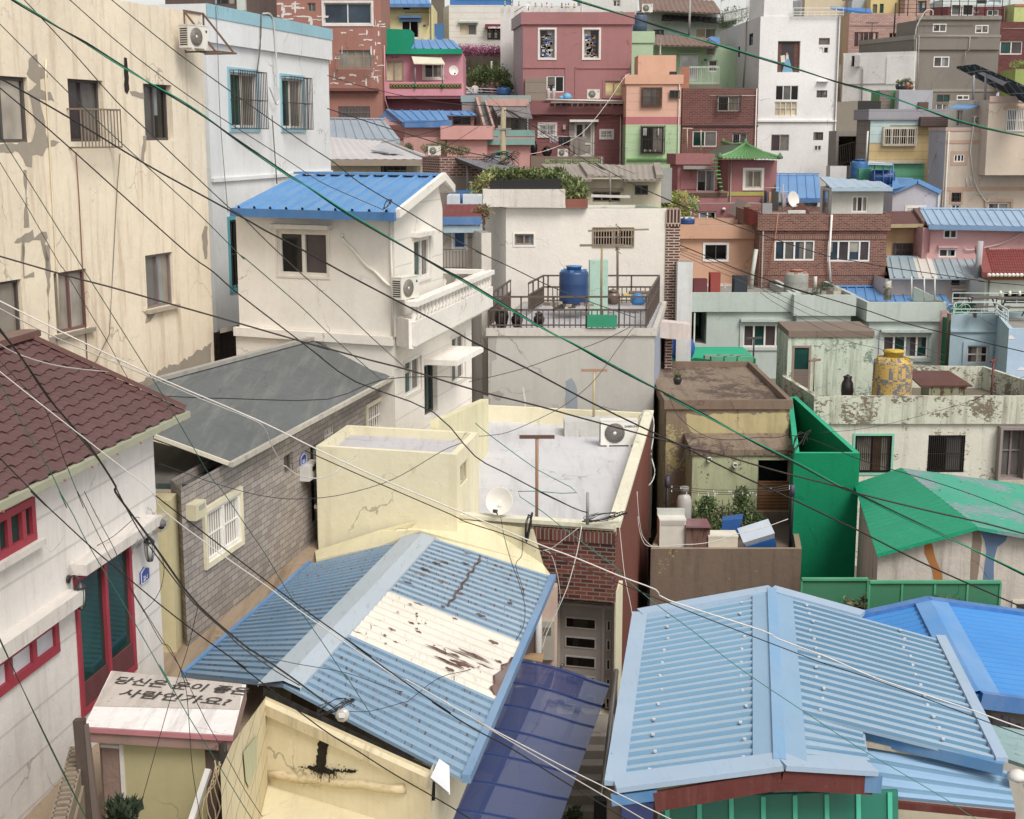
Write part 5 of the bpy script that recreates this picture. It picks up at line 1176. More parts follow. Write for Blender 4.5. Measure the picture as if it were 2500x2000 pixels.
Wf=Wall(K3h:=HX(),V3((L2.x+.35,17.75,0)),V3((r3.x-.15,17.95,0)),-14,-8.55,M('7a9a80','plaster',dirt=.3));K3h.root=K3;K3h.extra=[]
mid_u=(rn_.x-Wf.A.x)/(Wf.B.x-Wf.A.x)*Wf.L
mb=MB(M('a9ab90','plaster',dirt=.4));mb.face([Wf.p(0,-8.5),Wf.p(Wf.L,-8.5),Wf.p(Wf.L,-8.3),Wf.p(mid_u,zr_-.06),Wf.p(0,-8.3)]);mb.face([V3((L1.x+.3,L1.y-.2,-14)),V3((L2.x+.35,17.75,-14)),V3((L2.x+.35,17.75,-8.3)),V3((L1.x+.3,L1.y-.2,-8.3))]);mb.build('wall',K3)
mb=MB(M('6a5a50','conc',dirt=.6));mb.face([Wf.p(-.4,-14),Wf.p(.28,-14),Wf.p(.28,-8.5),Wf.p(-.4,-8.5)]);mb.build('corner_pier',K3)
MB(M('4a5a9a','plain')).box(Wf.p(.0,-9.3,.03),(.42,.06,1.2)).build('blue_panel',K3)
g=bpy.data.materials.new('green_sheet');g.use_nodes=True;b_=g.node_tree.nodes['Principled BSDF'];b_.inputs['Base Color'].default_value=(.03,.2,.14,1);b_.inputs['Roughness'].default_value=.25;b_.inputs['Alpha'].default_value=.8
mb=MB(g);gt=1.5
def gz(u):return-8.46+(-.0)
mb.hexa([Wf.p(.3,-10.2,.4),Wf.p(Wf.L+.6,-10.2,.4),Wf.p(Wf.L+.6,-10.2,.34),Wf.p(.3,-10.2,.34)],[Wf.p(.3,-8.62,.1),Wf.p(Wf.L+.6,-8.62,.1),Wf.p(Wf.L+.6,-8.62,.04),Wf.p(.3,-8.62,.04)]);mb.build('green_awning',K3)
mb=MB(M('4fae92','plain',rough=.4))
for k in range(8):u=.38+k*(Wf.L+.1)/7;mb.bar(Wf.p(u,-8.63,.12),Wf.p(u,-10.19,.42),.06,.03)
mb.build('awning_batten',K3)
mb=MB(M('a9ab90','plaster',dirt=.4));mb.bar(Wf.p(.25,-8.56,.02),Wf.p(mid_u,-8.4,.02),.16,.22);mb.bar(Wf.p(mid_u,-8.4,.02),Wf.p(Wf.L,-8.54,.02),.16,.22);mb.build('gable_band',K3)
cr('C8')
s_a,s_b,s_c,s_d=atz(470,1530,-8.75),atz(1660,1645,-8.75),atz(1600,1395,-8.55),atz(600,1165,-8.38)
m_fr2=M('80a4c6','metal',dirt=.2,dcol='b5a898',fade=.3,fcol='a5c0d8',rust=.25)
sheet(K3,s_b,s_c,s_d,s_a,m_fr2,pitch=.2,rh=.035,prof='trap',thick=.05,name='lower_roof',ribm=m_fr_shade)
beam(K3,s_a+V3((0,-.04,-.1)),s_b+V3((0,-.04,-.1)),.06,.1,m_rf,'fascia');beam(K3,s_a+V3((.0,-.02,-.27)),s_b+V3((-.1,-.02,-.27)),.08,.24,M('b5ab90','plaster',dirt=.5),'fascia')
u0_,u1_=at(605,1195,s_d.y-.2),at(1305,1310,lerp(s_d,s_c,.65).y-.2)
beam(K3,atz(600,1135,-8.28),r2_+V3((0,-.05,-.05)),.1,.16,m_frd,'step_trim');beam(K3,atz(600,1185,-8.36),atz(1300,1305,-8.46),.16,.07,M('bfb095','plaster',dirt=.5,dcol='8a6a50'),'step_gutter')
beam(K3,atz(565,1095,-8.24),atz(590,1280,-8.24),.14,.09,m_frt,'verge_trim')
mb=MB(M('8a8070','plaster',dirt=.6));mb.face([z_(s_a,-14),z_(s_b,-14),z_(s_b,s_b.z-.2),z_(s_a,s_a.z-.2)]);mb.build('wall',K3)
t=T('lean_to','battered lean to roof of faded teal sheets at the right edge','lean-to',V3((7.4,20,-14)))
m_tl=M('7fa0a0','metal',dirt=.6,rust=.5,fade=.4);A=[atz(1570,1290,-8.9),atz(1900,1400,-8.9),atz(1900,1130,-8.8),atz(1480,1060,-8.8)]
sheet(t,A[1],A[2],A[3],A[0],m_tl,pitch=.25,rh=.03,prof='wave');mb=MB(M('7a7468','plaster',dirt=.8));a=atz(1390,930,-9.2);mb.hexa([z_(atz(1380,940,-9.1),-14),V3((12,21.9,-14)),V3((12,23,-14)),z_(atz(1380,940,-9.1),-14)+V3((0,1,0))],[atz(1380,940,-9.1),V3((12,21.9,-9.1)),V3((12,23,-9.1)),atz(1380,940,-9.1)+V3((0,1,0))]);mb.build('wall',t)
slab(t,[atz(1380,935,-9.05),atz(1900,1100,-9.05),atz(1900,1180,-9.3),atz(1440,1060,-9.3)],.05,M('5d5a66','metal',dirt=.9,dcol='7a4a30',rust=.7),'upper_sheet')
p=atz(1680,1440,-8.5);mb=MB(M('d5cfc8','plain',rough=.4));mb.lathe(p,[(.04,-.05),(.13,.0),(.14,.05),(.09,.1),(.02,.13)],None,12);mb.lathe(p+V3((.12,-.2,-.03)),[(.04,-.05),(.11,.0),(.12,.05),(.07,.09),(.02,.11)],None,12);mb.thing('bag','crumpled white plastic bag on the rusty end of the blue roof','bag')
K4=T('house','low house under a vivid blue hipped metal roof at the right','house',V3((8,24,-14)))
m_bb=M('2f7fcc','metal',dirt=.12,dcol='6fa0d0',fade=.25,fcol='5f9cd8');m_bb2=M('2468b4','metal',dirt=.15)
A1_,A2_=at(1065,218,26.2),at(1410,845,21.6);zz_=(A1_.z+A2_.z)/2;A1_.z=A2_.z=zz_
dR=V3((5.5,.55,-.95));dL=V3((-3.6,-.1,-.8));
sheet(K4,A1_+dR,A2_+dR,A2_,A1_,m_bb,pitch=.24,rh=.03,prof='wave',thick=.06);sheet(K4,A2_+dL,A1_+dL,A1_,A2_,m_bb,pitch=.24,rh=.03,prof='wave',thick=.06)
ridgecap(K4,A1_,A2_,.3,.35,dL,dR,M('4a8ed2','metal'),.08)
beam(K4,A1_+V3((0,.05,.05)),A1_+dR+V3((0,.05,.05)),.22,.08,m_bb2,'verge_trim');beam(K4,A1_+V3((0,.05,.05)),A1_+dL+V3((0,.05,.05)),.22,.08,m_bb2,'verge_trim')
beam(K4,A2_+V3((0,-.05,-.05)),A2_+dR+V3((0,-.05,-.05)),.12,.26,m_bb2,'gutter')
mb=MB(M('a9a498','plaster',dirt=.5));q_=[A1_+dL*.9,A2_+dL*.9,A2_+dR*.9,A1_+dR*.9];
for i in range(4):mb.face([z_(q_[i],-14),z_(q_[(i+1)%4],-14),z_(q_[(i+1)%4],zz_-.95),z_(q_[i],zz_-.95)])
mb.build('wall',K4)
leaves(None,[((at(530,275,27.8)),(.7,.3,.3)),((at(1150,235,27.0)),(.4,.2,.12))],M('4a5030','leaf'),1100,.12,mat2=M('6f6a3c','leaf'),upb=.6).thing('weeds','dry green weeds growing along the foot of the green sheet fence','plant')
EXPO=0.47
Wt=dict(f='e2ddd4')
def metal(c,**k):return M(c,'metal',dirt=.15,fade=.3,**k)
MBL=metal('4f86c0',fcol='7fa6d0');MBLD=M('2f68a8','metal',dirt=.1)
def pitched(h,a,b,c,d,m,pitch=.4,fm=None,prof='seam',rh=.05,back=None,name='roof'):
    """front slope from eave a-b to ridge d-c with gutter, ridge cap and a plain rear slope"""
    sheet(h.root,a,b,c,d,m,pitch=pitch,rh=rh,prof=prof,thick=.08,name=name)
    fm=fm or m;beam(h.root,a+V3((0,-.05,-.08)),b+V3((0,-.05,-.08)),.1,.22,fm,'gutter');beam(h.root,d+V3((0,0,.06)),c+V3((0,0,.06)),.3,.06,m,'ridge_cap')
    if back:bv=V3((0,back,-back*.35));slab(h.root,[d,c,c+bv,d+bv],.08,m,'rear_roof')
    t=(b-a).normalized()*.5
    g=MB(h.mat)
    for p,q,s_ in((a,d,.15),(b,c,-.15)):
        o=V3((s_,0,-.06));k=V3((q.x,q.y,0));dp=back or 2.5
        g.face([p+o+V3((0,.1,0)),q+o,V3((q.x+s_,q.y+dp,p.z-.06)),V3((q.x+s_,q.y+dp,p.z-1.2)),p+o+V3((0,.1,-1.2))])
    g.build('gable',h.root)
cr('A6')
H=House('house','small plain house behind the balustrade with a dark red roof and blue gutter',[(1248,45),(1560,45),(1600,48)],zat(925,45),-11,M('a89c90','plaster',dirt=.3),par=0,cap=False)
H.w[0].win(1355,950,1480,1190,f='d8d8dc',n=1,g='blu',fw=.07,trim=(.06,'d5d5d8',.02))
a,b,c,d=at(1250,870,44.6),at(1640,868,44.6),at(1640,740,47.5),at(1270,742,47.5)
sheet(H.root,a,b,c,d,M('7a3a38','brick',bw=.4,bh=.2,ms=.01,mor='55282a',c2='7a3a38'),pitch=9,rh=0,thick=.05);beam(H.root,a+V3((0,0,-.12)),b+V3((0,0,-.12)),.12,.24,MBLD,'gutter');beam(H.root,a+V3((0,.05,-.38)),b+V3((0,.05,-.38)),.08,.22,M('9ab0bc','plain'),'fascia')
q0,q1=at(1250,1205,43.0),at(1482,1205,43.0)
railing(None,[q0+V3((0,0,-.6)),q1+V3((0,0,-.6))],.62,.1,'4f4a4a',.014,mids=()).thing('railing','thin black railing in front of the blue glazed door','railing')
h=House('wall','stepped pale boundary wall left of the white block house',[(1480,46),(1640,43.5)],zat(1010,44.5),-11,M('cfc6ba','plaster',dirt=.35),dep=.3,par=0)
p=at(1580,930,45.5);leaves(None,[(p,(.3,.25,.35)),(p+V3((.25,0,.35)),(.25,.2,.25))],M('6f6a3a','leaf'),500,.12,mat2=M('8a5a48','leaf'),upb=.3).thing('bush','reddish green bush by the stepped wall','bush')
h=House('house','white terraced house with brown framed windows and a blue clothes pole',[(1290,48.5),(1640,48.5)],zat(655,48.5),-11,M('c5ccd2','plaster',dirt=.25),dep=1.6,par=.1)
H=House('house','brown brick house with wide grey shingle roof beside the street pole',[(1040,58),(1215,56),(1700,56)],zat(265,56),-11,M('7d4f45','brick',dirt=.25,c2='5e3b35',mor='ab9588',s=1.3,ms=.014),par=0,cap=False)
ws_=H.w[1];ws_.panel(1215,465,1700,1000,M('85776f','plaster',dirt=.4),out=.03,name='lower_panel')
ws_.win(1320,525,1450,680,f='6a5f5a',n=2,g='dk',g2='cu');ws_.win(1455,525,1600,655,f='6a5f5a',n=3,g='dk',g2='gr')
a,b,c,d=at(1370,268,55.6),at(1810,440,53.0),at(2140,420,54.5),at(1790,250,60)
slab(H.root,[a,b,c,d],.12,M('6f6b72','brick',bw=.5,bh=.3,ms=.01,mor='54505a',c2='7a767c'),'roof',low=M('3a3634','plain'))
MB(M('6a6664','plain')).tube([at(1500,330,55),at(1500,710,55)],.055,n=10).build('column',H.root)
cr('A6');t=T('clothesline_pole','bright blue T shaped clothes pole on the terrace above the red roof','clothesline pole',at(1437,735,47.8),'T shaped clothesline poles');mb=MB(M('2f62a8','plain'));mb.tube([at(1437,735,47.8),at(1437,615,47.8)],.045);mb.build('post',t);MB(M('2f62a8','plain')).bar(at(1335,618,47.8),at(1535,612,47.8),.08).build('crossbar',t)
H=House('house','cream walled house under a faded white metal hip roof',[(60,60),(985,60)],zat(300,60),-11,M('cfc6a8','plaster',dirt=.35),dep=6,par=0,cap=False)
H.w[0].win(620,330,880,470,f='5a4f4c',n=4,g='dk',g2='bl')
m_wt=M('bcb8b8','metal',dirt=.3,dcol='a8836a',fade=.3,fcol='d0cccc',rust=.1)
a,b,c,d=at(40,288,59.3),at(1100,290,59.3),at(650,105,65),at(40,60,66.5)
sheet(H.root,a,b,c,d,m_wt,pitch=.35,rh=.03,prof='wave',thick=.1);sheet(H.root,b,at(1060,240,66),c+V3((0,2,0)),c,m_wt,pitch=.35,rh=.03,prof='wave')
beam(H.root,a+V3((0,-.05,-.12)),b+V3((0,-.05,-.12)),.16,.26,M('8f8070','plain'),'gutter');beam(H.root,c+V3((0,0,.05)),b+V3((0,0,.05)),.2,.07,M('9a9898','plain'),'hip_cap')
slab(H.root,[at(520,190,61.2),at(640,105,62.0),at(850,215,60.4),at(700,215,60.3)],.06,M('a5a4a8','plain'),'dormer')
inst(AC,at(1165,250,61),0,'white outdoor unit on the wall beside the overgrown roof garden','outdoor units of the air conditioners',.65)
MB(M('4f4a42','conc')).box(at(1165,262,61)+V3((0,.3,-.25)),(.9,.6,.3)).thing('ledge_block','dark concrete ledge carrying the unit by the roof garden','ledge')
p=at(1250,180,64);leaves(None,[(p+V3((-.55,0,0)),(.45,.3,.2)),(p+V3((-.1,0,.02)),(.5,.3,.3)),(p+V3((.7,0,-.1)),(.55,.3,.22)),(p+V3((-1.5,0,.0)),(.2,.2,.25))],M('6a6f45','leaf'),3000,.09,mat2=M('8d7a5c','leaf'),upb=.6).thing('roof_garden','straggly brown green shrubs on the wall below the pink house','bush')
cr('B3')
H=House('house','cream house with old grey corrugated slate roof and small dark window',[(1020,62),(1815,62)],zat(150,62),-9,M('cfc3a8','plaster',dirt=.35),dep=6,par=0,cap=False)
H.w[0].win(1555,210,1685,303,f='4a4542',n=2,g='dk');H.w[0].win(1145,275,1415,370,f='6a5f55',n=3,g='bk',hood='8a7a68')
m_sl8=M('8a7f74','metal',dirt=.5,dcol='5f564e',fade=.5,fcol='a0958a',rough=.9)
sheet(H.root,at(1130,125,61.3),at(1450,122,61.3),at(1440,15,66),at(1050,0,66),m_sl8,pitch=.25,rh=.035,prof='wave')
sheet(H.root,at(1450,160,61),at(1812,160,61),at(1790,10,66),at(1440,15,66),m_sl8,pitch=.25,rh=.035,prof='wave')
sheet(H.root,at(860,160,60.6),at(1135,160,60.6),at(1045,5,66),at(640,5,66),m_sl8,pitch=.25,rh=.035,prof='wave');beam(H.root,at(1045,0,65.5),at(1130,120,61.2),.3,.15,m_sl8,'ridge_cap');beam(H.root,at(1770,5,65.5),at(1800,125,61.2),.3,.15,m_sl8,'ridge_cap')
MB(M('7a746c','plain')).tube([at(1315,375,58),at(1315,75,58)],.04).thing('antenna_mast','thin grey mast in front of the slate roofed house','mast')
MB(M('c9c2b8','plain')).bar(at(1130,312,57),at(1510,322,57),.14,.1).thing('white_pipe','long white pipe lying above the green roof edge','pipe')
MB(M('8f8f8c','plain')).box(at(1865,210,63),(.45,.1,1.5)).thing('lattice_gate','tall pale grey lattice gate between the slate house and the magenta house','gate')
cr('A2');p=at(1850,1700,56);top=at(1862,1090,56);t=T('utility_pole','weathered concrete street pole wrapped in wires in front of the pink houses','pole',p)
MB(M('a59676','plaster',dirt=.4)).tube([p+V3((0,0,-3)),top],.13,n=12,r1=.1).build('post',t)
mb=MB(M('8a8680','plain'))
for k in range(3):mb.box(top+V3((-.15+.3*(k%2),-.05,-.75-.2*k)),(.12,.1,.16))
mb.bar(top+V3((-.3,-.1,-.8)),top+V3((.3,-.1,-.8)),.06);mb.build('fitting',t)
H=House('house','low house with a grey blue standing seam roof beside the white stripe house',[(60,68),(810,68)],zat(1430,68),-9,M('a58a80','plaster',dirt=.3),dep=6,par=0,cap=False)
pitched(H,at(40,1410,67.4),at(815,1410,67.4),at(660,1215,73),at(40,1205,73),M('8c9aa6','metal',dirt=.4,fade=.4,fcol='a9b3bc'),back=4)
m_sal=M('c98f88','plaster',dirt=.18,dcol='a5706a')
H=House('house','salmon pink low house with bright blue gabled roof',[(590,75),(860,72),(1300,72)],zat(1265,72),-9,m_sal,par=0,cap=False)
a,b,c,d=at(860,1255,71.6),at(1340,1255,71.6),at(1250,1120,76),at(690,1118,76);sheet(H.root,a,b,c,d,MBL,pitch=.42,rh=.05,prof='seam');beam(H.root,a,b,.12,.34,MBLD,'gutter');beam(H.root,d,a,.2,.16,MBLD,'verge');sheet(H.root,at(600,1200,76.5),at(860,1250,71.7),d,d+V3((-.1,.1,0)),MBL,pitch=2,rh=0)
H.poly([V3((H.P[0].x,H.P[0].y,H.z1)),V3((H.P[1].x,H.P[1].y,H.z1)),d+V3((0,-.1,-.15))])
h2=House('house','salmon pink terraced wing with a projecting plain balcony',[(1290,70.5),(1690,70.5)],zat(1275,70.5),-9,m_sal,dep=5,par=.3,band=(zat(1275,70.5)-zat(1412,70.5),.3,m_sal));
h2b=House('house','narrow salmon porch with a small blue roof at the foot of the stairs',[(1300,76),(1560,76)],zat(1170,76),-5,M('b5857c','plaster'),dep=3,par=0,cap=False);h2b.w[0].win(1350,1180,1530,1265,f='5a3a38',n=2,g='bk',g2='dk');sheet(h2b.root,at(1200,1165,75.6),at(1590,1162,75.6),at(1540,1125,78),at(1200,1120,78),MBL,pitch=.42,rh=.05,prof='seam')
w_=House('house','salmon lower storey under the projecting balcony',[(850,71),(1690,71)],zat(1390,71),-9,M('c08a84','plaster',dirt=.25),dep=1.5,par=0)
H=House('house','grey and pink house with corrugated awning and outside stair behind the pole',[(1440,78),(2130,78)],zat(965,78),-6,M('8f7f7a','plaster',dirt=.5),dep=5,par=.2,band=(.35,.05,M('8a9a98','plaster',dirt=.3)))
w=H.w[0];w.panel(1700,1000,2120,1075,M('c0938a','plaster',dirt=.3),out=.06);w.win(1880,1180,2130,1310,f='5a504a',n=2,g='gr',d=.1)
slab(H.root,[at(1750,1075,78),at(2120,1085,78),at(2155,1190,75.8),at(1800,1165,75.8)],.08,M('5f5350','metal',dirt=.4),'awning')
w.panel(1590,975,1640,1310,M('a58078','plaster'),out=.3);
mb=MB(M('6a6f6c','conc',dirt=.3))
for k in range(16):q=lerp(at(1640,1050,78),at(1720,1330,74.5),k/16);mb.box(q,(.45,.3,.12))
mb.build('outside_stair',H.root);mb=MB(M('a8867c','plaster'));mb.bar(at(1590,1010,77.6),at(1668,1290,74),.12,.3);mb.bar(at(1680,1040,77.6),at(1765,1310,74),.1,.25);mb.build('stair_wall',H.root)
h=House('house','pink balcony storey with pale teal edges behind the pole',[(1700,74),(2130,74)],zat(1320,74),-8,M('bd8a84','plaster',dirt=.2),dep=3,par=.2,band=(zat(1320,74)-zat(1465,74),.25,M('bd8a84','plaster',dirt=.2)));
mb=MB(M('7a9a94','plaster',dirt=.3));q=h.bw[0];q.boxw(mb,0,q.L,h.z1-.3,h.z1+.01,-.02,.03,None);q.boxw(mb,0,q.L,h.zw-.01,h.zw+.3,-.02,.03,None);mb.build('trim',h.root);h.w[0].win(1790,1540,1905,1590,f='6fb0a0',n=2,g='bk',trim=(.08,'6fb0a0',.03))
m_pk=M('cc8896','plaster',dirt=.15,dcol='a85f70')
H=House('house','bright pink house with green parapet, awning and pierced balcony',[(655,83),(1450,83)],zat(540,83),-6,m_pk,dep=6,par=0,cap=True)
w=H.w[0];root=H.root
w.win(665,615,850,825,f='8a7a68',n=2,g='be',g2='be',d=.05);w.win(1060,650,1235,790,f='e2ddd4',n=2,g='dk',g2='gr',trim=(.12,'d9cdc4',.04));w.win(720,565,800,592,f='b58a8a',n=2,g='bk')
mb=MB(M('d9d2b8','plain'));mb.hexa([at(955,650,80.8),at(1270,655,80.8),at(1230,590,82.9),at(930,575,82.9)],[p+V3((0,0,.06))for p in(at(955,650,80.8),at(1270,655,80.8),at(1230,590,82.9),at(930,575,82.9))]);mb.build('awning',root)
for x in(968,1245):MB(M('8a8a88','plain')).tube([at(x,655,81),at(x,850,81)],.035).build('awning_post',root);MB(M('1f6a4c','plain')).tube([at(x,845,80.9),at(x,895,80.9)],.05).build('post_sleeve',root)
bq=House('balcony','pink balcony with a row of pierced olive ornaments',[(650,81),(1455,81)],zat(830,81),zat(970,81),M('d88a9a','plaster',dirt=.15),dep=2,par=.9,cat='balcony')
wb=bq.w[0];wb.panel(710,848,1438,896,M('5a5230','plaster',dirt=.4),out=.02,name='ornament_strip')
mb=MB(M('8f8a4c','plain'))
for k in range(22):q=wb.on(735+k*32.5,872,.03);mb.lathe(q,[(.085,0),(.09,.03),(.06,.03),(.055,0)],None,8,(0,-1,0))
mb.build('ornament',bq.root)
g_=M('138062','plaster',dirt=.08)
q0,q1=at(640,290,83.3),at(925,300,83.3);mb=MB(g_);zb_=zat(500,83);mb.hexa([z_(q0,zb_),z_(q1,zb_),z_(q1,zb_)+V3((0,3,0)),z_(q0,zb_)+V3((0,3,0))],[q0,q1,q1+V3((0,3,0)),q0+V3((0,3,0))]);mb.build('roof_box',root)
mb=MB(g_);q0,q1=at(660,490,82.6),at(1442,500,82.6);mb.hexa([z_(q0,zat(548,82.6)),z_(q1,zat(548,82.6)),z_(q1,zat(548,82.6))+V3((0,.6,0)),z_(q0,zat(548,82.6))+V3((0,.6,0))],[z_(q0,zat(495,82.6)),z_(q1,zat(495,82.6)),z_(q1,zat(495,82.6))+V3((0,.6,0)),z_(q0,zat(495,82.6))+V3((0,.6,0))]);mb.build('fascia',root)
sheet(root,at(928,490,83),at(1440,498,83),at(1350,405,88),at(928,400,88),MBL,pitch=.42,rh=.05,prof='seam')
MB(M('c9848f','plain')).tube([at(655,460,80.8),at(660,1000,80.8),at(700,1110,80.8)],.04).build('drainpipe',root)
dish('white dish on the right wall of the bright pink house',at(1355,735,81.2),.27,math.radians(20),math.radians(8),pole=.1)
m_rd=M('a26c5e','plaster',dirt=.15,dcol='7a4038',peel=.1,pcol='d9cfc6',ps=.9)
H=House('house','terracotta house splashed with white painted marks and a wide top window',[(-600,80),(612,80)],9.5,-6,m_rd,dep=6,par=.3);H.z0=-6
w=H.w[0];root=H.root
w.win(45,30,525,243,f='d8d4d0',n=2,g='bl',trim=(.12,'d8d0c8',.04));w.win(200,508,525,680,f='8a7a68',n=4,g='cu',rail=(.62,22,'8f7f6c',.5));w.win(190,1075,512,1200,f='5f5450',n=3,g='cu',bars=(22,'6a5f5a',0,.04));w.win(-120,30,-40,120,f='8a7a68',n=2,g='gr')
mk=M('d9cfc8','plain');random.seed(21)
def strokes(w,boxes,n):
    for _ in range(n):
        x0,y0,x1,y1=random.choice(boxes);x,y=random.uniform(x0,x1),random.uniform(y0,y1);hz=random.random()<.5;L_=random.uniform(20,90);W_=random.uniform(5,12)
        if hz:P=[(x,y),(x+L_*.5,y-W_*.4),(x+L_,y),(x+L_*.95,y+W_),(x+L_*.4,y+W_*.8),(x,y+W_)]
        else:P=[(x,y),(x+W_,y+W_*.3),(x+W_*1.3,y+L_*.5),(x+W_,y+L_),(x,y+L_),(x-W_*.3,y+L_*.5)]
        w.patch(P,mk,jit=.03,out=.012+.002*random.random())
strokes(w,[(110,260,560,480),(110,690,560,860),(540,60,600,460),(90,560,180,860),(540,500,590,840)],46)
lo=w.panel(78,895,600,925,M('7a4a42','plaster'),out=.35,name='storey_ledge')
A1m=CR['A1'];cr('A1');strokes(w,[(1700,0,1900,110),(1950,90,2100,130),(1800,0,1950,130)],22)
MB(M('b8c0b8','plain')).box(at(1590,35,55),(.3,.3,.4)).thing('vent_box','pale vent box behind the blue stripe parapet','vent')
cr('S');h=House('house','dark maroon house peeking over the cream and pale blue blocks',[(400,70),(632,70)],7.5,-4,M('5a4844','plaster',dirt=.6),dep=5,par=.2);h.w[0].win(520,-20,575,12,f='4a4040',n=3,g='dk')
cr('A2')
H=House('house','pale yellow house with blue eaves and a blue glazed door canopy',[(610,98),(1145,98)],zat(50,98),-2,M('dccf92','plaster',dirt=.1),dep=6,par=0,cap=False)
w=H.w[0];w.win(845,55,915,98,f='5a4038',n=1,g='bk');w.win(830,190,1005,385,f='d8d4d0',n=2,g='dk',g2='bk',name='door')
for y in(160,195):w.panel(808,y,1032,y+26,M('5a86b4','plain',rough=.3),out=.4 if y==160 else.1,name='door_canopy')
pitched(H,at(600,45,97.3),at(1130,45,97.3),at(1080,-60,103),at(600,-60,103),MBL,fm=MBLD,back=4)
w.panel(1050,250,1075,270,M('3a4a86','plain'),out=.04,name='number_plate')
H=House('house','white boarded cafe with dark menu window above the flower hedge',[(1255,106),(1310,104),(1990,104)],zat(52,104),0,M('d6d0c8','lap',lap=.42,dirt=.1,lapd=.25),par=.1,capm=M('9fb0bc','plain'))
w=H.w[1];w.win(1420,243,1590,357,f='b5a898',n=2,g='be',g2='gr',hood='9fb0a8')
w.win(1700,275,1955,402,f='3a2422',n=4,g='bk',fw=.1,d=.05)
w.panel(1678,252,1958,292,M('6f2430','plain'),out=.7,name='sign_awning')
lettering(H.root,'COFFEE CAFE',.15,w.on(1775,281,.73),(1,0,0),(0,0,1),M('e8dcd8','plain'),.01)
mb=MB(M('c9c4b8','plain'))
for k in range(4):
    x=1722+k*62;mb.lathe(w.on(x,308,.0),[(.06,0),(.06,.03)],M('d8b48a','plain'),8,(0,-1,0));mb.lathe(w.on(x,343,.0),[(.1,0),(.1,.03)],None,8,(0,-1,0))
    for j in range(3):mb.box(w.on(x,358+j*11,.02),(.16,.02,.04))
mb.build('menu_art',H.root)
m_wr=M('d5cfc8','plain')
for i in range(1):pass
mb=MB(m_wr);prev=None
for k in range(60):
    q=at(930+k*17,385+k*.95+10*math.sin(k*.85),98);
    if prev:mb.bar(prev,q,.03,.03)
    prev=q
    if k%9==0:mb.bar(q,q+V3((0,0,-.45)),.03)
mb.thing('wavy_railing','wavy white street railing above the flower hedge','railing')
p0,p1=at(1380,505,95),at(1930,520,94);mb=leaves(None,[(lerp(p0,p1,k/14),(.24,.25,.4))for k in range(15)],M('b8408a','leaf'),4200,.09,mat2=M('c04a8a','leaf'),upb=.2)
mb2=leaves(None,[(lerp(p0,p1,k/14)+V3((0,.1,-.12)),(.22,.3,.3))for k in range(15)],M('3d4a2c','leaf'),1600,.1)
t=T('flower_hedge','long hedge of magenta flowers hanging below the white cafe','flower hedge',p0);mb.build('blossom',t);mb2.build('foliage',t)
h=House('retaining_wall','dark mossy retaining wall under the magenta hedge',[(1450,95.6),(1990,95.6)],zat(530,95.6),-3,M('5a5040','plaster',dirt=.8,dcol='2f2c22'),dep=.5,par=0,cat='wall')
for k,(x,y,r_,lb)in enumerate(((1575,770,.62,'rounded green shrub at the left below the retaining wall'),(1650,730,.5,'taller shrub behind the rounded one under the retaining wall'),(1800,740,.62,'dark shrub right of the white lamp column'),(1880,860,.36,'low light green bush in front of the mauve house'))):
    p=at(x,y,93-k);leaves(None,[(p,(r_*1.2,r_*.7,r_)),(p+V3((r_*.5,0,-r_*.4)),(r_,r_*.6,r_*.7))],M('465a2c' if k%2==0 else '35452a','leaf'),1500,.12,mat2=M('6f803c','leaf')).thing('shrub',lb,'shrub',None,'shrubs below the flower hedge')
MB(M('cdd0cc','plain')).tube([at(1740,760,92),at(1742,620,92)],.055,n=12).thing('lamp_column','white rounded lamp column among the street shrubs','lamp column')
h=House('street','paved street terrace edge with white rail below the shrubs',[(1440,89),(1990,89)],zat(945,89),-6,M('6f7f8c','plaster',dirt=.3),dep=5,par=0,cat='terrace')
railing(None,[at(1470,930,88.8),at(1800,945,88.8)],.25,1.2,'d0ccc8',.02,mids=()).thing('railing','white street rail beside the parked car and walkers','railing')
t=T('parked_car','white car parked behind the street rail near the walkers','car',at(1310,1100,91));c=at(1310,1100,91)
mb=MB(M('d4d2d0','plain',rough=.3));P=[(-2.1,.35),(-2.0,.85),(-1.2,1.0),(-.6,1.5),(.9,1.5),(1.6,1.0),(2.1,.9),(2.15,.35)]
n_=len(P);mb.mesh([c+V3((x,-.8,z))for x,z in P]+[c+V3((x,.8,z))for x,z in P],[tuple(range(n_)),tuple(reversed(range(n_,2*n_)))]+[((i+1)%n_,i,i+n_,(i+1)%n_+n_)for i in range(n_)],None);mb.build('body',t)
g2_=MB(glass('dk'));g2_.face([c+V3((x,-.81,z))for x,z in((-1.05,1.02),(-.52,1.42),(.85,1.42),(1.4,1.02))]);g2_.build('side_window',t)
for x in(-1.3,1.35):wl_=MB(M('1c1b1b','plain'));wl_.lathe(c+V3((x,-.82,.35)),[(.33,0),(.33,.2)],None,18,(0,1,0));ww=wl_.build('wheel',t);MB(M('9a9a9c','plain',metal=.6)).lathe(c+V3((x,-.83,.35)),[(.2,0),(.2,.03)],None,12,(0,1,0)).build('rim',ww)
tank('blue plastic water tank lying beside the street walkers',at(1865,960,88.5),.42,.45,'2f5f9a','3f74ac')
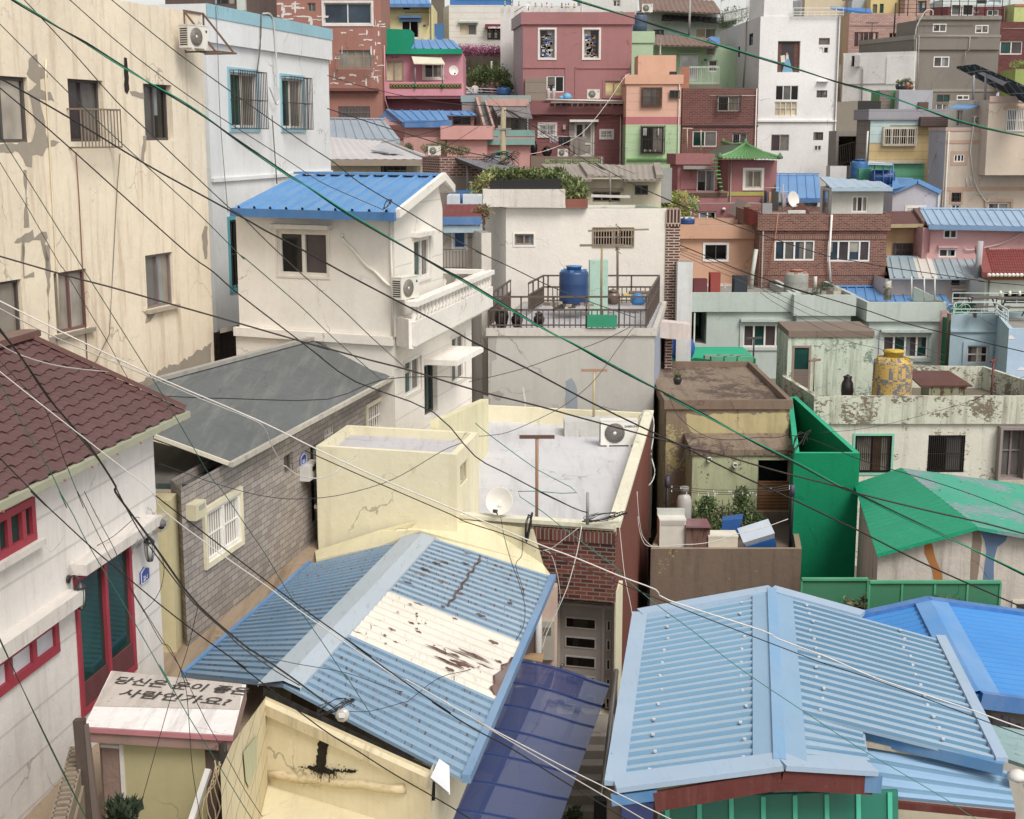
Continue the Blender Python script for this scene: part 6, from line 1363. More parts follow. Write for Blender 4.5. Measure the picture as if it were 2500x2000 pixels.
def person(label,c,top,legs,skin='8a6450',hair='1e1a18',pose=0,face=1):
    me=bpy.data.meshes.new('person');bm_=bmesh.new();a=.12*pose
    V={'pel':((0,0,.95),.15),'wai':((0,0,1.1),.13),'che':((0,0,1.32),.16),'nek':((0,0,1.49),.055),'hd0':((0,-.01,1.57),.075),'hd1':((0,-.015,1.66),.095),'hd2':((0,-.005,1.74),.07),
         'shl':((-.17,0,1.42),.06),'ell':((-.22-a*.3,.03,1.15),.043),'wrl':((-.2,-.08-a,.93),.03),'hal':((-.2,-.1-a,.86),.035),'shr':((.17,0,1.42),.06),'elr':((.24,.04,1.16),.043),'wrr':((.22,-.14-a*2,1.02+a),.03),'har':((.22,-.2-a*2,.99+a),.035),
         'hpl':((-.09,0,.88),.1),'knl':((-.1,-.04-a,.5),.065),'anl':((-.1,.02-a,.09),.04),'tol':((-.1,-.13-a,.04),.035),'hpr':((.09,0,.88),.1),'knr':((.1,.0+a,.5),.065),'anr':((.1,.1+a,.09),.04),'tor':((.1,-.05+a,.04),.035)}
    E=['pel-wai','wai-che','che-nek','nek-hd0','hd0-hd1','hd1-hd2','che-shl','shl-ell','ell-wrl','wrl-hal','che-shr','shr-elr','elr-wrr','wrr-har','pel-hpl','hpl-knl','knl-anl','anl-tol','pel-hpr','hpr-knr','knr-anr','anr-tor']
    ks=list(V);me.from_pydata([V[k][0]for k in ks],[tuple(ks.index(q)for q in e.split('-'))for e in E],[])
    o=bpy.data.objects.new('person',me);COL.objects.link(o);md=o.modifiers.new('skin','SKIN');sv=me.skin_vertices[0].data
    for i,k in enumerate(ks):sv[i].radius=(V[k][1],)*2;sv[i].use_root=(i==0)
    sb_=o.modifiers.new('s','SUBSURF');sb_.levels=1;dg=bpy.context.evaluated_depsgraph_get();m2=bpy.data.meshes.new_from_object(o.evaluated_get(dg));bpy.data.objects.remove(o)
    for mm in(M(skin,'plain'),M(top,'plain'),M(legs,'plain'),M(hair,'plain')):m2.materials.append(mm)
    for p in m2.polygons:
        z=p.center.z;hd=abs(p.center.x)<.14;p.use_smooth=True
        p.material_index=3 if(z>1.7 or(z>1.58 and p.center.y>.02))else 0 if z>1.5 else 1 if(z>.95 and not(abs(p.center.x)>.17 and p.center.y<-.13))else 2 if(hd or z<.8)else 0
    o=bpy.data.objects.new('person',m2);COL.objects.link(o);o.location=c;o.rotation_euler=(0,0,face);ORG[o.name]=V3(c);tag(o,label,'person','people on the street');return o
for x,y,tp,lg,lb,fc in((1575,930,'c9c2bc','8a8680','person in a pale top walking by the white car',.6),(1650,940,'1c1a1c','22252c','person dressed all in black standing nearest the rail',2.4),(1700,935,'2a2024','1e1e22','person in dark clothes with back turned in the middle of the walkers',3.1),(1745,935,'6a3a38','1f1f24','person with a dark red bag among the walkers',.2),(1800,935,'23262c','2c2c30','person raising an arm right of the other walkers',-.5),(1915,930,'4a3038','202028','lone person beside the blue tank',.9)):
    q=at(x,y,90);person(lb,V3((q.x,90,q.z-1.12)),tp,lg,pose=random.uniform(-1,1.5),face=fc)
cr('A2')
h=House('wall','blue painted stair wall between the yellow house and the cafe',[(1150,100),(1255,100)],zat(240,100),0,M('3f70a8','plaster',dirt=.3,peel=.3,pcol='9ab8d4',ps=.8),dep=1,par=0)
h=House('wall','dark stone retaining wall at the top beside the blue stair',[(1130,112),(1260,112)],zat(-30,112),0,M('6a5f52','plaster',dirt=.7),dep=1,par=0)
h=House('house','blue house front above the cafe roof',[(1320,118),(1960,118)],zat(-40,118),2,M('3f78bc','plaster',dirt=.1),dep=5,par=0)
cr('A3')
m_mv=M('a26c6c','plaster',dirt=.14,dcol='7a444c');m_mvl=M('a26c6c','lap',lap=.21,dirt=.14,dcol='7a444c',lapd=.3);m_lav=M('b0a3a8','lap',lap=.21,dirt=.12,lapd=.2)
zt_=zat(125,86)
H=House('house','large mauve house with two tall bare windows and a rooftop rail',[(222,91),(318,86),(1425,86)],zt_,-6,m_mv,par=.15,band=(zt_-zat(248,86),.12,m_mv))
H.w[0].mat=m_lav;H.bw[0].mat=m_lav
w=H.w[1];root=H.root
for(x0,x1,gg,lb)in((487,640,'cu','tall window showing white shelves inside'),(935,1088,'bl','tall window showing shelves of goods inside')):
    w.win(x0,300,x1,588,f='d5cdc8',n=1,g='dk',trim=(.11,'dcd4cc',.04),fw=.04,d=.25,label=lb)
    random.seed(x0);mb=MB(M('c9c5c0','plain'))
    for k in range(46):
        u=random.uniform(x0+8,x1-40);y=random.uniform(350,570);q=w.on(u,y,-.2);mb.box(q+V3((.06,0,0)),(random.uniform(.06,.24),.03,random.uniform(.04,.18)),M(random.choice(['c9c5c0','8fa39c','b5b0ac','6a7a78','3a4a86','8a5a38']),'plain'))
    mb.build('display',root)
w.win(557,770,735,935,f='dcd8d2',n=2,g='dk',g2='bk',d=.1);w.win(1145,820,1330,975,f='a26c6c',n=2,g='ye',d=.08,trim=(.12,'9c6668',.04))
w.panel(340,795,552,1020,M('85786a','lap',lap=.6,dirt=.3),out=.25,name='lean_to_panel')
for(x0,y0,x1,y1)in((318,672,760,690),(845,675,1400,695),(745,690,765,1000),(845,690,860,1000)):w.panel(x0,y0,x1,y1,m_mv,out=.05,name='moulding')
zc_=zat(1018,84);bf=House('house','mauve ground storey with laundry, white door and barred windows',[(385,84.5),(1330,84.5)],zc_,-6,M('8a5454','lap',lap=.22,dirt=.2,dcol='5f3238',lapd=.2),dep=2,par=0)
wb=bf.w[0];wb.panel(385,1045,1330,1160,M('8a5658','lap',lap=.9,dirt=.2),out=.35,name='slatted_fascia')
mb=MB(M('1a1414','plain'))
for k in range(13):a_=wb.on(600+k*58,1058,.37);mb.box(a_+V3((.08,0,0)),(.23,.05,.11))
mb.build('slot',bf.root)
mb=MB(M('cfc6ba','plain'));mb.tube([at(555,1010,83.6),at(1325,1025,83.6)],.055,n=8);mb.bar(at(600,1035,83.8),at(1325,1045,83.8),.3,.06);mb.build('gutter',bf.root)
wb.win(490,1265,640,1370,f='e0dcd6',n=2,g='bk',bars=(11,'e0dcd6',.03,.025),trim=(.14,'d5cbc6',.05));wb.win(1108,1325,1222,1395,f='e0dcd6',n=2,g='bk',bars=(9,'e0dcd6',.03,.025),trim=(.1,'d5cbc6',.05))
wb.win(840,1240,1025,1575,f='ddd8d0',n=2,g='dk',g2='te',mid=.35,name='door',fw=.12,trim=(.09,'cfc4be',.04));wb.panel(788,1212,1078,1236,M('d5cfc8','plain'),out=.5,name='door_canopy');wb.panel(785,1240,838,1500,M('9a948c','lap',lap=.3),out=.05,name='shutter')
wb.panel(722,1265,748,1310,M('a59a90','plain'),out=.2,name='meter_box')
yw=House('wall','grey yard wall with green painted Korean writing asking not to litter',[(400,82.5),(1135,82.5)],zat(1585,82.5),-6,M('7a6a5c','plaster',dirt=.6),dep=.3,par=0)
ln_=wb.on(570,1380,1.4);mb=MB(M('b5a898','plain'));a_,b_=at(560,1375,83),at(960,1395,83);mb.tube([a_,b_],.03)
mb.thing('clothesline','white line of washing strung before the mauve ground storey','clothesline')
for x0,x1,y1,c_,lb in((590,675,1440,'a5a0a8','grey patterned cloth hung left on the mauve house line'),(682,725,1470,'23243a','navy cloth with red edge on the mauve house line'),(728,802,1475,'141416','black cloth in the middle of the mauve house line'),(795,950,1570,'7a7068','large grey blanket hung right on the mauve house line')):
    mb=MB(M(c_,'plain'));P=[at(x0+(x1-x0)*k/6,1385,82.95)for k in range(7)];Q=[at(x0+(x1-x0)*k/6,y1+6*math.sin(k*2),82.95+.08*math.sin(k*2.4))for k in range(7)]
    for k in range(6):mb.face([Q[k],Q[k+1],P[k+1],P[k]])
    for k in range(6):mb.face([P[k]+V3((0,.03,0)),P[k+1]+V3((0,.03,0)),Q[k+1]+V3((0,.03,0)),Q[k]+V3((0,.03,0))])
    mb.thing('laundry',lb,'laundry',None,'washing on the mauve house line')
inst(AC,at(1030,1005,84.0),0,'white outdoor unit on the upper ledge of the mauve house','outdoor units of the air conditioners',.9)
inst(AC,at(722,1590,83.2),0,'white outdoor unit in the yard of the mauve house below the washing','outdoor units of the air conditioners',.75)
for k,x in enumerate((575,628)):gasb(['left grey gas cylinder on the mauve house ledge','right grey gas cylinder on the mauve house ledge'][k],at(x,1008,84.2),.68)
mb=MB(M('5fa3d0','plain'));p=at(765,1005,84);mb.lathe(p,[(.25,0),(.3,.12),(.2,.28),(.05,.36)],None,9);mb.lathe(p+V3((-.32,0,0)),[(.15,0),(.2,.08),(.12,.17),(.03,.2)],None,9);mb.thing('plastic_sack','sky blue rubbish sacks on the mauve house ledge','sack')
pot('large black jar in the yard left of the grey laundry',at(430,1575,83),.2,.75,'1a1616');pot('squat black jar right of the yard post',at(560,1580,83),.3,.45,'1a1616')
tank('small blue barrel at the left edge of the mauve yard',at(368,1565,83),.12,.45,'2f5590','7d8a3c')
zr0=zt_
railing(None,[V3((colx(235,90,zr0),90,zr0)),V3((colx(325,86,zr0),86,zr0)),V3((colx(1420,86,zr0),86,zr0))],0.34,1.2,'c9c4be',.018,mids=()).thing('railing','white rooftop rail on the mauve house','railing')
dish('large white dish on the roof corner of the mauve house',at(375,112,86.5),.2,math.radians(5),math.radians(8),'d9d5cc',pole=.35)
random.seed(9)
fg0=None
for k,(x,y,c1,c2)in enumerate(((135,50,'9fb86a','8a9a9a'),(205,50,'c06a5a','b5a89c'),(278,48,'c9c24a','a8a8a0'),(445,62,'b5a050','8a8a88'),(510,62,'d0c8c0','a09a92'),(560,64,'c0483c','d9c8b8'),(610,68,'d0ccc8','b5b0a8'),(712,68,'b84a44','5a5a5c'),(752,72,'c88a90','a8a098'),(780,72,'6a6a6a','d0b0a0'),(838,70,'c9b840','9a7a4a'))):
    p=at(x,y+12,92);t=T('figurine',['pale green','reddish','yellow and grey','olive','off white','red topped','plain pale','red and dark','pinkish','dark grey','yellow and brown'][k]+' small statuette standing above the mauve roof rail','figurine',p,'small statuettes on the wall above the mauve house')
    MB(M(c2,'plain')).lathe(p,[(.05,0),(.07,.03),(.055,.14),(.03,.2)],None,10).build('body',t);MB(M(c1,'plain')).lathe(p+V3((0,0,.19)),[(.02,0),(.05,.04),(.045,.09),(.01,.12)],None,10).build('head',t)
h=House('wall','long white wall carrying the small statuettes',[(90,92.3),(900,92.3)],zat(62,92.3),0,M('d5d2cd','plaster',dirt=.1),dep=.5,par=0)
H=House('house','white and mint house with rust speckled slate roof and long dark awning',[(900,108),(1330,106),(2560,106)],zat(110,106),0,M('c5d0c6','plaster',dirt=.25),par=0,cap=False)
w=H.w[1];w.win(1640,300,1745,375,f='3a3634',n=2,g='bl');w.win(2065,285,2270,395,f='d9d6d0',n=2,g='be',g2='cu')
m_sr=M('6a5248','metal',dirt=.6,dcol='9a6a38',fade=.5,fcol='8a7a74',rust=.0,rough=.9,peel=.45,pcol='a5743c',ps=1.4)
sheet(H.root,at(1500,105,104),at(2340,140,104),at(2250,10,110),at(1490,-30,110),m_sr,pitch=.35,rh=.06,prof='wave');sheet(H.root,at(1720,205,104.5),at(2480,240,104.5),at(2480,190,106),at(1730,150,106),M('3a3030','metal',dirt=.3),pitch=.4,rh=.05,prof='wave',name='awning')
w2=House('house','white flat roofed house above the mauve roof rail with one dark window',[(900,112),(1480,112)],zat(-60,112),1,M('cfcdc8','plaster',dirt=.1),dep=5,par=0);w2.w[0].win(1230,2,1305,72,f='d0ccc8',n=2,g='pu')
inst(AC,at(1575,130,103),0,'dirty white outdoor unit under the rusty slate roof','outdoor units of the air conditioners',.95)
tank('dark blue water tank between the mauve house and the mint house',at(1500,315,98),.48,1.15,'3f4f66','5a5550')
MB(M('9a9690','plaster')).tube([at(2000,350,99),at(2010,-20,99)],.085,n=10,r1=.07).thing('utility_pole','grey concrete pole in front of the rusty slate roof','pole')
cr('A3')
lettering(yw.root,'여기  쓰레기 버리지마시오',.30,yw.w[0].on(835,1640,.03),(1,0,0),(0,0,1),M('8fae6a','plain'),.01)
m_lg=M('abc6a0','plaster',dirt=.14,dcol='7f9a6c')
H=House('house','light green house with mossy slate roof and white double door',[(1415,95),(2560,95)],zat(470,95),-2,m_lg,dep=5,par=0,cap=False)
cr('A4');w=H.w[0]
w.win(280,635,485,925,f='d9d6d2',n=2,g='wh',name='door',d=.06,hood='abc6a0');w.win(580,555,683,633,f='c9c2bc',n=1,g='bk',bars=(9,'c9bdb0',0,.02));w.win(608,690,712,820,f='e0ddd8',n=1,g='dk',mid=.5)
w.panel(525,690,552,730,M('a8a88a','plain'),out=.12,name='meter_box');w.panel(558,675,588,700,M('3f5a9a','plain'),out=.04,name='number_plate')
sheet(H.root,at(-20,520,93.6),at(720,535,93.6),at(560,430,98),at(0,400,98),m_sr,pitch=.3,rh=.05,prof='wave')
sheet(H.root,at(600,435,96),at(735,515,93.5),at(735,435,97),at(640,418,98),MBL,pitch=.4,rh=.03)
cr('A3');hb=House('house','light green flat block with a plain blank wall beside the mauve house',[(1412,92),(1640,92)],zat(318,92),-2,m_lg,dep=4,par=.1,band=(.7,.08,m_lg))
cr('A4')
railing(None,[at(385,965,90),at(725,965,90)],1.05,.12,'c5d0c0',.014,mids=(.95,)).thing('railing','pale scrolled railing in front of the light green house','railing')
MB(M('a8654a','plain')).box(at(338,890,89),(.52,.1,1.25)).thing('board','terracotta board standing beside the pale scrolled railing','board')
House('terrace','mossy concrete terrace edge above the brown brick house',[(300,89.5),(760,89.5)],zat(965,89.5),-5,M('6a6458','plaster',dirt=.7),dep=4,par=0,cat='terrace')
cr('A3');m_pe=M('d8a68e','lap',lap=.45,dirt=.15,dcol='b5765a',lapd=.12);m_pe2=M('d8a284','plaster',dirt=.15,dcol='b5765a')
zt_=zat(757,82)
H=House('house','narrow house painted peach above and light green below',[(1328,85),(1368,82),(1925,82)],zt_,-7,m_pe,par=.12,band=(zt_-zat(852,82),.1,m_pe2))
w=H.w[1];zs_=zat(1262,82);zs2=zat(1183,82)
for i in(0,1):
    q=H.w[i];mb=MB(M('abc898','lap',lap=.45,dirt=.12,lapd=.12));q.boxw(mb,-.0,q.L+(.012 if i==0 else.0),-7,zs_,-.01,.012,None);mb.build('green_wall',H.root);mb=MB(M('b8686c','plaster',dirt=.2));q.boxw(mb,0,q.L+(.012 if i==0 else 0),zs_,zs2,-.01,.014,None);mb.build('red_band',H.root)
w.holes.clear()
def surf(w,x0,y0,x1,y1,**k):
    ww=w.win(x0,y0,x1,y1,**k);w.holes.pop();return ww
surf(w,1523,888,1715,1072,f='4a3a34',n=2,g='cu',g2='br',d=-.08,bars=(14,'4a3a34',.16,.02),trim=(.09,'dc9a7a',.06));surf(w,1800,915,1905,995,f='4a3f3c',n=2,g='dk',d=-.07,fw=.03)
surf(w,1515,1280,1740,1548,f='2f2622',n=2,g='bk',g2='cu',d=-.08,bars=(16,'2f2622',.45,.02),trim=(.06,'abc898',.04))
mb=MB(M('c9c4bf','plain'))
for x in(1545,1562,1690):MB(M('c9c4bf','plain')).box(w.on(x,1335,.2),(.09,.03,.4)).build('hung_cloth',H.root)
for k in range(9):MB(M(['c9c4bf','5a7a5a','8a4a38'][k%3],'plain')).box(w.on(1550+k*18,1525,.25),(.07,.08,.11)).build('jar',H.root)
w.panel(1372,1605,1925,1625,M('5a8a4a','plain'),out=.15,name='ledge')
zr_=H.z1;q0,q1=at(1485,560,83.5),at(1870,560,83.5);mb=MB(m_pe2);mb.hexa([z_(q0,zr_-.1),z_(q1,zr_-.1),z_(q1,zr_-.1)+V3((0,2.5,0)),z_(q0,zr_-.1)+V3((0,2.5,0))],[q0,q1,z_(q1,q0.z)+V3((0,2.5,0)),q0+V3((0,2.5,0))]);mb.build('roof_room',H.root)
MB(M('a8a5a0','plain',metal=.6)).lathe(at(1707,558,84),[(.1,0),(.05,.1),(.05,.85),(.08,.9)],None,12).build('flue',H.root)
MB(M('2a2624','plain')).box(at(1838,745,82.2),(.4,.3,.2)).thing('planter_box','small dark box on the peach house roof edge','box')
cr('A4');m_bk=M('6c4640','brick',dirt=.15,c2='5c3c38',mor='8a5f58',s=1.35,ms=.012,bias=-.1)
zt_=zat(1012,85)
H=House('house','dark red brown brick house with a caged window below the terrace',[(312,85),(1182,85)],zt_,-7,m_bk,dep=5,par=.1)
w=H.w[0];w.win(712,1100,962,1275,f='c9c0b0',n=2,g='bk',g2='cu',bars=(16,'2f2622',.3,.022));w.win(425,1500,705,1680,f='c5beb5',n=2,g='te',g2='gr',d=.1);w.win(880,1525,1055,1700,f='c5beb5',n=2,g='bk',g2='gr',bars=(9,'4a4542',0,.02))
w.panel(300,1435,1175,1452,M('3a2422','plain'),out=.06,name='ledge')
mb=MB(M('b5a88f','plain'));mb.tube([at(365,1750,83),at(365,1475,83)],.03);mb.bar(at(310,1468,83),at(430,1470,83),.06);mb.thing('clothesline_pole','pale T pole in front of the lower brick windows','clothesline pole',None,'T shaped clothesline poles')
mb=MB(M('b5a88f','plain'));mb.tube([at(522,1760,82.5),at(522,1490,82.5)],.03);mb.thing('clothesline_pole','plain pale pole right of the T pole by the brick wall','clothesline pole')
m_wh=M('e6e4e2','plaster',dirt=.05,bump=.4);m_wh_shade=M('c9c5c4','plaster',dirt=.1,bump=.4)  # greyer copy of the white paints the shade on the left face
zt_=zat(188,88)
H=House('tower_house','tall white house tower with a picture window and small square windows',[(735,101),(1205,88),(2120,88)],zt_,-7,m_wh,par=.2);H.w[0].mat=m_wh_shade
root=H.root;w=H.w[1]
q0,q1=at(1240,190,88.05),at(1568,190,88.05);zu=zat(-90,88);mb=MB(m_wh)
bl=[z_(q0,zt_-.3),z_(q1,zt_-.3),z_(q1,zt_-.3)+V3((-.4,3.5,0)),PX(1068,92.5,zt_-.3)];mb.hexa(bl,[z_(p,zu)for p in bl]);mb.build('stair_block',root)
lw_=w.ledge(zat(1395,88),.1,.12,m_wh)
w.win(1398,470,1655,832,f='c9c5c0',n=1,g='bk',d=.2,fw=.03,label='picture window with a painted figure in a blue dress')
mb=MB(M('6a4038','lap',lap=.3));
for x0,x1 in((1398,1445),(1590,1650)):q=[w.on(x0,480,-.15),w.on(x1,480,-.15),w.on(x1-4,825,-.15),w.on(x0-4,825,-.15)];mb.face(list(reversed(q)))
def flat(pts,c_,o):mb.face(list(reversed([w.on(x,y,o)for x,y in pts])),M(c_,'plain'))
flat([(1445,480),(1590,480),(1585,825),(1440,825)],'3a3032',-.152);flat([(1440,820),(1480,820),(1485,715),(1435,715)],'22222a',-.145);flat([(1432,640),(1480,630),(1490,715),(1438,715)],'d8cfc0',-.142);flat([(1490,640),(1520,620),(1530,680),(1495,690)],'cfc9c2',-.141);flat([(1488,685),(1530,670),(1575,830),(1450,830)],'6a9cba',-.14);flat([(1495,605),(1515,605),(1515,630),(1495,630)],'b58f78',-.138);mb.build('mural',root)
w.win(1372,975,1640,1150,f='dedbd6',n=3,g='bk',g2='gr',d=.08,fw=.05);w.win(1362,1165,1620,1328,f='d9d3c8',n=4,g='be',mid=.55,d=.1,fw=.04,name='cupboard_window')
w.win(1870,435,1996,512,f='5a4a45',n=1,g='cu',d=.08);w.win(1865,533,1985,615,f='dcd8d2',n=2,g='wh',g2='dk',d=.08);w.win(1845,1035,1966,1117,f='3a3432',n=2,g='gr',d=.1,fw=.03)
w.win(1322,1540,1530,1730,f='b5a8a2',n=2,g='pu',g2='gr',d=.1,fw=.04);w.win(1808,1513,1920,1605,f='5a5250',n=2,g='gr',d=.08,fw=.02);w.win(1815,1660,1900,1725,f='d5d0cc',n=2,g='gr',d=.06)
w.panel(1850,928,1975,940,M('d8d5d2','plain'),out=.25,name='small_canopy')
sw=H.w[0];sw.win(1072,385,1117,518,f='3a3432',n=1,g='bk',d=.1,fw=.02);sw.win(945,535,968,655,f='3a3432',n=1,g='bk',d=.1,fw=.02)
MB(M('a9a5a2','plain')).tube([sw.on(x,y,.06)for x,y in((1070,210),(1042,245),(1030,600),(1005,1000))],.04).build('drainpipe',root)
railing(None,[at(748,262,99.8),at(1062,200,92.0)],1.45,.42,'dcdad6',.03,mids=(.4,)).thing('railing','white roof railing on the left of the white tower','railing')
railing(None,[at(1575,182,87.8),at(2150,182,87.8)],.45,.42,'dcdad6',.02,mids=(.5,)).thing('railing','low white roof railing on the right of the white tower','railing')
p=at(900,170,99);leaves(None,[(p,(1.0,.6,.55)),(p+V3((-.5,0,-.5)),(.6,.5,.5))],M('4a5c34','leaf'),1500,.12,upb=.5).thing('bush','green bush behind the white roof railing of the tower','bush')
cr('A5')
H=House('house','pale pink brick house between the white tower and the grey house',[(88,112),(160,110),(800,110)],zat(155,110),-3,M('bd968c','brick',dirt=.1,c2='b08a80',mor='8f6f68',s=1.4,ms=.01,bias=0),par=.1);H.w[0].mat=M('cfa27c','plaster',dirt=.1)
w=H.w[1];w.win(208,365,487,540,f='a8705c',n=5,g='pu',d=.1,trim=(.04,'b08a80',.03));w.win(612,375,702,440,f='a8705c',n=2,g='dk');w.panel(160,288,700,298,M('8a6a60','plain'),out=.04,name='ledge')
m_gy=M('7a726a','plaster',dirt=.1,bump=1.0);m_gyl=M('8f887e','plaster',dirt=.35)
zt_=zat(232,101)
H=House('house','large dark grey rendered house with white framed windows and pipes',[(700,104),(925,101),(1890,101)],zt_,-3,m_gy,par=.0,band=None)
root=H.root;w=H.w[1]
for x0,y0,x1,y1 in((1112,272,1268,368),(1597,287,1750,382),(1120,648,1300,770),(1385,1090,1528,1145)):w.win(x0,y0,x1,y1,f='ddd8d2',n=2,g='pu',g2='gr',d=.06,fw=.07)
w.win(1155,1080,1310,1170,f='5a4a42',n=2,g='te',d=.08);w.win(1150,1185,1300,1260,f='d5d0ca',n=2,g='gr')
for x0,y0,x1,y1,mm,o in((925,400,1890,430,m_gyl,.1),(900,435,1875,570,m_gy,.14),(925,180,1895,225,m_gyl,.12),(1100,1020,1810,1050,m_gyl,.05)):w.panel(x0,y0,x1,y1,mm,out=o,name='band')
w.panel(925,215,1890,232,m_gyl,out=.08,name='band')
mb=MB(M('9a948e','plain'))
for P in([(955,400),(940,1020)],[(925,440),(912,1020)],[(950,403),(1640,415)],[(1540,415),(1525,580),(1490,590),(1482,740)]):mb.tube([w.on(x,y,.22)for x,y in P],.03)
mb.build('pipe',root)
q=[PX(690,104.2,zt_+.55),PX(925,100.8,zt_+.55),PX(1898,100.8,zt_+.55)];
hh_=House('house','flat grey wing with pale parapet left of the dark grey house',[(270,107),(905,100.8)],zat(400,100.8),zat(585,100.8),m_gy,dep=3,par=0,capm=m_gyl);hh_.w[0].ledge(hh_.z1-.3,.3,.06,m_gyl,'parapet_band')
hw=House('house','white rendered lower house under the grey wing',[(88,103),(360,101.5),(905,100.4)],zat(590,100.4),-4,M('d5d2cf','plaster',dirt=.12),close=True,par=0)if False else House('house','white rendered lower house under the grey wing',[(88,103),(905,100.4)],zat(592,101),-4,M('d5d2cf','plaster',dirt=.12),dep=3,par=0)
w=hw.w[0];w.win(180,640,232,762,f='8a8480',n=1,g='bk');w.panel(232,632,292,765,M('b5b2ae','plain'),out=.3,name='open_door');w.panel(585,640,900,960,M('dcdad8','plaster',dirt=.1),out=.06,name='white_panel');w.win(108,1158,265,1205,f='dcd8d4',n=3,g='gr',d=.06,fw=.07);w.panel(90,955,890,965,M('8a8682','plain'),out=.05,name='ledge')
MB(M('a8a29c','plain')).tube([w.on(x,y,.1)for x,y in((300,760),(310,800),(298,1150))],.05).build('pipe',hw.root)
for k,(x,r_,h_,c_,lb)in enumerate(((720,.22,.35,'2f2f30','left black plant pot on the ledge by the grey wall'),(765,.24,.38,'3a3c3e','larger black plant pot on the ledge by the grey wall'),(815,.24,.48,'7a4f3a','brown jar on the ledge by the grey wall'),(860,.2,.3,'7a4f3a','small brown pot with greenery at the right of the ledge'))):
    c=at(x,1027,96);t=pot(lb,c,r_,h_,c_,name='plant_pot',cat='plant pot',grp='pots on the ledge by the grey wall',plant=lambda t,c,r,h:leaves(None,[(V3(c)+V3((0,0,h+.1)),(r,r,.14))],M('5a6a38','leaf'),160,.1,upb=.8).build('foliage',t))
MB(M('2a2826','plain')).box(at(385,1215,90),(1.3,.5,.6)).thing('black_tub','black rectangular tub on the grey flat roof','tub')
mb=MB(M('3a3230','plain',metal=.3))
for k in range(13):
    p=at(725+k*98,185,100.5);mb.tube([p,p+V3((0,0,1.35+.5*(k<2)))],.03)
for dz in(.25,.5,.75,1.0):mb.tube([at(725,185,100.5)+V3((0,0,dz)),at(1890,195,100.5)+V3((0,0,dz))],.012,n=4)
mb.thing('railing','dark wire and post railing along the grey house roof','railing')
MB(M('2a2424','plain')).tube([at(665,405,100),at(690,35,100)],.05).thing('mast','tall black mast at the left corner of the grey house','mast')
MB(M('bdb8b0','plain')).tube(spline([at(x,y,99.8)for x,y in((915,400),(930,300),(1000,170),(1050,115),(1110,120),(1112,180))],5),.04).thing('hose','pale hose arching over the grey house parapet','hose')
H=House('house','dark red brick house with wide teal window at the right edge',[(1835,108),(2400,108)],zat(250,108),-3,M('6a3a38','brick',dirt=.15,c2='5a302e',mor='7a4a46',s=1.4,ms=.01),dep=5,par=.2);w=H.w[0]
w.win(1880,470,2140,625,f='ddd8d2',n=2,g='te',g2='pu',fw=.08);w.win(1830,870,2050,1020,f='ddd8d2',n=2,g='dk')
mb=MB(M('b5b5c8','plain'));[mb.lathe(w.on(x,1120,.03),[(.42,0),(.42,.04)],M('d8d8e2' if k else 'b8bcd8','plain'),20,(0,-1,0))for k,x in enumerate((1885,1985))];mb.build('wall_plaques',H.root)
h=House('house','lime green house topping the dark red one at the right edge',[(1900,116),(2050,114),(2500,114)],zat(45,114),0,M('b5bf74','plaster',dirt=.1),par=.1);h.w[1].panel(2050,50,2160,75,M('b0604a','plain'),out=.05,name='red_stripe')
h=House('house','small olive green wall house at the right edge',[(2060,98),(2400,98)],zat(790,98),-3,M('94a558','plaster',dirt=.15),dep=3,par=0)
p=at(2120,740,97);leaves(None,[(p,(.8,.4,.3))],M('8a9a4a','leaf'),600,.12).thing('bush','yellow green bush on the olive wall at the right edge','bush')
h=House('house','yellow top house with green and grey windows behind the pink brick house',[(405,124),(800,124)],zat(-30,124),2,M('d6bc7a','plaster',dirt=.1),dep=5,par=0);h.w[0].win(425,50,475,150,f='5a5048',n=1,g='gr');h.w[0].win(505,45,550,150,f='2f5a48',n=1,g='te');h.w[0].win(720,40,780,180,f='5a5048',n=2,g='br')
h=House('house','pinkish top house with a dark double window',[(800,122),(1085,122)],zat(-60,122),2,M('c49a88','brick',c2='b98f7e',mor='9a7a6e',s=1.4),dep=5,par=0);h.w[0].win(940,15,1040,150,f='4a4038',n=2,g='bl')
h=House('house','maroon and white glazed roof room above the grey house',[(1085,116),(1290,115),(1950,115)],zat(75,115),2,M('6f3438','plaster',dirt=.1),par=0,roofm=M('cfcac4','plain'));w=h.w[1]
w.win(1320,45,1445,185,f='d9d5d0',n=1,g='gr',fw=.1);w.win(1450,45,1585,185,f='d9d5d0',n=1,g='bk',fw=.1);w.win(1590,100,1640,150,f='d9d5d0',n=2,g='gr');w.win(1735,110,1870,185,f='d9d5d0',n=2,g='te',g2='gr',fw=.08)
h=House('house','mint and white house at the very top right',[(1230,128),(2010,128)],zat(-10,128),4,M('c5d2cf','plaster',dirt=.1),dep=5,par=.2);h.w[0].win(1620,0,1730,45,f='5a5a5c',n=1,g='dk');h.w[0].win(1750,-5,1890,45,f='9fc9cc',n=1,g='wh')
h=House('house','beige top house with blue tarpaulin porch behind the white tower',[(-350,128),(190,128)],zat(-40,128),2,M('cbb999','plaster',dirt=.1),dep=5,par=0);cr('A4');h.w[0].win(1575,10,1672,170,f='8a8a90',n=2,g='gr',bars=(8,'a5a5aa',.05,.04))
cr('A5');h=House('house','pale grey blue house at the top behind the tarpaulin roof',[(190,126),(420,126)],zat(-50,126),2,M('a8b0b5','plaster',dirt=.1),dep=5,par=0)
t=T('tarpaulin_roof','bright blue tarpaulin roof behind the white tower','roof cover',at(200,130,121));slab(t,[at(-60,85,119),at(420,150,118),at(400,100,123),at(-60,75,124)],.15,M('3470b5','plain'),'sheet')
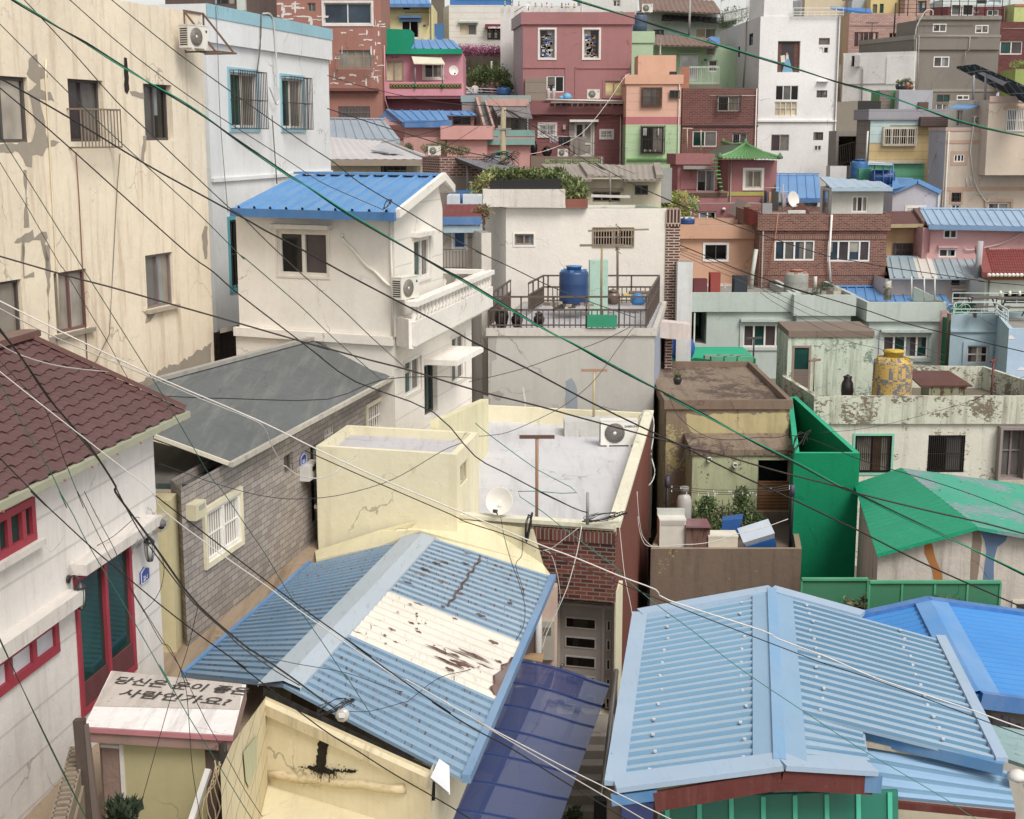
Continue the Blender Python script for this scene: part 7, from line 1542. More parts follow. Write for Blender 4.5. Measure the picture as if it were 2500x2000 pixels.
for k,x in enumerate((130,345)):tpole('clothesline_pole',['short T pole left of its twin on the pink brick house roof','taller T pole on the pink brick house roof'][k],at(x,150,112),[.9,1.15][k],.8,'6a4a40',r=.025)
tpole('clothesline_pole','dark T pole in front of the pink brick house window',at(412,438,105),1.05,.9,'4a3c38',r=.03)
cr('A5')
h=House('house','pale blue grey roof room beside a green door',[(730,90),(1115,90)],zat(1032,90),-4,M('a3a6ae','plaster',dirt=.12),dep=3,par=0);h.w[0].panel(940,1170,1050,1250,M('5a4038','plain'),out=.25,name='cabinet')
h=House('house','green walled room with a slatted grey door on the flat roof',[(500,91),(732,91)],zat(1032,91),-4,M('557a54','plaster',dirt=.2),dep=2,par=0);h.w[0].panel(500,1035,622,1250,M('7a706a','lap',lap=.2),out=.05,name='slatted_door')
m_f=M('96939a','lap',lap=.42,dirt=.1,lapd=.3)
zt_=zat(1250,80)
H=House('house','house with grey boarded fascia over flaking teal and yellow boards',[(250,82.5),(405,80),(1340,80)],zt_,-8,M('c9ad78','lap',lap=.45,dirt=.3,dcol='8a7048',lapd=.35,peel=.0),par=.1,band=(zt_-zat(1372,80),.15,m_f));H.w[0].mat=M('857f78','lap',lap=.5,dirt=.4)
w=H.w[1];w.panel(395,1375,940,1640,M('b5cbc8','lap',lap=.45,dirt=.1,lapd=.35),out=.015,name='pale_boards');surf(w,545,1465,905,1660,f='d9cfc0',n=4,g='bk',g2='pu',d=-.1,bars=(15,'cfc2ac',.3,.025),trim=(.06,'cbb890',.05))
w.panel(945,1340,1320,1445,M('5a4848','lap',lap=.1),out=.5,name='ribbed_sheet')
cr('A8');w.panel(340,345,1010,372,M('bdb8a8','plaster',dirt=.4),out=.2,name='ledge');w.panel(340,372,1010,720,M('6fae8e','lap',lap=.45,dirt=.3,lapd=.35),out=.02,name='green_boards')
MB(M('cfcac5','plain')).tube([at(370,0,79),at(345,380,79)],.05).build('drainpipe',H.root)
h=House('house','dark doorway house with iron gate beside the white tower',[(10,84),(262,84)],zat(0,84),-8,M('8a8580','plaster',dirt=.4),dep=2,par=0);h.w[0].win(30,60,250,400,f='3a3430',n=1,g='bk',d=.6,name='doorway');
railing(None,[at(30,395,83.4),at(245,340,82.6)],1.1,.12,'4a4038',.02,mids=()).thing('railing','dark iron gate rail at the doorway by the white tower','railing')
h=House('wall','white lower wall at the foot of the white tower',[(-60,80),(128,80)],zat(402,80),-8,M('cfccca','plaster',dirt=.1),dep=1,par=0)
tank('upright blue water tank by the steps below the doorway',at(270,540,78),.5,1.0,'2f6296','3a6ea0')
t=T('water_tank','horizontal dark blue water tank inside a thin blue pipe frame','water tank',at(530,600,74));c=at(530,540,74);MB(M('1f3f82','plain',rough=.35)).lathe(c+V3((-.62,0,0)),[(.2,0),(.38,.04),(.42,.15),(.42,1.09),(.38,1.2),(.2,1.24)],None,24,(1,0,0)).build('drum',t)
mb=MB(M('4f7aa8','plain'))
for x in(445,545,625,658):mb.tube([at(x,620,73.5),at(x,375,73.5)],.03)
mb.tube([at(370,370,73.5),at(660,380,73.5)],.03);mb.tube([at(445,520,73.5),at(660,520,73.5)],.02);mb.build('pipe_frame',t);slab(t,[at(370,375,73.2),at(650,385,73.2),at(650,368,74.5),at(380,345,74.5)],.04,M('b5bfc5','metal',dirt=.4),'frame_roof')
MB(M('4f8f7a','plaster')).box(at(322,510,75),(.62,.5,.7)).thing('green_box','teal green utility box beside the blue tanks','box')
m_bg=M('c5b19b','plaster',dirt=.28,dcol='8f7f6a');bt='b58f76'
cr('A5');zt_=zat(1458,75)
H=House('house','beige house with brown painted bands and capped windows',[(1075,77.5),(1268,75),(2600,75)],zt_,-9,m_bg,par=.1,band=(.18,.04,M('bd9c90','plaster',dirt=.2)));H.w[0].mat=M('a9a4a6','plaster',dirt=.3)
w=H.w[1];w.panel(1265,1605,2560,1642,M(bt,'plain'),out=.03,name='painted_band')
cr('A8');w.panel(1225,640,2560,685,M(bt,'plain'),out=.03,name='painted_band')
w.win(1352,265,1475,355,f='dcd6d0',n=3,g='bk',trim=(.16,bt,.02),d=.08,fw=.06);w.win(1785,262,2035,450,f='dcd8d2',n=2,g='gr',g2='bl',d=.08,fw=.06);w.win(1325,705,1435,812,f='4a403c',n=2,g='bk',bars=(6,'3a3230',0,.02),trim=(.1,bt,.02));w.win(1325,842,1425,960,f='dcd6d0',n=2,g='bl',g2='bk');w.win(1745,822,1985,960,f='dcd8d2',n=2,g='pu',g2='bl')
for x0,y0,x1 in((1750,222,2078),(1702,780,2028)):w.panel(x0,y0,x1,y0+32,M(bt,'plain'),out=.08,name='window_cap');w.panel(x0,y0+33,x0+28,y0+92,M(bt,'plain'),out=.08,name='window_cap');w.panel(x1-28,y0+33,x1,y0+92,M(bt,'plain'),out=.08,name='window_cap')
MB(M('cfc6b8','plain')).tube(spline([w.on(x,y,.08)for x,y in((1580,-60),(1545,200),(1550,300),(1600,600),(1720,805),(1765,775))],5),.035).build('hose',H.root)
for x,y in((1500,530),(1548,520)):MB(M('cfc8be','plain')).tube([w.on(x,y,.06),w.on(x,y+105,.06)],.03).build('vent_pipe',H.root)
cr('A5')
h=House('house','beige upper room with white barred window under the solar panel',[(1760,73.8),(2600,73.8)],zat(1140,73.8),-2,m_bg,dep=2.5,par=0,roofm=M('b8a098','plaster'));h.w[0].win(1960,1250,2200,1500,f='e0dcd6',n=2,g='dk',g2='be',bars=(12,'e0dcd6',.04,.03));h.w[0].panel(1920,1212,2200,1245,M(bt,'plain'),out=.1,name='window_cap');h.w[0].ledge(zat(1170,73.8),.3,.05,M('bd9c90','plaster'),'parapet_band')
h2_=House('house','pale recessed porch room with blue sheet awning and glass door',[(1300,77),(1760,76)],zat(1150,76.5),-2,M('c9c2b5','plaster',dirt=.2),dep=2,par=0);h2_.w[0].win(1380,1260,1455,1445,f='c5c0bc',n=2,g='cu',name='door')
slab(h2_.root,[at(1295,1230,74.5),at(1535,1235,74.5),at(1705,1190,75.8),at(1400,1195,76)],.06,MBL,'awning')
t=T('solar_panel','large tilted solar panel array on steel posts above the beige house','solar panel',at(1700,1130,73.5));sp=[at(1385,760,77.5),at(1600,735,75.5),at(2420,1090,70.5),at(2250,1200,73)];slab(t,sp,.1,M('b5b5b5','plain',metal=.5),'frame',low=M('2f3a3c','brick',bw=.8,bh=.8,ms=.04,mor='7a8080',c2='26343a'))
for x,y in((1582,860),(1720,845)):MB(M('8a8688','plain')).tube([at(x,y,74.8),at(x-10,1145,74.8)],.06).build('post',t)
inst(AC,at(1620,1425,75.5),.3,'white outdoor unit on the flat roof below the blue awning','outdoor units of the air conditioners',.7)
cr('A8');MB(M('8f8882','plain')).bar(at(1060,490,76),at(1215,70,76.5),.06).thing('stair_rail','steep dark stair rail on the grey side wall','handrail')
cr('A8');h=House('house','lavender grey gable house edged with bright blue',[(655,71),(1205,71)],zat(705,71),-9,M('aeabb2','plaster',dirt=.2),dep=6,par=0,cap=False);A_,B_,K_=at(655,695,70.9),at(1205,700,70.9),at(935,570,70.9);h.poly([V3((h.P[0].x,71,h.z1)),V3((h.P[1].x,71,h.z1)),K_+V3((0,.1,0))]);bv=V3((0,6,0));slab(h.root,[A_+V3((0,0,.05)),K_+V3((0,0,.05)),K_+bv,A_+bv],.1,MBL);slab(h.root,[K_+V3((0,0,.05)),B_+V3((0,0,.05)),B_+bv,K_+bv],.1,MBL);beam(h.root,A_,K_,.14,.2,MBL,'verge');beam(h.root,K_,B_,.14,.2,MBL,'verge');h.w[0].win(820,880,1010,920,f='ddd8d2',n=1,g='bk',bars=(10,'ddd8d2',.02,.04),trim=(.12,'dcd6d0',.03));slab(h.root,[at(650,650,70.5),at(900,585,71),at(890,540,75),at(650,530,75)],.08,MBL,'side_roof')
cr('A7');m_mg=M('9c6464','plaster',dirt=.18,dcol='7a4048');zt_=zat(310,73)
H=House('house','magenta house with green curved tile roof and yellow stripe',[(830,74.5),(945,73),(1455,73)],zt_,-9,m_mg,par=0,cap=False);root=H.root;w=H.w[1]
w.win(1118,415,1288,598,f='b5a898',n=2,g='cu',trim=(.13,'dcd4cc',.05),d=.1)
mb=MB(M('a8a04a','plaster',dirt=.2));w.boxw(mb,-.02,w.L*.78,zat(682,73),zat(640,73),0,.03,None);mb.build('yellow_stripe',root)
m_gt=M('608a5a','metal',dirt=.45,dcol='3a4a34',fade=.35,fcol='8aa878');zE=zt_+.05
ea,eb=at(850,295,72.2),at(1485,298,72.2);rg=at(1120,150,75.0);ec,ed=eb+V3((-.6,7,0)),at(700,245,78);rb2=at(885,135,80);rg.z=max(rg.z,rb2.z)-.02
tiles(root,ea,eb,rg+V3((.05,0,0)),rg-V3((.05,0,0)),m_gt,nu=16,nv=8,amp=.05,step=.04,jag=False)
mb=MB(M('3f4a38','metal',dirt=.4,fcol='5a6a4a'));mb.face([ea,rg,rb2,ed]);mb.face([eb,ec,rb2,rg]);mb.build('side_roof',root)
for a_,b_ in((rg,ea),(rg,eb),(rg,rb2)):MB(m_gt).tube([a_+V3((0,0,.05)),lerp(a_,b_,.5)+V3((0,0,-.02)),b_+V3((0,0,.1))],.09,n=8).build('hip_tile',root)
for p in(rg,ea,eb,rb2):MB(M('4f6a48','plain')).lathe(p+V3((0,0,.02)),[(.12,0),(.16,.08),(.08,.2),(.03,.3)],None,8).build('finial',root)
zt2=zat(240,74);H2_=House('house','flat roofed magenta wing with striped awning and sliding door',[(330,75.5),(412,74),(760,74)],zt2,-9,m_mg,par=.1,band=(zt2-zat(352,74),.15,m_mg));q=H2_.w[1]
q.win(608,410,800,640,f='cfc4bf',n=2,g='dk',g2='gr',name='door',d=.1);q.panel(455,365,745,400,M('8a7a70','metal',dirt=.4),out=.6,name='awning');q.panel(440,410,600,610,m_mg,out=.04,name='wall_panel')
mb=MB(M('5a8f58','plain'))
for k in range(9):p_,p2_=at(755+k*13,290+k*42,73-k*.12),at(835+k*6,290+k*42,73-k*.12);mb.bar(p_,p2_,.3,.06)
mb.build('green_stair',root)
bq=House('balcony','magenta balcony with yellow pierced band below the sliding door',[(340,74.5),(440,72.3),(935,72.3)],zat(635,72.3),-9,m_mg,par=.4,cat='balcony');
for i in(0,1):
    qq=bq.w[i];mb=MB(M('a8a04a','plaster',dirt=.2));qq.boxw(mb,0,qq.L,zat(690,72.3),zat(652,72.3),0,.03,None);mb.build('yellow_band',bq.root)
mb=MB(M('4a3a2a','plain'))
for k in range(12):mb.box(bq.w[1].on(540+k*34,672,.035),(.16,.02,.2))
mb.build('slot',bq.root)
lw2=House('house','magenta lower storey with white window above the orange house',[(520,71.5),(1300,71.5)],zat(765,71.5),-9,m_mg,dep=2,par=0);lw2.w[0].win(630,845,815,930,f='dcd6d0',n=2,g='dk',fw=.07);MB(M('d5d0cc','plain')).lathe(lw2.w[0].on(892,840,.1),[(.02,0),(.1,.05),(.1,.12),(.02,.16)],None,10).build('lamp',lw2.root)
MB(m_gt).tube(spline([at(x,y,71)for x,y in((520,690),(560,745),(600,790),(615,835))],4),.09).thing('creeper','green creeper trailing down the magenta wall','plant')
p=at(440,800,69);leaves(None,[(p,(.95,.6,.85)),(p+V3((.2,0,-1.0)),(.6,.5,.7)),(p+V3((-.6,0,.3)),(.5,.4,.4))],M('7f8f3c','leaf'),3200,.13,mat2=M('a8ac50','leaf'),upb=.5).thing('bush','yellow green bush between the white block and magenta house','bush')
cr('A7');h=House('house','white low house with sky blue standing seam roof',[(1450,69),(1915,69)],zat(715,69),-9,M('cfcdc9','plaster',dirt=.15),dep=5,par=0,cap=False);pitched(h,at(1440,712,68.6),at(1915,712,68.6),at(1890,462,76),at(1445,460,76),MBL,pitch=.45,fm=MBLD,back=3);h.w[0].win(1755,765,1885,815,f='dcd6d0',n=1,g='bk',bars=(10,'dcd6d0',.02,.04),trim=(.08,'dcd6d0',.03))
m_bb_=M('7f4f44','brick',dirt=.3,c2='5f3a34',mor='9f8272',s=1.0,ms=.009,bias=-.1);zt_=zat(870,62)
H=House('house','long brown brick house with white framed sliding windows',[(1262,62),(3000,62)],zt_,-10,m_bb_,dep=6,par=.25,band=(zt_-zat(1050,62),.12,m_bb_))if False else None
cr('S');zt_=zat(522,62);H=House('house','long brown brick house with white framed sliding windows',[(1857,62),(2168,62)],zt_,-10,m_bb_,dep=6,par=.25,band=(zt_-zat(563,62),.12,m_bb_));root=H.root;w=H.w[0]
cr('A7');w.win(1425,1150,1850,1365,f='dedad4',n=4,g='bl',g2='gr',d=.1,fw=.07);cr('A8');w.win(-90,1250,395,1495,f='dedad4',n=4,g='bl',g2='pu',d=.1,fw=.07);w.win(60,1910,500,2040,f='dedad4',n=3,g='bl',fw=.07)
sol=M('7f4f44','brick',dirt=.3,c2='5f3a34',mor='9f8272',bw=.08,bh=.5,ms=.012)
cr('S');w.panel(1857,575,2165,584,sol,out=.03,name='brick_course');w.panel(1857,664,2165,672,sol,out=.03,name='brick_course')
cr('A7');MB(M('d8d3cd','plain')).tube([w.on(2030,880,.2),w.on(2000,1350,.2),w.on(2018,1590,.2)],.05).build('drainpipe',root);MB(M('b5765a','plain')).tube([w.on(1465,860,.15),w.on(1435,1130,.15),w.on(1350,1510,.15)],.02).build('pipe',root)
cr('A8');zt_=zat(660,62.6);zb_=zat(945,62.6);cr('A7');h=House('house','white roof room with weathered blue sheet roof on the brick house',[(1912,65.5),(2035,62.6),(2580,62.6)],zt_,zb_-.3,M('c5c2b8','plaster',dirt=.15),par=0,cap=False);h.w[0].win(1935,620,1995,870,f='8a8580',n=1,g='gr',name='door',d=.05);cr('A8');h.w[1].win(185,745,370,930,f='dfdbd6',n=3,g='cu',g2='pu',d=.1,fw=.06)
mwr=M('8fa8bc','metal',dirt=.3,fade=.6,fcol='b5c2ca');cr('A7');a_=at(2025,600,62.2);d_=at(1905,480,66.5);cr('A8');b_=at(650,650,62.2);c_=at(530,585,66);sheet(h.root,a_,b_,c_,d_,mwr,pitch=.5,rh=.03);beam(h.root,a_+V3((0,-.03,-.06)),b_+V3((0,-.03,-.06)),.08,.16,M('9ab0c0','metal'),'gutter')
cr('A7')
m_=M('7f2f2c','plaster',dirt=.2);mb=MB(m_);mb.hexa([at(1160,985,62.5),at(1280,985,62.0),at(1280,985,62.0)+V3((0,1.5,0)),at(1160,985,62.5)+V3((0,1.5,0))],[at(1160,815,62.5),at(1295,868,62.0),at(1295,868,62.0)+V3((0,1.5,0)),at(1160,815,62.5)+V3((0,1.5,0))]);mb.thing('red_box','dark red sloping box at the left end of the brick parapet','box')
MB(M('8f8f90','plain')).box(at(1345,815,63),(.42,.3,.44)).thing('metal_box','grey metal box left of the hanging washing','box')
mb=MB(M('757570','plain'));mb.hexa([at(1400,830,63.5),at(1470,845,62.8),at(1470,845,62.8)+V3((0,.08,0)),at(1400,830,63.5)+V3((0,.08,0))],[at(1395,610,63.5),at(1470,640,62.8),at(1470,640,62.8)+V3((0,.08,0)),at(1395,610,63.5)+V3((0,.08,0))]);mb.thing('grey_sheet','tall grey sheet standing behind the washing','panel')
for x,x2,y0,y1,c_,lb in((1318,1345,630,755,'1c1e28','long black garment hanging on the brick roof line'),(1350,1368,640,745,'3f4a68','blue garment next to the long black one'),(1368,1395,640,750,'b5805a','tan garment beside the grey sheet'),(1450,1505,650,745,'b5b8bc','pale grey shirt on the brick roof line'),(1515,1550,655,800,'c9a8a8','pinkish towel near the white dish')):
    P=[at(x+(x2-x)*k/4,y0,63)for k in range(5)];Q=[at(x+(x2-x)*k/4,y1+5*math.sin(k*2),63+.05*math.sin(k*3))for k in range(5)];mb=MB(M(c_,'plain'))
    for k in range(4):mb.face([Q[k],Q[k+1],P[k+1],P[k]]);mb.face([P[k]+V3((0,.03,0)),P[k+1]+V3((0,.03,0)),Q[k+1]+V3((0,.03,0)),Q[k]+V3((0,.03,0))])
    mb.thing('laundry',lb,'laundry',None,'washing on the brick house roof')
mb=MB(M('a5a29e','plain'));mb.tube([at(1310,600,63.1),at(1480,598,63.1)],.02);mb.tube([at(1440,635,62.9),at(1605,645,62.9)],.02);mb.tube([at(1508,850,62.9),at(1518,560,62.9)],.025);mb.thing('drying_rack','thin steel drying rails on the brick house roof','drying rack')
dish('white dish standing on the brick house roof beside the washing',at(1610,825,62.6),.34,math.radians(35),math.radians(12),'d9d3ca',pole=.42)
MB(M('c9c6c0','plain')).box(at(1655,850,62.4),(.75,.3,.12)).thing('white_board','white board lying on the brick parapet under the dish','board')
p=at(1700,800,64.5);mb=MB(M('6a4038','plain'));mb.hexa([p+V3((-.35,-.2,-.2)),p+V3((.4,-.2,-.3)),p+V3((.4,.3,-.3)),p+V3((-.35,.3,-.2))],[p+V3((-.15,-.2,.2)),p+V3((.1,-.2,.2)),p+V3((.1,.3,.2)),p+V3((-.15,.3,.2))]);mb.thing('kennel','small brown pointed kennel behind the white dish','kennel')
mb=MB(M('8a7a62','plaster',dirt=.5));q0,q1,q2=at(1030,900,68),at(1145,745,68),at(1240,870,68);mb.face([q0,at(1160,935,68),q2,q1]);mb.face([q1,q2,q2+V3((0,3,0)),q1+V3((0,3,0))],m_sl8);mb.face([q0,q1,q1+V3((0,3,0)),q0+V3((0,3,0))],m_sl8);mb.thing('gable_shed','small weathered gable shed between the magenta and brick houses','shed')
m_or=M('cb9a7c','plaster',dirt=.14,dcol='a8704f');zt_=zat(985,63.5)
H=House('house','plain orange flat roofed house with one white framed window',[(380,63.5),(1232,63.5)],zt_,-10,m_or,dep=5,par=.4,band=(zt_-zat(1130,63.5),.2,m_or));H.w[0].win(695,1198,922,1352,f='4a3f3a',n=2,g='bk',trim=(.1,'dedad4',.04),d=.08,fw=.04)
h=House('wall','low orange roof wall behind the orange house parapet',[(580,67.5),(1160,67.5)],zat(932,67.5),-8,m_or,dep=.3,par=0)
tank('blue water tub with a white lid half hidden behind the brick pillar',at(505,980,62),.33,.3,'27447f','cfcfcc')
MB(M('b5b8ae','plain')).tube([at(1235,1245,61.5),at(1195,1500,61.5),at(1180,1690,61.5)],.09).thing('vent_pipe','tall pale vent pipe between the orange and brick houses','pipe')
cr('A8');h=House('house','tan stained house with brown tiled roof and caged window',[(585,66),(1000,66)],zat(1100,66),-9,M('c99f72','plaster',dirt=.45,dcol='8a6a45',peel=.2,pcol='a58a5c'),dep=5,par=0,cap=False);h.w[0].win(655,1285,880,1432,f='5a4a48',n=2,g='pu',bars=(12,'4f4545',.06,.025))
sheet(h.root,at(590,1080,65.5),at(1005,1075,65.5),at(900,915,71),at(590,920,71),M('6a4440','brick',bw=.3,bh=.25,ms=.02,mor='4f302e',c2='744c46'),pitch=9,rh=0);beam(h.root,at(590,1088,65.4),at(1005,1083,65.4),.1,.16,M('a8946c','plain'),'gutter');beam(h.root,at(930,900,71),at(1040,1060,65.4),.35,.2,M('6f5044','plain'),'verge')
h=House('house','long pink house with pale blue seamed metal roof',[(1002,64.5),(2700,64.5)],zat(1105,64.5),-10,M('cb9898','plaster',dirt=.1,dcol='a87070'),dep=6,par=0,cap=False);w=h.w[0]
w.win(1235,1128,1392,1230,f='dedad4',n=2,g='bk',g2='pu',d=.08,fw=.06);w.win(1180,1345,1380,1445,f='dedad4',n=2,g='pu',g2='bk',d=.08,fw=.06);w.win(1755,1370,1950,1450,f='dedad4',n=2,g='pu',g2='cu',d=.08,fw=.06)
for x0,x1,y in((1165,1395,1310),(1740,1975,1335)):w.panel(x0,y,x1,y+25,M('cb9898','plaster'),out=.2,name='window_hood')
m_pb=M('8fadca','metal',dirt=.15,fade=.3,fcol='a5bccf');pitched(h,at(1060,1075,64),at(2700,1110,64),at(2560,915,70),at(960,895,70),m_pb,pitch=.42,fm=M('5f82a8','metal'),back=3)
MB(M('d5bcb8','plain')).tube(spline([w.on(x,y,.1)for x,y in((1480,1335),(1520,1362),(1700,1335),(1900,1285),(2050,1215),(2160,1150))],5),.03).build('hose',h.root)
h=House('house','white pink house under a patched tin roof with torn edge',[(575,60),(1720,60)],zat(1690,60),-10,M('cdb8ac','plaster',dirt=.2),dep=6,par=0,cap=False);m_tn=M('8fa0a8','metal',dirt=.5,fade=.5,fcol='a8b5b8',rust=.15);m_tw=M('d5cdc0','metal',dirt=.2,fade=.1,rust=.1)
a_,b_,c_,d_=at(620,1680,59.4),at(1715,1690,59.4),at(1600,1450,65),at(575,1440,65)
for t0,t1,mm,pp_ in((0,.3,m_tn,.45),(.3,.5,m_tw,.9),(.5,1,m_tn,.36)):dz_=V3((0,0,.015 if mm is m_tw else 0));sheet(h.root,lerp(a_,b_,t0)+dz_,lerp(a_,b_,t1)+dz_,lerp(d_,c_,t1)+dz_,lerp(d_,c_,t0)+dz_,mm,pitch=pp_,rh=.05,prof='seam')
beam(h.root,d_,c_,.4,.1,M('8fa9bc','metal'),'ridge_cap');cr('B6');w=h.w[0];w.win(1325,195,1425,265,f='5a4038',n=1,g='bk');w.win(1335,338,1525,462,f='c5bcb4',n=2,g='gr',mid=.35);w.panel(1315,295,1555,320,M('cdb8ac','plaster'),out=.25,name='window_hood')
MB(M('a8a5a8','plaster')).tube([at(1620,180,58.5),at(1660,-240,58.5)],.14,n=10,r1=.12).thing('utility_pole','slanting pale concrete pole between the tin roof and red tile roof','pole')
h=House('house','white cafe house with deep red tiled roof and dark glazed opening',[(1715,57.5),(2700,57.5)],zat(200,57.5),-10,M('d2cfc9','plaster',dirt=.1),dep=5,par=0,cap=False);h.w[0].win(1925,345,2400,475,f='3a3a3c',n=3,g='bk',d=.2)
m_rt=M('8f3a34','plain',rough=.45);tiles(h.root,at(1740,165,57),at(2700,175,57),at(2600,-150,62.5),at(1660,-140,62.5),m_rt,nu=34,nv=10,amp=.04,step=.03,jag=False);beam(h.root,at(1640,-160,62),at(1735,150,57),.35,.22,M('8a3f38','plain'),'verge');h.w[0].panel(1725,168,2500,200,M('b5623a','plaster'),out=.2,name='fascia')
mb=MB(M('d8cfc8','plain'))
for k in range(10):mb.lathe(at(1755+k*46,148,56.8),[(.08,0),(.08,.04)],None,10,(0,-1,0))
mb.build('tile_ends',h.root)
for k,x in enumerate((1885,1992,2105)):MB(M('e5d8c0','plain')).lathe(at(x,385,56.5),[(.03,.2),(.07,.1),(.05,0)],None,10).thing('bulb',['leftmost hanging bulb by the dark opening','middle hanging bulb by the dark opening','right hanging bulb by the dark opening'][k],'light bulb',None,'hanging bulbs')
zt_=zat(475,58.5);h=House('terrace','green painted roof terrace with folding tables and white rails',[(1330,58.5),(2700,58.5)],zt_,-11,M('1f7a56','plaster',dirt=.15),dep=.3,par=0,cat='terrace')
fl_=House('terrace_floor','green roof floor under the folding tables',[(1335,54.6),(2700,54.6)],zat(640,54.6)-.1,-11,M('2a6a4c','plaster',dirt=.3),dep=3,par=0,cat='terrace',roofm=M('3a6a50','plaster',dirt=.4))
def ftable(label,c,grp):
    t=T('folding_table',label,'table',c,grp);m=M('5f5a54','lap',lap=.1);MB(m).box(V3(c)+V3((0,0,.7)),(1.2,.6,.05)).build('table_top',t)
    for s1 in(-.65,.65):
        for s2 in(-.25,.25):MB(M('4a4745','plain')).bar(V3(c)+V3((s1,s2,.68)),V3(c)+V3((s1*.8,-s2,0)),.04).build('leg',t)
    b=T('bench',label.replace('table','bench'),'bench',V3(c)+V3((0,-.6,0)),'benches on the green terrace');MB(m).box(V3(c)+V3((0,-.6,.42)),(1.4,.28,.04)).build('seat',b)
    for s1 in(-.6,.6):MB(M('4a4745','plain')).box(V3(c)+V3((s1,-.6,.2)),(.04,.24,.4)).build('leg',b)
ftable('left dark folding table on the green terrace',at(1720,615,54.2),'tables on the green terrace');ftable('right dark folding table on the green terrace',at(2000,625,54.0),'tables on the green terrace')
railing(None,[at(1350,600,52.8),at(1830,600,52.8)],.45,.6,'b5c5c2',.018,mids=(.45,)).thing('railing','pale rail at the front of the green terrace','railing')
railing(None,[at(1840,600,52.6),at(1970,690,49.9)],.42,.4,'bfd0d2',.022,mids=(.5,)).thing('railing','white rail turning back along the light blue wall','railing')
railing(None,[at(1335,470,55.3),at(2600,475,58)],.4,.8,'b5c0bc',.016,mids=(.5,)).thing('railing','thin pale rail before the dark cafe opening','railing')
t=T('bicycle','white bicycle parked at the left end of the green terrace','bicycle',at(1440,590,53.2));c=at(1440,590,53.2)
for s1,nm in((-.5,'wheel'),(.5,'wheel')):MB(M('c5c5c2','plain')).tube([c+V3((s1+.32*math.cos(a*.4),0,.33+.32*math.sin(a*.4)))for a in range(17)],.02,n=4).build(nm,t)
mb=MB(M('d0cfca','plain'));[mb.tube([c+V3(a_),c+V3(b_)],.02)for a_,b_ in(((-.5,0,.33),(-.1,0,.35)),((-.1,0,.35),(.35,0,.75)),((-.1,0,.35),(-.2,0,.8)),((-.2,0,.72),(.38,0,.78)),((.5,0,.33),(.36,0,.95)),((-.5,0,.33),(-.2,0,.72)))];mb.build('frame',t);MB(M('2a2828','plain')).box(c+V3((-.2,0,.84)),(.22,.12,.05)).build('saddle',t);MB(M('8a8a88','plain')).bar(c+V3((.36,-.2,.95)),c+V3((.36,.2,.95)),.03).build('handlebar',t)
t.location=(c.x,c.y+.4,c.z-.05);t.scale=(.55,)*3
m_mt=M('b5beb8','plaster',dirt=.14,dcol='6f776c');m_mtd=M('b6bfb8','plaster',dirt=.3,dcol='70766c',peel=.1,pcol='8a8f84',ps=.7)
cr('B5');zt_=zat(345,57)
H=House('house','pale mint house with wide parapet, left section with green glass window',[(590,57),(1612,57)],zt_,-12,m_mt,dep=7,par=.35,band=(zt_-zat(575,57),.2,m_mtd))if False else House('house','pale mint house with cracked parapet and green glass windows',[(418,57),(1615,57)],zt_,-12,m_mt,dep=7,par=.35,band=(zt_-zat(565,57),.15,m_mtd))
w=H.w[0];w.win(405,568,585,938,f='5a6a62',n=1,g='bk',d=1.2,name='opening');w.win(1000,712,1505,975,f='dcd2cc',n=4,g='pu',g2='te',d=.1,fw=.07,trim=(.12,'b5beb8',.06),hood='b5c0b8')
cr('B6');zt2=zat(455,56);cr('B5');zt1=zat(372,56.6)
H_=House('house','pale mint middle section of the row with a half hidden window',[(1625,56.6),(2250,56.6)],zt1,-12,m_mt,dep=7,par=.3,band=(zt1-zat(610,56.6),.15,m_mtd));H_.w[0].win(1705,785,2180,900,f='dcd2cc',n=4,g='pu',trim=(.12,'b5beb8',.06),hood='b5c0b8')
cr('B6');H__=House('house','pale mint right section of the row with wide green glass window',[(395,56),(1215,56)],zt2,-12,m_mt,dep=7,par=.3,band=(zt2-zat(675,56),.15,m_mtd));H__.w[0].win(535,840,1058,1098,f='dedad4',n=4,g='pu',g2='te',d=.1,fw=.07,trim=(.14,'b5beb8',.06),hood='b5c0b8')
h=House('house','bright blue seamed roof house behind the mint parapet',[(-20,61),(1250,60)],zat(420,60),-11,M('c9a0a0','plaster',dirt=.2),dep=3,par=0,cap=False);pitched(h,at(-20,425,59.5),at(1330,500,57.2),at(1200,285,62),at(-20,290,62),MBL,pitch=.4,fm=MBLD)
hp=House('wall','narrow pink wall strip with a dark gap beside the light blue house',[(1215,55.8),(1300,55.8)],zat(555,55.8),-12,M('cf9d9c','plaster',dirt=.15),dep=3,par=0)
MB(M('5a4a38','plain')).tube([at(1315,590,55),at(1285,1245,55)],.13,n=8).thing('drainpipe','dark brown pipe in the gap left of the light blue house','pipe')
m_lb=M('a8bfca','plaster',dirt=.14);zt_=zat(600,54);H=House('house','light blue house with framed window and a slanting right wing',[(1325,54),(1850,54),(1985,50),(2700,50),(2700,53.9),(1900,55)],zt_,-12,m_lb,par=.2,band=None,close=True);H.w[0].win(1500,955,1745,1160,f='d5c8c0',n=2,g='pu',g2='dk',mid=.5,trim=(.16,'a8bfca',.06),d=.1);H.w[0].ledge(zat(800,54),.08,.08,m_lb)
H.w[2].mat=M('a5bdd6','plaster',dirt=.1)
for P in([(1980,850),(2010,835),(2055,868),(2050,880),(1980,882)],[(2070,1235),(2120,1200),(2180,1215),(2180,1240)]):H.w[2].patch(P,M('dcd8d4','plain'),out=.01)
cr('B5')
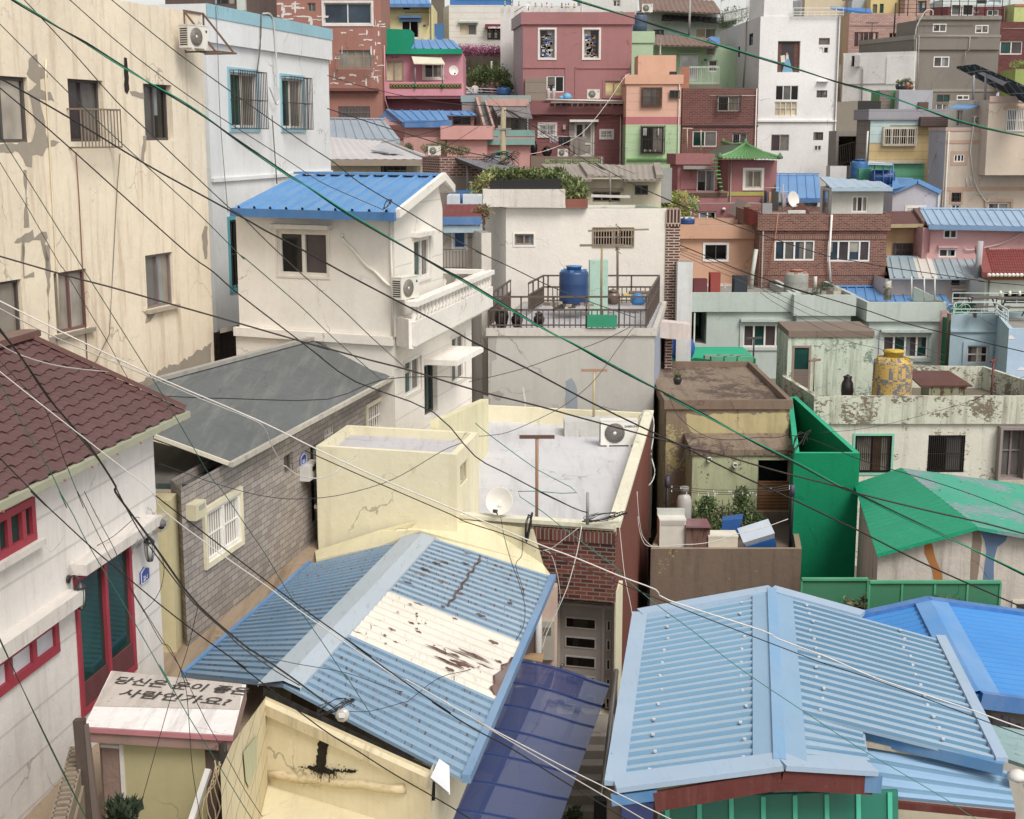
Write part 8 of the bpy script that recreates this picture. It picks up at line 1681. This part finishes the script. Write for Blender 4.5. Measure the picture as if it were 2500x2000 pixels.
tank('squat grey water tank with flaking red top on the mint roof',at(1605,372,58.5),275*.21336/2/F*58.5*1.0,zat(85,58.5)-zat(372,58.5),'8f918a','b5705c',peelm=M('92948c','plaster',dirt=.3))
for x0,x1,y0,c_,lb in((425,590,195,'6a2c30','maroon box behind the left end of the mint parapet'),(622,740,125,'9a3a30','tall brick red cupboard on the mint roof'),(892,1050,160,'2a333c','dark blue grey cupboard on the mint roof')):
    a_,b_=at(x0,340,59),at(x1,340,59);h_=zat(y0,59)-zat(340,59)+.5;t=T('cupboard',lb,'cupboard',a_,'cupboards on the mint roof');MB(M(c_,'plaster',dirt=.2)).box(((a_.x+b_.x)/2,59.2,a_.z-.5+h_/2),(b_.x-a_.x,.5,h_)).build('body',t);MB(M(c_,'plain')).box(((a_.x+b_.x)/2,58.94,a_.z-.5+h_/2),((b_.x-a_.x)*.9,.03,h_*.92)).build('door',t)
h=House('house','whitish tin roofed house behind the mint parapet cupboards',[(425,64),(1500,64)],zat(260,64),-11,M('b5aaa0','plaster'),dep=3,par=0,cap=False);pitched(h,at(420,345,61),at(1500,355,61),at(1480,150,66),at(420,145,66),M('bdb5b2','metal',dirt=.3,fade=.3,fcol='c9c2bf',rust=.08),pitch=.4,fm=MBL)
MB(M('c9c6be','plain')).tube([at(1828,290,57),at(1832,165,57)],.07).thing('vent_pipe','white capped vent pipe right of the grey tank','pipe')
MB(M('b5b0a2','brick',bw=.3,bh=.2,mor='8a857a')).box(at(2010,345,58.2),(.85,.3,.36)).thing('planter_box','grey block planter on the mint parapet','planter');p=at(1960,275,58);leaves(None,[(p,(.4,.25,.14)),(p+V3((-.45,0,-.3)),(.18,.2,.3))],M('3f5038','leaf'),600,.08).thing('roof_plant','dark green plants around the block planter','plant')
cr('B6');MB(M('bdb8ae','brick',bw=.2,bh=.1,mor='9a958c')).lathe(at(592,430,56.5),[(.16,0),(.16,.45),(.2,.48),(.12,.55),(.14,.75)],None,14).thing('chimney','small round white chimney on the mint parapet','chimney')
for k,x in enumerate((870,1015,1135)):MB(M('c9ccc8','plain')).tube([at(x,440,56.2),at(x,165,56.2)],.03).thing('white_post',['left of three white posts on the mint roof','middle of three white posts on the mint roof','right of three white posts on the mint roof'][k],'post',None,'white posts on the mint roof')
mb=MB(M('9fb0a4','plaster',dirt=.3));mb.hexa([at(890,450,58),at(1240,455,55.8),at(1240,455,55.8)+V3((0,.12,0)),at(890,450,58)+V3((.1,.1,0))],[at(890,285,59),at(1235,440,55.8),at(1235,440,55.8)+V3((0,.12,0)),at(890,285,59)+V3((.1,.1,0))]);mb.thing('sloping_wall','sloping mint wall on the right end of the row roof','wall')
cr('B5');h=House('house','green painted flat roof with stacked cement blocks beside the brick pier',[(190,52),(1150,52)],zat(1075,52)-.1,-13,M('0f7350','plaster',dirt=.1),dep=3,par=0,roofm=M('2f9a78','plaster',dirt=.25));hg=House('wall','emerald green wall behind the brown flat roof',[(190,49.5),(445,49.5)],zat(1105,49.5),-13,m_gr,dep=2.5,par=0,roofm=m_gr2)
slab(h.root,[at(440,1095,49.5),at(1170,1180,47.5),at(990,1090,52),at(600,1072,52.5)],.1,m_gr2,'sloping_roof')
random.seed(4)
for k in range(6):c=at(650+k*75,1125+(k%2)*16,49.3-(k%2)*.6);mb=MB(M('5f9a80' if k%2 else '8a8f84','conc',dirt=.4));mb.bar(c+V3((-.28,0,.09)),c+V3((.28,.1,.09)),.2,.18);mb.thing('cement_block',['leftmost cement block of the green roof pile','second cement block of the green roof pile','third cement block of the green roof pile','fourth cement block of the green roof pile','fifth cement block of the green roof pile','rightmost cement block of the green roof pile'][k],'block',None,'cement blocks on the green roof')
t=T('water_drum','scuffed blue drum lying by the red brick pier','drum',at(280,1075,50));c=at(285,975,50);MB(M('2a5aa8','plaster',dirt=.1,peel=.15,pcol='c5c8cc')).lathe(c+V3((0,-.5,0)),[(.2,0),(.46,.04),(.5,.3),(.5,.9),(.44,1.0)],None,20,(0,1,0)).build('drum_body',t);MB(M('8a8274','conc')).box(c+V3((.0,0,.55)),(.5,.4,.16)).build('weight_stone',t)
cr('B5');tpole('clothesline_pole','dark metal T pole standing before the mint house window',at(1120,1145,49),zat(870,49)-zat(1145,49),.6,'4a4644',None,.3,r=.03)
pot('black plant pot on the corner of the brown flat roof',at(252,1400,41.3),.13,.25,'2f302e',name='plant_pot',cat='plant pot',grp=None,plant=lambda t,c,r,h:leaves(None,[(V3(c)+V3((0,0,h+.03)),(r*.9,r*.9,.07))],M('6a6a3c','leaf'),120,.08).build('foliage',t))
def cable(label,pts,D0,D1,col='241f1d',w=4,twist=None,grp='overhead cables',k=3):
    """pts: list of (region, [(x,y),...]); distance runs evenly from D0 to D1"""
    S=[]
    for reg,pp in pts:
        cr(reg);S+=[(sx(x),sy(y))for x,y in pp]
    cr('S');L_=[0]
    for a,b in zip(S,S[1:]):L_.append(L_[-1]+math.hypot(b[0]-a[0],b[1]-a[1]))
    tot=L_[-1];P=[]
    for(x,y),l in zip(S,L_):
        d=1/lerp(1/D0,1/D1,l/tot);P.append(at(x,y,d))
    P=spline(P,k);Dm=(D0+D1)/2;r0,r1=w*.3*D0/F,w*.3*D1/F
    c=P[0]
    if twist:
        t=T('cable',label,'cable',c,grp);Q=[]
        P2=[]
        for a,b in zip(P,P[1:]):
            n_=max(2,int((b-a).length/.09));n_=min(n_,14)
            P2+=[lerp(a,b,i/n_)for i in range(n_)]
        P2.append(P[-1]);ph=0;st=[[],[]]
        for i,p in enumerate(P2):
            d=(P2[min(i+1,len(P2)-1)]-P2[max(i-1,0)]).normalized();s_=d.cross(V3((0,0,1))).normalized();u=s_.cross(d)
            rr=lerp(r0,r1,i/len(P2))*.62;ph=i*.16
            for q in(0,1):st[q].append(p+(s_*math.cos(ph+q*math.pi)+u*math.sin(ph+q*math.pi))*rr)
        for q,cc in((0,col),(1,twist)):MB(M(cc,'plain',rough=.5)).tube(st[q],r0*.62,n=5,r1=r1*.62).build('strand',t)
        return t
    return MB(M(col,'plain',rough=.5)).tube(P,r0,n=5,r1=r1).thing('cable',label,'cable',c,grp)
BK,GN,WH,TL='241f1d','157a5e','d6d0ca','2f6f62'
cable('thick twisted green and black cable sweeping from the top left corner to the lower right',[('A1',[(40,-30),(100,10),(260,105),(400,190),(560,280),(730,390),(900,495),(1030,575),(1180,660),(1350,770),(1500,880),(1700,1020),(1900,1155)]),('B2',[(620,180),(870,350),(1100,490),(1400,665),(1700,840),(1950,980)]),('B4',[(630,-10),(960,160),(1300,350),(1600,510),(1850,640)]),('B7',[(300,25),(700,235),(1000,400),(1300,560),(1700,760),(2100,975)]),('B8',[(300,1010),(800,1260),(1250,1470),(1770,1720),(2400,2030)])],9,13,GN,10,twist=BK)
cable('thick twisted green and black cable crossing the upper right in front of the white tower',[('A3',[(700,-50),(840,0),(1100,80),(1430,180),(1700,270),(2000,365)]),('A4',[(300,395),(730,520),(1220,670),(1650,800)]),('A5',[(0,935),(300,1015),(620,1110),(950,1225),(1350,1370),(1750,1475),(2156,1560),(2400,1600)])],10,12,GN,8,twist=BK)
cable('thick black cable running across the middle from the left edge to the right edge',[('A1',[(-60,480),(0,515),(480,790),(940,1070),(1300,1270),(1620,1445)]),('B2',[(300,540),(570,680),(950,890),(1330,1090),(1750,1310)]),('B4',[(0,150),(480,385),(1150,740),(1750,1030)]),('B7',[(500,580),(800,735),(1160,910),(1600,1110),(2100,1350)]),('B8',[(400,1440),(960,1725),(1400,1930),(2200,2280)])],9.5,14,BK,7)
cable('black cable climbing down the cream block and over the felt roof',[('A1',[(-60,530),(0,580),(250,790),(500,1010),(900,1370),(1250,1680)]),('B1',[(1400,170),(1560,310),(1950,610),(2120,740)]),('B2',[(700,1520),(1010,1740)]),('B4',[(-400,830),(0,1255),(300,1420),(600,1580),(890,1725)]),('C5',[(1130,0),(1450,150),(1560,185)])],11,27.0,BK,5)
cable('paired black cable sagging from the left edge past the white house and the outdoor unit',[('B1',[(-60,55),(0,70),(450,200),(700,265),(1040,360),(1570,510),(2156,680)]),('B2',[(700,1450),(1100,1560),(1450,1650)]),('B4',[(0,610),(600,760),(1050,885),(1700,1060),(2100,1165)]),('B7',[(500,570),(870,650),(1240,760),(1700,885),(2100,985)]),('B8',[(300,1025),(700,1130),(1200,1250),(1700,1360),(2156,1480),(2400,1540)])],10,14,'3a2c28',7)
cable('thin dark green wire falling over the cream block to the white house corner',[('A1',[(-60,100),(0,160),(230,390),(450,610),(700,850),(950,1080),(1300,1400),(1600,1700)]),('B2',[(120,750),(560,1130),(820,1380),(1000,1540),(1220,1730)])],10,24,'2b4f44',3.5)
cable('thin black wire from the top edge down to the lower door of the white house',[('A1',[(120,-40),(160,0),(450,310),(760,660),(960,850),(1500,1360)]),('B2',[(80,400),(300,620),(600,900),(900,1160),(1150,1400),(1440,1660)])],10,33,'3a3431',3.5)
cable('thin black wire ending in a coil on the eave of the bright blue roof',[('A1',[(420,-30),(460,0),(900,380),(1400,740),(1900,1060)]),('A6',[(0,510),(300,650),(650,800)])],11,33.4,'2c2726',3.2)
cable('long thin black wire passing over the bright blue roof to the tank terrace',[('A1',[(700,-30),(735,0),(1170,350),(1600,660),(2000,940)]),('A6',[(150,320),(400,520),(800,760),(1250,1030),(1700,1270)]),('B3',[(0,850),(350,1010),(700,1180),(1100,1340),(1560,1500)])],11,41.8,'2c2726',3.4)
cable('thin green wire dropping from the left edge over the tiled roof to the rusty roof',[('A1',[(-40,820),(0,890),(250,1290),(520,1725)]),('B1',[(730,440),(1000,870),(1140,1100),(1380,1510)]),('C4',[(430,290),(580,510),(770,790),(900,1010),(1050,1240),(1190,1440),(1380,1725)]),('C3',[(1180,500),(1390,830),(1430,880)])],9,18.6,'2c5f50',3.6)
cable('thin black wire slanting over the cream block to the felt roof edge',[('A1',[(-30,1020),(0,1070),(200,1400),(385,1725)]),('B1',[(430,170),(560,390),(700,620),(850,890)])],10,16,'33302c',3)
cable('upper white cable running from the left edge to the far lower right corner',[('B1',[(-60,335),(0,365),(370,550),(1000,850),(1700,1150)]),('C4',[(1170,0),(1650,220),(2156,430)]),('C5',[(500,200),(1100,450),(1500,600),(1850,745),(2156,860)]),('C7',[(500,190),(1150,400)]),('C8',[(0,460),(350,590),(700,740),(1330,950),(1725,1090),(2000,1170)])],8.5,13,WH,6)
cable('white cable hanging in a loop beside the small blue number plate',[('B1',[(-60,380),(0,415),(400,620),(1000,870),(1350,1020),(1650,1140),(1740,1200),(1790,1320),(1860,1440)]),('C4',[(920,120),(1000,180),(1150,210),(1280,170),(1360,100),(1440,42)])],8.5,22,WH,5)
cable('thick black cable plunging over the brown tiled roof to the junction box',[('B1',[(-30,520),(0,560),(130,720),(310,990),(480,1190),(590,1320),(660,1420),(760,1580)]),('C1',[(1010,0),(1140,180),(1290,380),(1420,570),(1740,1000),(2156,1360)]),('C3',[(420,320),(700,510),(960,700),(1150,830)])],8,17.8,'1c1918',8)
cable('second black cable close beside the thick one over the brown tiled roof',[('B1',[(-30,500),(0,545),(160,760),(340,1020),(500,1230),(700,1480),(830,1725)]),('C1',[(1250,390),(1400,600),(1700,980),(2000,1250)]),('C3',[(300,270),(600,480),(800,600)])],8,17.6,'1c1918',5)
cable('black cable passing in front of the crimson door and the cream gable',[('B1',[(-30,1370),(0,1400),(320,1725)]),('C1',[(270,0),(530,240),(800,490),(1100,740),(1400,990),(1750,1260),(2156,1550)]),('C3',[(250,390),(500,590),(980,960),(1300,1160),(1600,1350),(2070,1620),(2400,1830)])],7.5,12,'231e1c',5.5)
cable('white cable crossing the barred window on the grey tile wall',[('B1',[(-30,800),(0,830),(290,1060),(700,1380),(1000,1620)]),('C4',[(0,455),(460,800),(760,1010),(1000,1190),(1340,1430),(1800,1740)]),('C6',[(-30,500),(600,865),(1000,1080),(1500,1340),(2156,1660),(2500,1830)])],8,12.5,WH,5)
cable('thinner white cable just below its neighbour over the blue canopy',[('B1',[(-30,620),(0,650),(160,730),(430,800),(710,830)]),],8.5,20,WH,4)
cable('lower white cable crossing the blue canopy toward the bottom right',[('C6',[(590,865),(1000,1110),(1500,1400),(2050,1725),(2400,1930)])],17.6,13,WH,5)
cable('black cable crossing the cream roof sheets and the blue canopy',[('C4',[(-60,340),(0,390),(380,680),(900,1080),(1300,1370),(1560,1550)]),('C3',[(1180,200),(1500,440),(1870,700),(2070,830)]),('C6',[(200,700),(560,930),(900,1110),(1280,1350),(1900,1725),(2300,1960)])],8,13,'231e1c',5.5)
cable('black cable under the white one over the front right blue roof',[('C4',[(1060,0),(1600,240),(2156,480)]),('C5',[(500,270),(900,400),(1300,580),(1900,830)]),('C7',[(350,150),(900,370),(1552,620)]),('C8',[(350,640),(800,790),(1250,960),(1725,1140),(2000,1230)])],11,13,BK,4.5)
cable('thin green wire drawn diagonally over the front right blue roof',[('B4',[(0,930),(160,1060),(600,1380),(990,1610)]),('C5',[(950,0),(1170,180),(1400,360),(1850,700)]),('C7',[(150,0),(400,210),(660,400),(880,580),(1100,740),(1552,1040)]),('C8',[(300,1050),(560,1220),(900,1420),(1200,1600),(1390,1725),(1700,1900)])],12,12.5,TL,3.6)
cable('thin green wire falling in front of the crimson door to the shed',[('B1',[(-20,860),(0,900),(180,1230),(330,1480),(440,1725)]),('C1',[(520,0),(640,200),(760,440),(980,810),(1180,1150),(1350,1450),(1500,1725)]),('C2',[(1400,370),(1640,800),(1900,1220),(2156,1640),(2300,1850)])],8,12,'2f6f60',3.8)
cable('thin black wire falling past the crimson door and bending down the shed',[('B1',[(0,760),(150,920),(300,1080),(420,1400),(550,1725)]),('C1',[(680,0),(940,530),(1150,870),(1290,1100),(1420,1330)]),('C2',[(1490,220),(1620,520),(1660,900),(1690,1300),(1760,1725),(1800,1900)])],8,13,'2f2a28',3.2)
cable('thin black wire close to the house number and down past the shed corner',[('C1',[(740,0),(850,220),(1000,500),(1150,850),(1300,1100),(1500,1420)]),('C2',[(1600,430),(1800,850),(1990,1180),(2156,1480),(2300,1700)])],8.5,13,'2f2a28',3.2)
cable('green and black cable at the lower left corner in front of the white house',[('C2',[(-40,80),(0,150),(170,520),(350,900),(560,1330),(760,1725),(830,1860)])],7,9,GN,6,twist=BK)
cable('thin black wire slanting backward across the shed lettering',[('C1',[(1740,1000),(1640,1400),(1530,1725)]),('C2',[(1500,660),(1430,900),(1290,1400),(1200,1725)])],12,14,'2f2a28',3.2)
cable('thin black wire curving from the eave past the wall lantern',[('C1',[(1225,235),(1180,235),(1000,390),(800,500),(620,570),(580,640),(568,760),(590,870)])],20.4,19.2,'2a2625',3,grp=None)
cable('slack black wire hanging in a bow beside the number 22-1 plate',[('C1',[(1415,560),(1440,680),(1410,850),(1340,970),(1250,1055)])],19,19,'2a2625',3,grp=None)
cable('black cable over the orange and brick houses at the right',[('A7',[(0,590),(430,775),(850,940),(1400,1130),(2030,1330)]),('A8',[(200,1485),(600,1560),(1100,1630),(1700,1720)]),('B6',[(1640,220),(2156,265),(2300,280)])],30,40,BK,3.6)
cable('black cable crossing the mint house toward the right edge',[('A7',[(430,1200),(780,1345),(1130,1490),(1830,1725)]),('B5',[(1300,220),(2156,470)]),('B6',[(400,565),(800,700),(1450,860),(2000,990),(2300,1060)])],46,36,BK,4.2)
for k,(dy,lb)in enumerate(((50,'thin wire just above the mint house parapet'),(95,'thin wire slanting lower over the mint house window'),(150,'lowest thin wire fanning over the mossy rooftop room'))):
    cable(lb,[('A7',[(430,1220+dy*.5),(1100,1440+dy),(1500,1560+dy)]),('B5',[(1200,200+dy),(1700,420+dy*1.6),(2156,560+dy*2.2)]),('B6',[(600,720+dy*2.0),(1240,980+dy*1.8)])],47,43.5,'4a4642',2.2)
cable('black wire from the white stripe house to the street pole',[('A2',[(80,765),(400,865),(750,950),(1100,1020),(1450,1060),(1780,1075),(1850,1110)])],42,56,BK,3)
cable('black wire below it reaching the tangle under the street pole',[('A2',[(80,1100),(400,1205),(700,1300),(1100,1420),(1480,1540),(1830,1600)])],44,56,'2a2422',4)
cable('black wire running from the pole down across the mauve house',[('A2',[(1850,1110),(1960,1140),(2080,1230)]),('A3',[(190,1130),(440,1290),(700,1460),(950,1620),(1150,1725)]),('B3',[(1160,-10),(1500,180),(1830,330),(2156,480)])],56,46,BK,3.2)
cable('thick white hose strung from the peach house across the mauve wall',[('A3',[(1400,745),(1340,790),(1200,1000),(1050,1200),(900,1360),(700,1470),(500,1540),(350,1565)])],80,78,'cfc6b8',2.6,grp=None)
cable('thin black wire bowing over the grey wall and the clothesline poles',[('B4',[(-60,1062),(0,1060),(130,1052),(320,1020),(600,900),(850,770),(1050,620),(1200,470),(1380,220),(1540,0)])],30,41.5,'2f2b28',2.6)
cable('thin black wire rising across the upper part of the grey wall',[('B4',[(-60,530),(60,500),(200,470),(500,390),(780,290),(1050,200),(1280,110),(1500,0)])],36,41.5,'2a2624',3)
cable('slack black wire dipping in front of the yellow stair block',[('C4',[(-30,100),(0,110),(300,220),(600,310),(800,350),(1000,365),(1300,340),(1640,250),(1850,150),(2100,0),(2250,-60)])],18,27,'2c2826',3)
cable('straight black wire over the middle of the felt roof',[('B1',[(1080,990),(1300,1000),(1500,1005),(2156,1010)]),('B4',[(-900,505),(-300,480),(60,500)])],23,36,'26211f',4)
cable('slim black pair stretched over the green roof and the tower',[('B7',[(1570,440),(1830,490),(2156,630)]),('B8',[(520,730),(1200,930),(1700,1100),(2156,1280),(2400,1370)])],35,26,'26211f',3.4)
cable('slack black wire looping over the yellow face of the brown house',[('B7',[(310,0),(350,120),(420,250),(560,370),(700,450),(820,485),(1050,490),(1250,465),(1430,470),(1580,435)])],37,36.5,'26211f',2.8)
cable('black wire curling from the left clothesline post up the brown wall',[('B7',[(290,880),(400,790),(470,680),(500,570),(570,480),(700,465)])],36,37,'26211f',2.8)
cable('thin black wire rising across the mossy wall at the right',[('B8',[(0,415),(500,370),(1100,230),(1600,80),(1750,10)]),('B6',[(1560,1590),(2156,1310)])],36,38,'2f2b28',2)
cable('twin black wires hanging from the dish over the rusty roof',[('C5',[(800,225),(830,400),(900,640),(960,800),(1010,1000),(1005,1150),(960,1260),(860,1400),(700,1500),(500,1570),(250,1640),(0,1830)]),('C3',[(1680,740),(1400,815),(1220,818)])],27.6,18.2,'2a2523',3)
cable('loose black wire draped from the roof corner over the torn cream sheets',[('C5',[(990,400),(985,560),(930,650),(1000,880),(1020,1150),(900,1380),(800,1490),(540,1590),(200,1680)]),('C3',[(2070,640),(1720,660),(1500,600),(1180,490),(760,415),(480,350)])],27,17.5,'2a2523',3)
cable('white drop cable hanging over the red brick face to the door',[('C5',[(1510,300),(1480,480),(1440,650),(1380,850),(1280,1080),(1200,1250),(1160,1400)])],27.2,26.6,WH,4,grp='white drop cables at the brick house')
cable('white drop cable draped in a curve across the brick face',[('C5',[(1480,320),(1350,420),(1240,500),(1120,520),(1090,480),(1070,330)])],27.1,27.1,'bfb8b2',3,grp='white drop cables at the brick house')
cable('white drop cable looping down beside the grey door panes',[('C5',[(1180,515),(1240,550),(1290,700),(1315,850),(1318,960),(1250,1100),(1170,1250),(1160,1420)])],27.1,26.6,'bfb8b2',3,grp='white drop cables at the brick house')
cable('long pale hose hanging down the red stucco side wall',[('B4',[(1640,870),(1600,870),(1640,815),(1700,815),(1740,900),(1735,1080),(1715,1230),(1750,1390),(1730,1490),(1690,1540)])],34,33.5,'d5cfc4',5,grp=None)
cable('pale cord strung along the red stucco side of the brick house',[('C5',[(1995,0),(2010,200),(2040,380),(2110,470),(2156,480)]),],27.3,27.3,'bfb8b2',3,grp='white drop cables at the brick house')
cable('pale cord falling from the parapet corner beside the grey door',[('C5',[(1840,300),(1860,500),(1890,760),(1940,1000),(1975,1230)])],27.0,26.0,'bfb8b2',3,grp='white drop cables at the brick house')
cable('white cord tied between the terrace post and the washing machine',[('B7',[(1570,1325),(1300,1420),(1000,1490),(800,1560),(600,1590),(450,1595),(200,1615),(60,1590),(0,1420),(-10,1300)])],33.3,33.2,'d0ccc4',3.4,grp=None)
random.seed(3)
def tangle(name,label,c,rx,ry,n,col='1e1a19',r=.012):
    mb=MB(M(col,'plain'))
    for k in range(n):
        P=[V3(c)+V3((rx*math.cos(a*.7+k)*random.uniform(.5,1),.1*math.sin(a+k),ry*math.sin(a*.9+k*1.3)*random.uniform(.5,1)))for a in range(9)];mb.tube(spline(P,4),r,n=4)
    return mb.thing(name,label,'cable tangle')
cr('C5');tangle('cable_tangle','messy tangle of black cables at the corner of the flat grey roof',at(1720,225,27.5),.5,.1,8,r=.006)
tangle('cable_tangle','bundle of black cables spilling over the yellow corner of the flat roof',at(1045,310,27.3),.08,.3,7,r=.009)
cr('C3');tangle('cable_tangle','small tangle of black cables round the clear plastic junction box',at(1100,775,17.6),.28,.09,5,r=.006)
p=at(1160,845,17.55);t=T('junction_box','clear plastic junction box strapped on the torn roof edge','junction box',p);MB(M('a9a7a4','plain',rough=.2)).lathe(p,[(.02,-.03),(.08,-.03),(.1,0),(.08,.03),(.02,.03)],None,9,(0,-1,.4)).build('shell',t);MB(M('d5d2cc','plain')).box(p+V3((0,-.07,.02)),(.08,.05,.05)).build('lid',t)
cr('B7');tangle('cable_coil','neat coil of black cable hanging at the corner of the green tower',at(1700,510,35.6),.3,.3,3,r=.014)
cr('A6');tangle('cable_tangle','nest of black wires wrapped under the street pole',at(1840,300,55.8),.8,.4,12,r=.009)
tangle('cable_coil','small coil of black wire on the eave of the bright blue roof',at(690,745,33.3),.1,.14,3,r=.008)
cr('C5');p=at(1560,290,27.4);MB(M('8d8a86','plain')).tube([p,p+V3((0,0,.65))],.03).thing('mast','short grey mast holding cables at the flat roof corner','mast')
cr('A2');ptop=at(1862,1100,55.9)
for reg,x,y,D in(('A2',1250,1120,80),('A2',1560,1130,75),('A2',1690,1290,70),('A2',700,1230,70),('A2',1440,560,81),('A3',420,1000,83),('A3',760,1230,82),('A3',1330,1150,80),('A3',1000,1620,80),('A6',620,120,61),('A6',1100,260,59),('B3',1300,110,60),('B3',1560,100,60),('A3',1380,1500,80)):
    cr(reg);q=at(x,y,D);m_=V3((0,0,-.05*(q-ptop).length**.8));P=[lerp(ptop,q,k/8)+m_*4*(k/8)*(1-k/8)*.5 for k in range(9)]
    MB(M('2a2624','plain')).tube(P,.009,n=4).thing('cable','thin black wire fanning out from the top of the street pole','cable',ptop,'thin wires fanning from the street pole')
ctrl=[(0,5,-15),(0,20,-15),(-10,20,-15),(12,20,-15),(0,40,-14),(0,48,-13),(20,45,-13),(-15,45,-12),(-10,60,-8),(0,60,-8),(15,60,-9.5),(-15,75,-5),(0,75,-7),(20,75,-9.5),(-10,90,-4),(0,90,-5),(12,84,-8),(25,90,-6),(0,100,.8),(25,105,2.5),(-20,100,1.5),(0,125,5),(30,125,6),(-30,125,5),(0,160,9),(40,160,8),(-40,160,10),(0,220,14),(60,220,12),(-60,220,16)]
def ter(x,y):
    s=ws=0
    for a,b,z in ctrl:
        d=(x-a)**2*.35+(y-b)**2+4;w_=1/d**2;s+=w_*z;ws+=w_
    return s/ws
mb=MB(M('6e665a','conc',dirt=.6));NX,NY=60,70;vs=[]
for j in range(NY+1):
    for i in range(NX+1):
        y=-20+330*(j/NY)**1.5;x=(i/NX-.5)*(160+y*1.3);vs.append(V3((x,y,ter(x,max(5,y)))))
mb.mesh(vs,[(j*(NX+1)+i,j*(NX+1)+i+1,(j+1)*(NX+1)+i+1,(j+1)*(NX+1)+i)for j in range(NY)for i in range(NX)],None,True)
mb.thing('ground',None,None,loc=(0,0,0),kind='structure')
for h in HS:h.done()
wd=bpy.data.worlds.new('World');sc.world=wd;wd.use_nodes=True;nt=wd.node_tree;bg=nt.nodes['Background']
sk=nt.nodes.new('ShaderNodeTexSky');sk.sky_type='NISHITA';sk.sun_disc=False;sk.sun_elevation=math.radians(52);sk.sun_rotation=math.radians(148);sk.dust_density=2;sk.ozone_density=1
hs=nt.nodes.new('ShaderNodeHueSaturation');hs.inputs['Saturation'].default_value=.16;nt.links.new(sk.outputs[0],hs.inputs['Color'])
mx=nt.nodes.new('ShaderNodeMix');mx.data_type='RGBA';mx.blend_type='MULTIPLY';mx.inputs[0].default_value=1;nt.links.new(hs.outputs[0],mx.inputs[6]);mx.inputs[7].default_value=(1.0,.975,.935,1)
nt.links.new(mx.outputs[2],bg.inputs['Color']);bg.inputs['Strength'].default_value=.125
sl_=bpy.data.lights.new('sun','SUN');sl_.energy=1.8;sl_.angle=math.radians(26);sl_.color=(1,.965,.915);so=bpy.data.objects.new('sun',sl_);COL.objects.link(so)
az,elv=math.radians(148),math.radians(52)
dv=V3((math.sin(az)*math.cos(elv),math.cos(az)*math.cos(elv),math.sin(elv)));so.rotation_euler=dv.to_track_quat('Z','Y').to_euler()
sc.view_settings.view_transform='Standard';sc.view_settings.look='None';sc.view_settings.exposure=EXPO;sc.view_settings.gamma=1
sc.cycles.max_bounces=6;sc.cycles.diffuse_bounces=3;sc.cycles.use_denoising=True
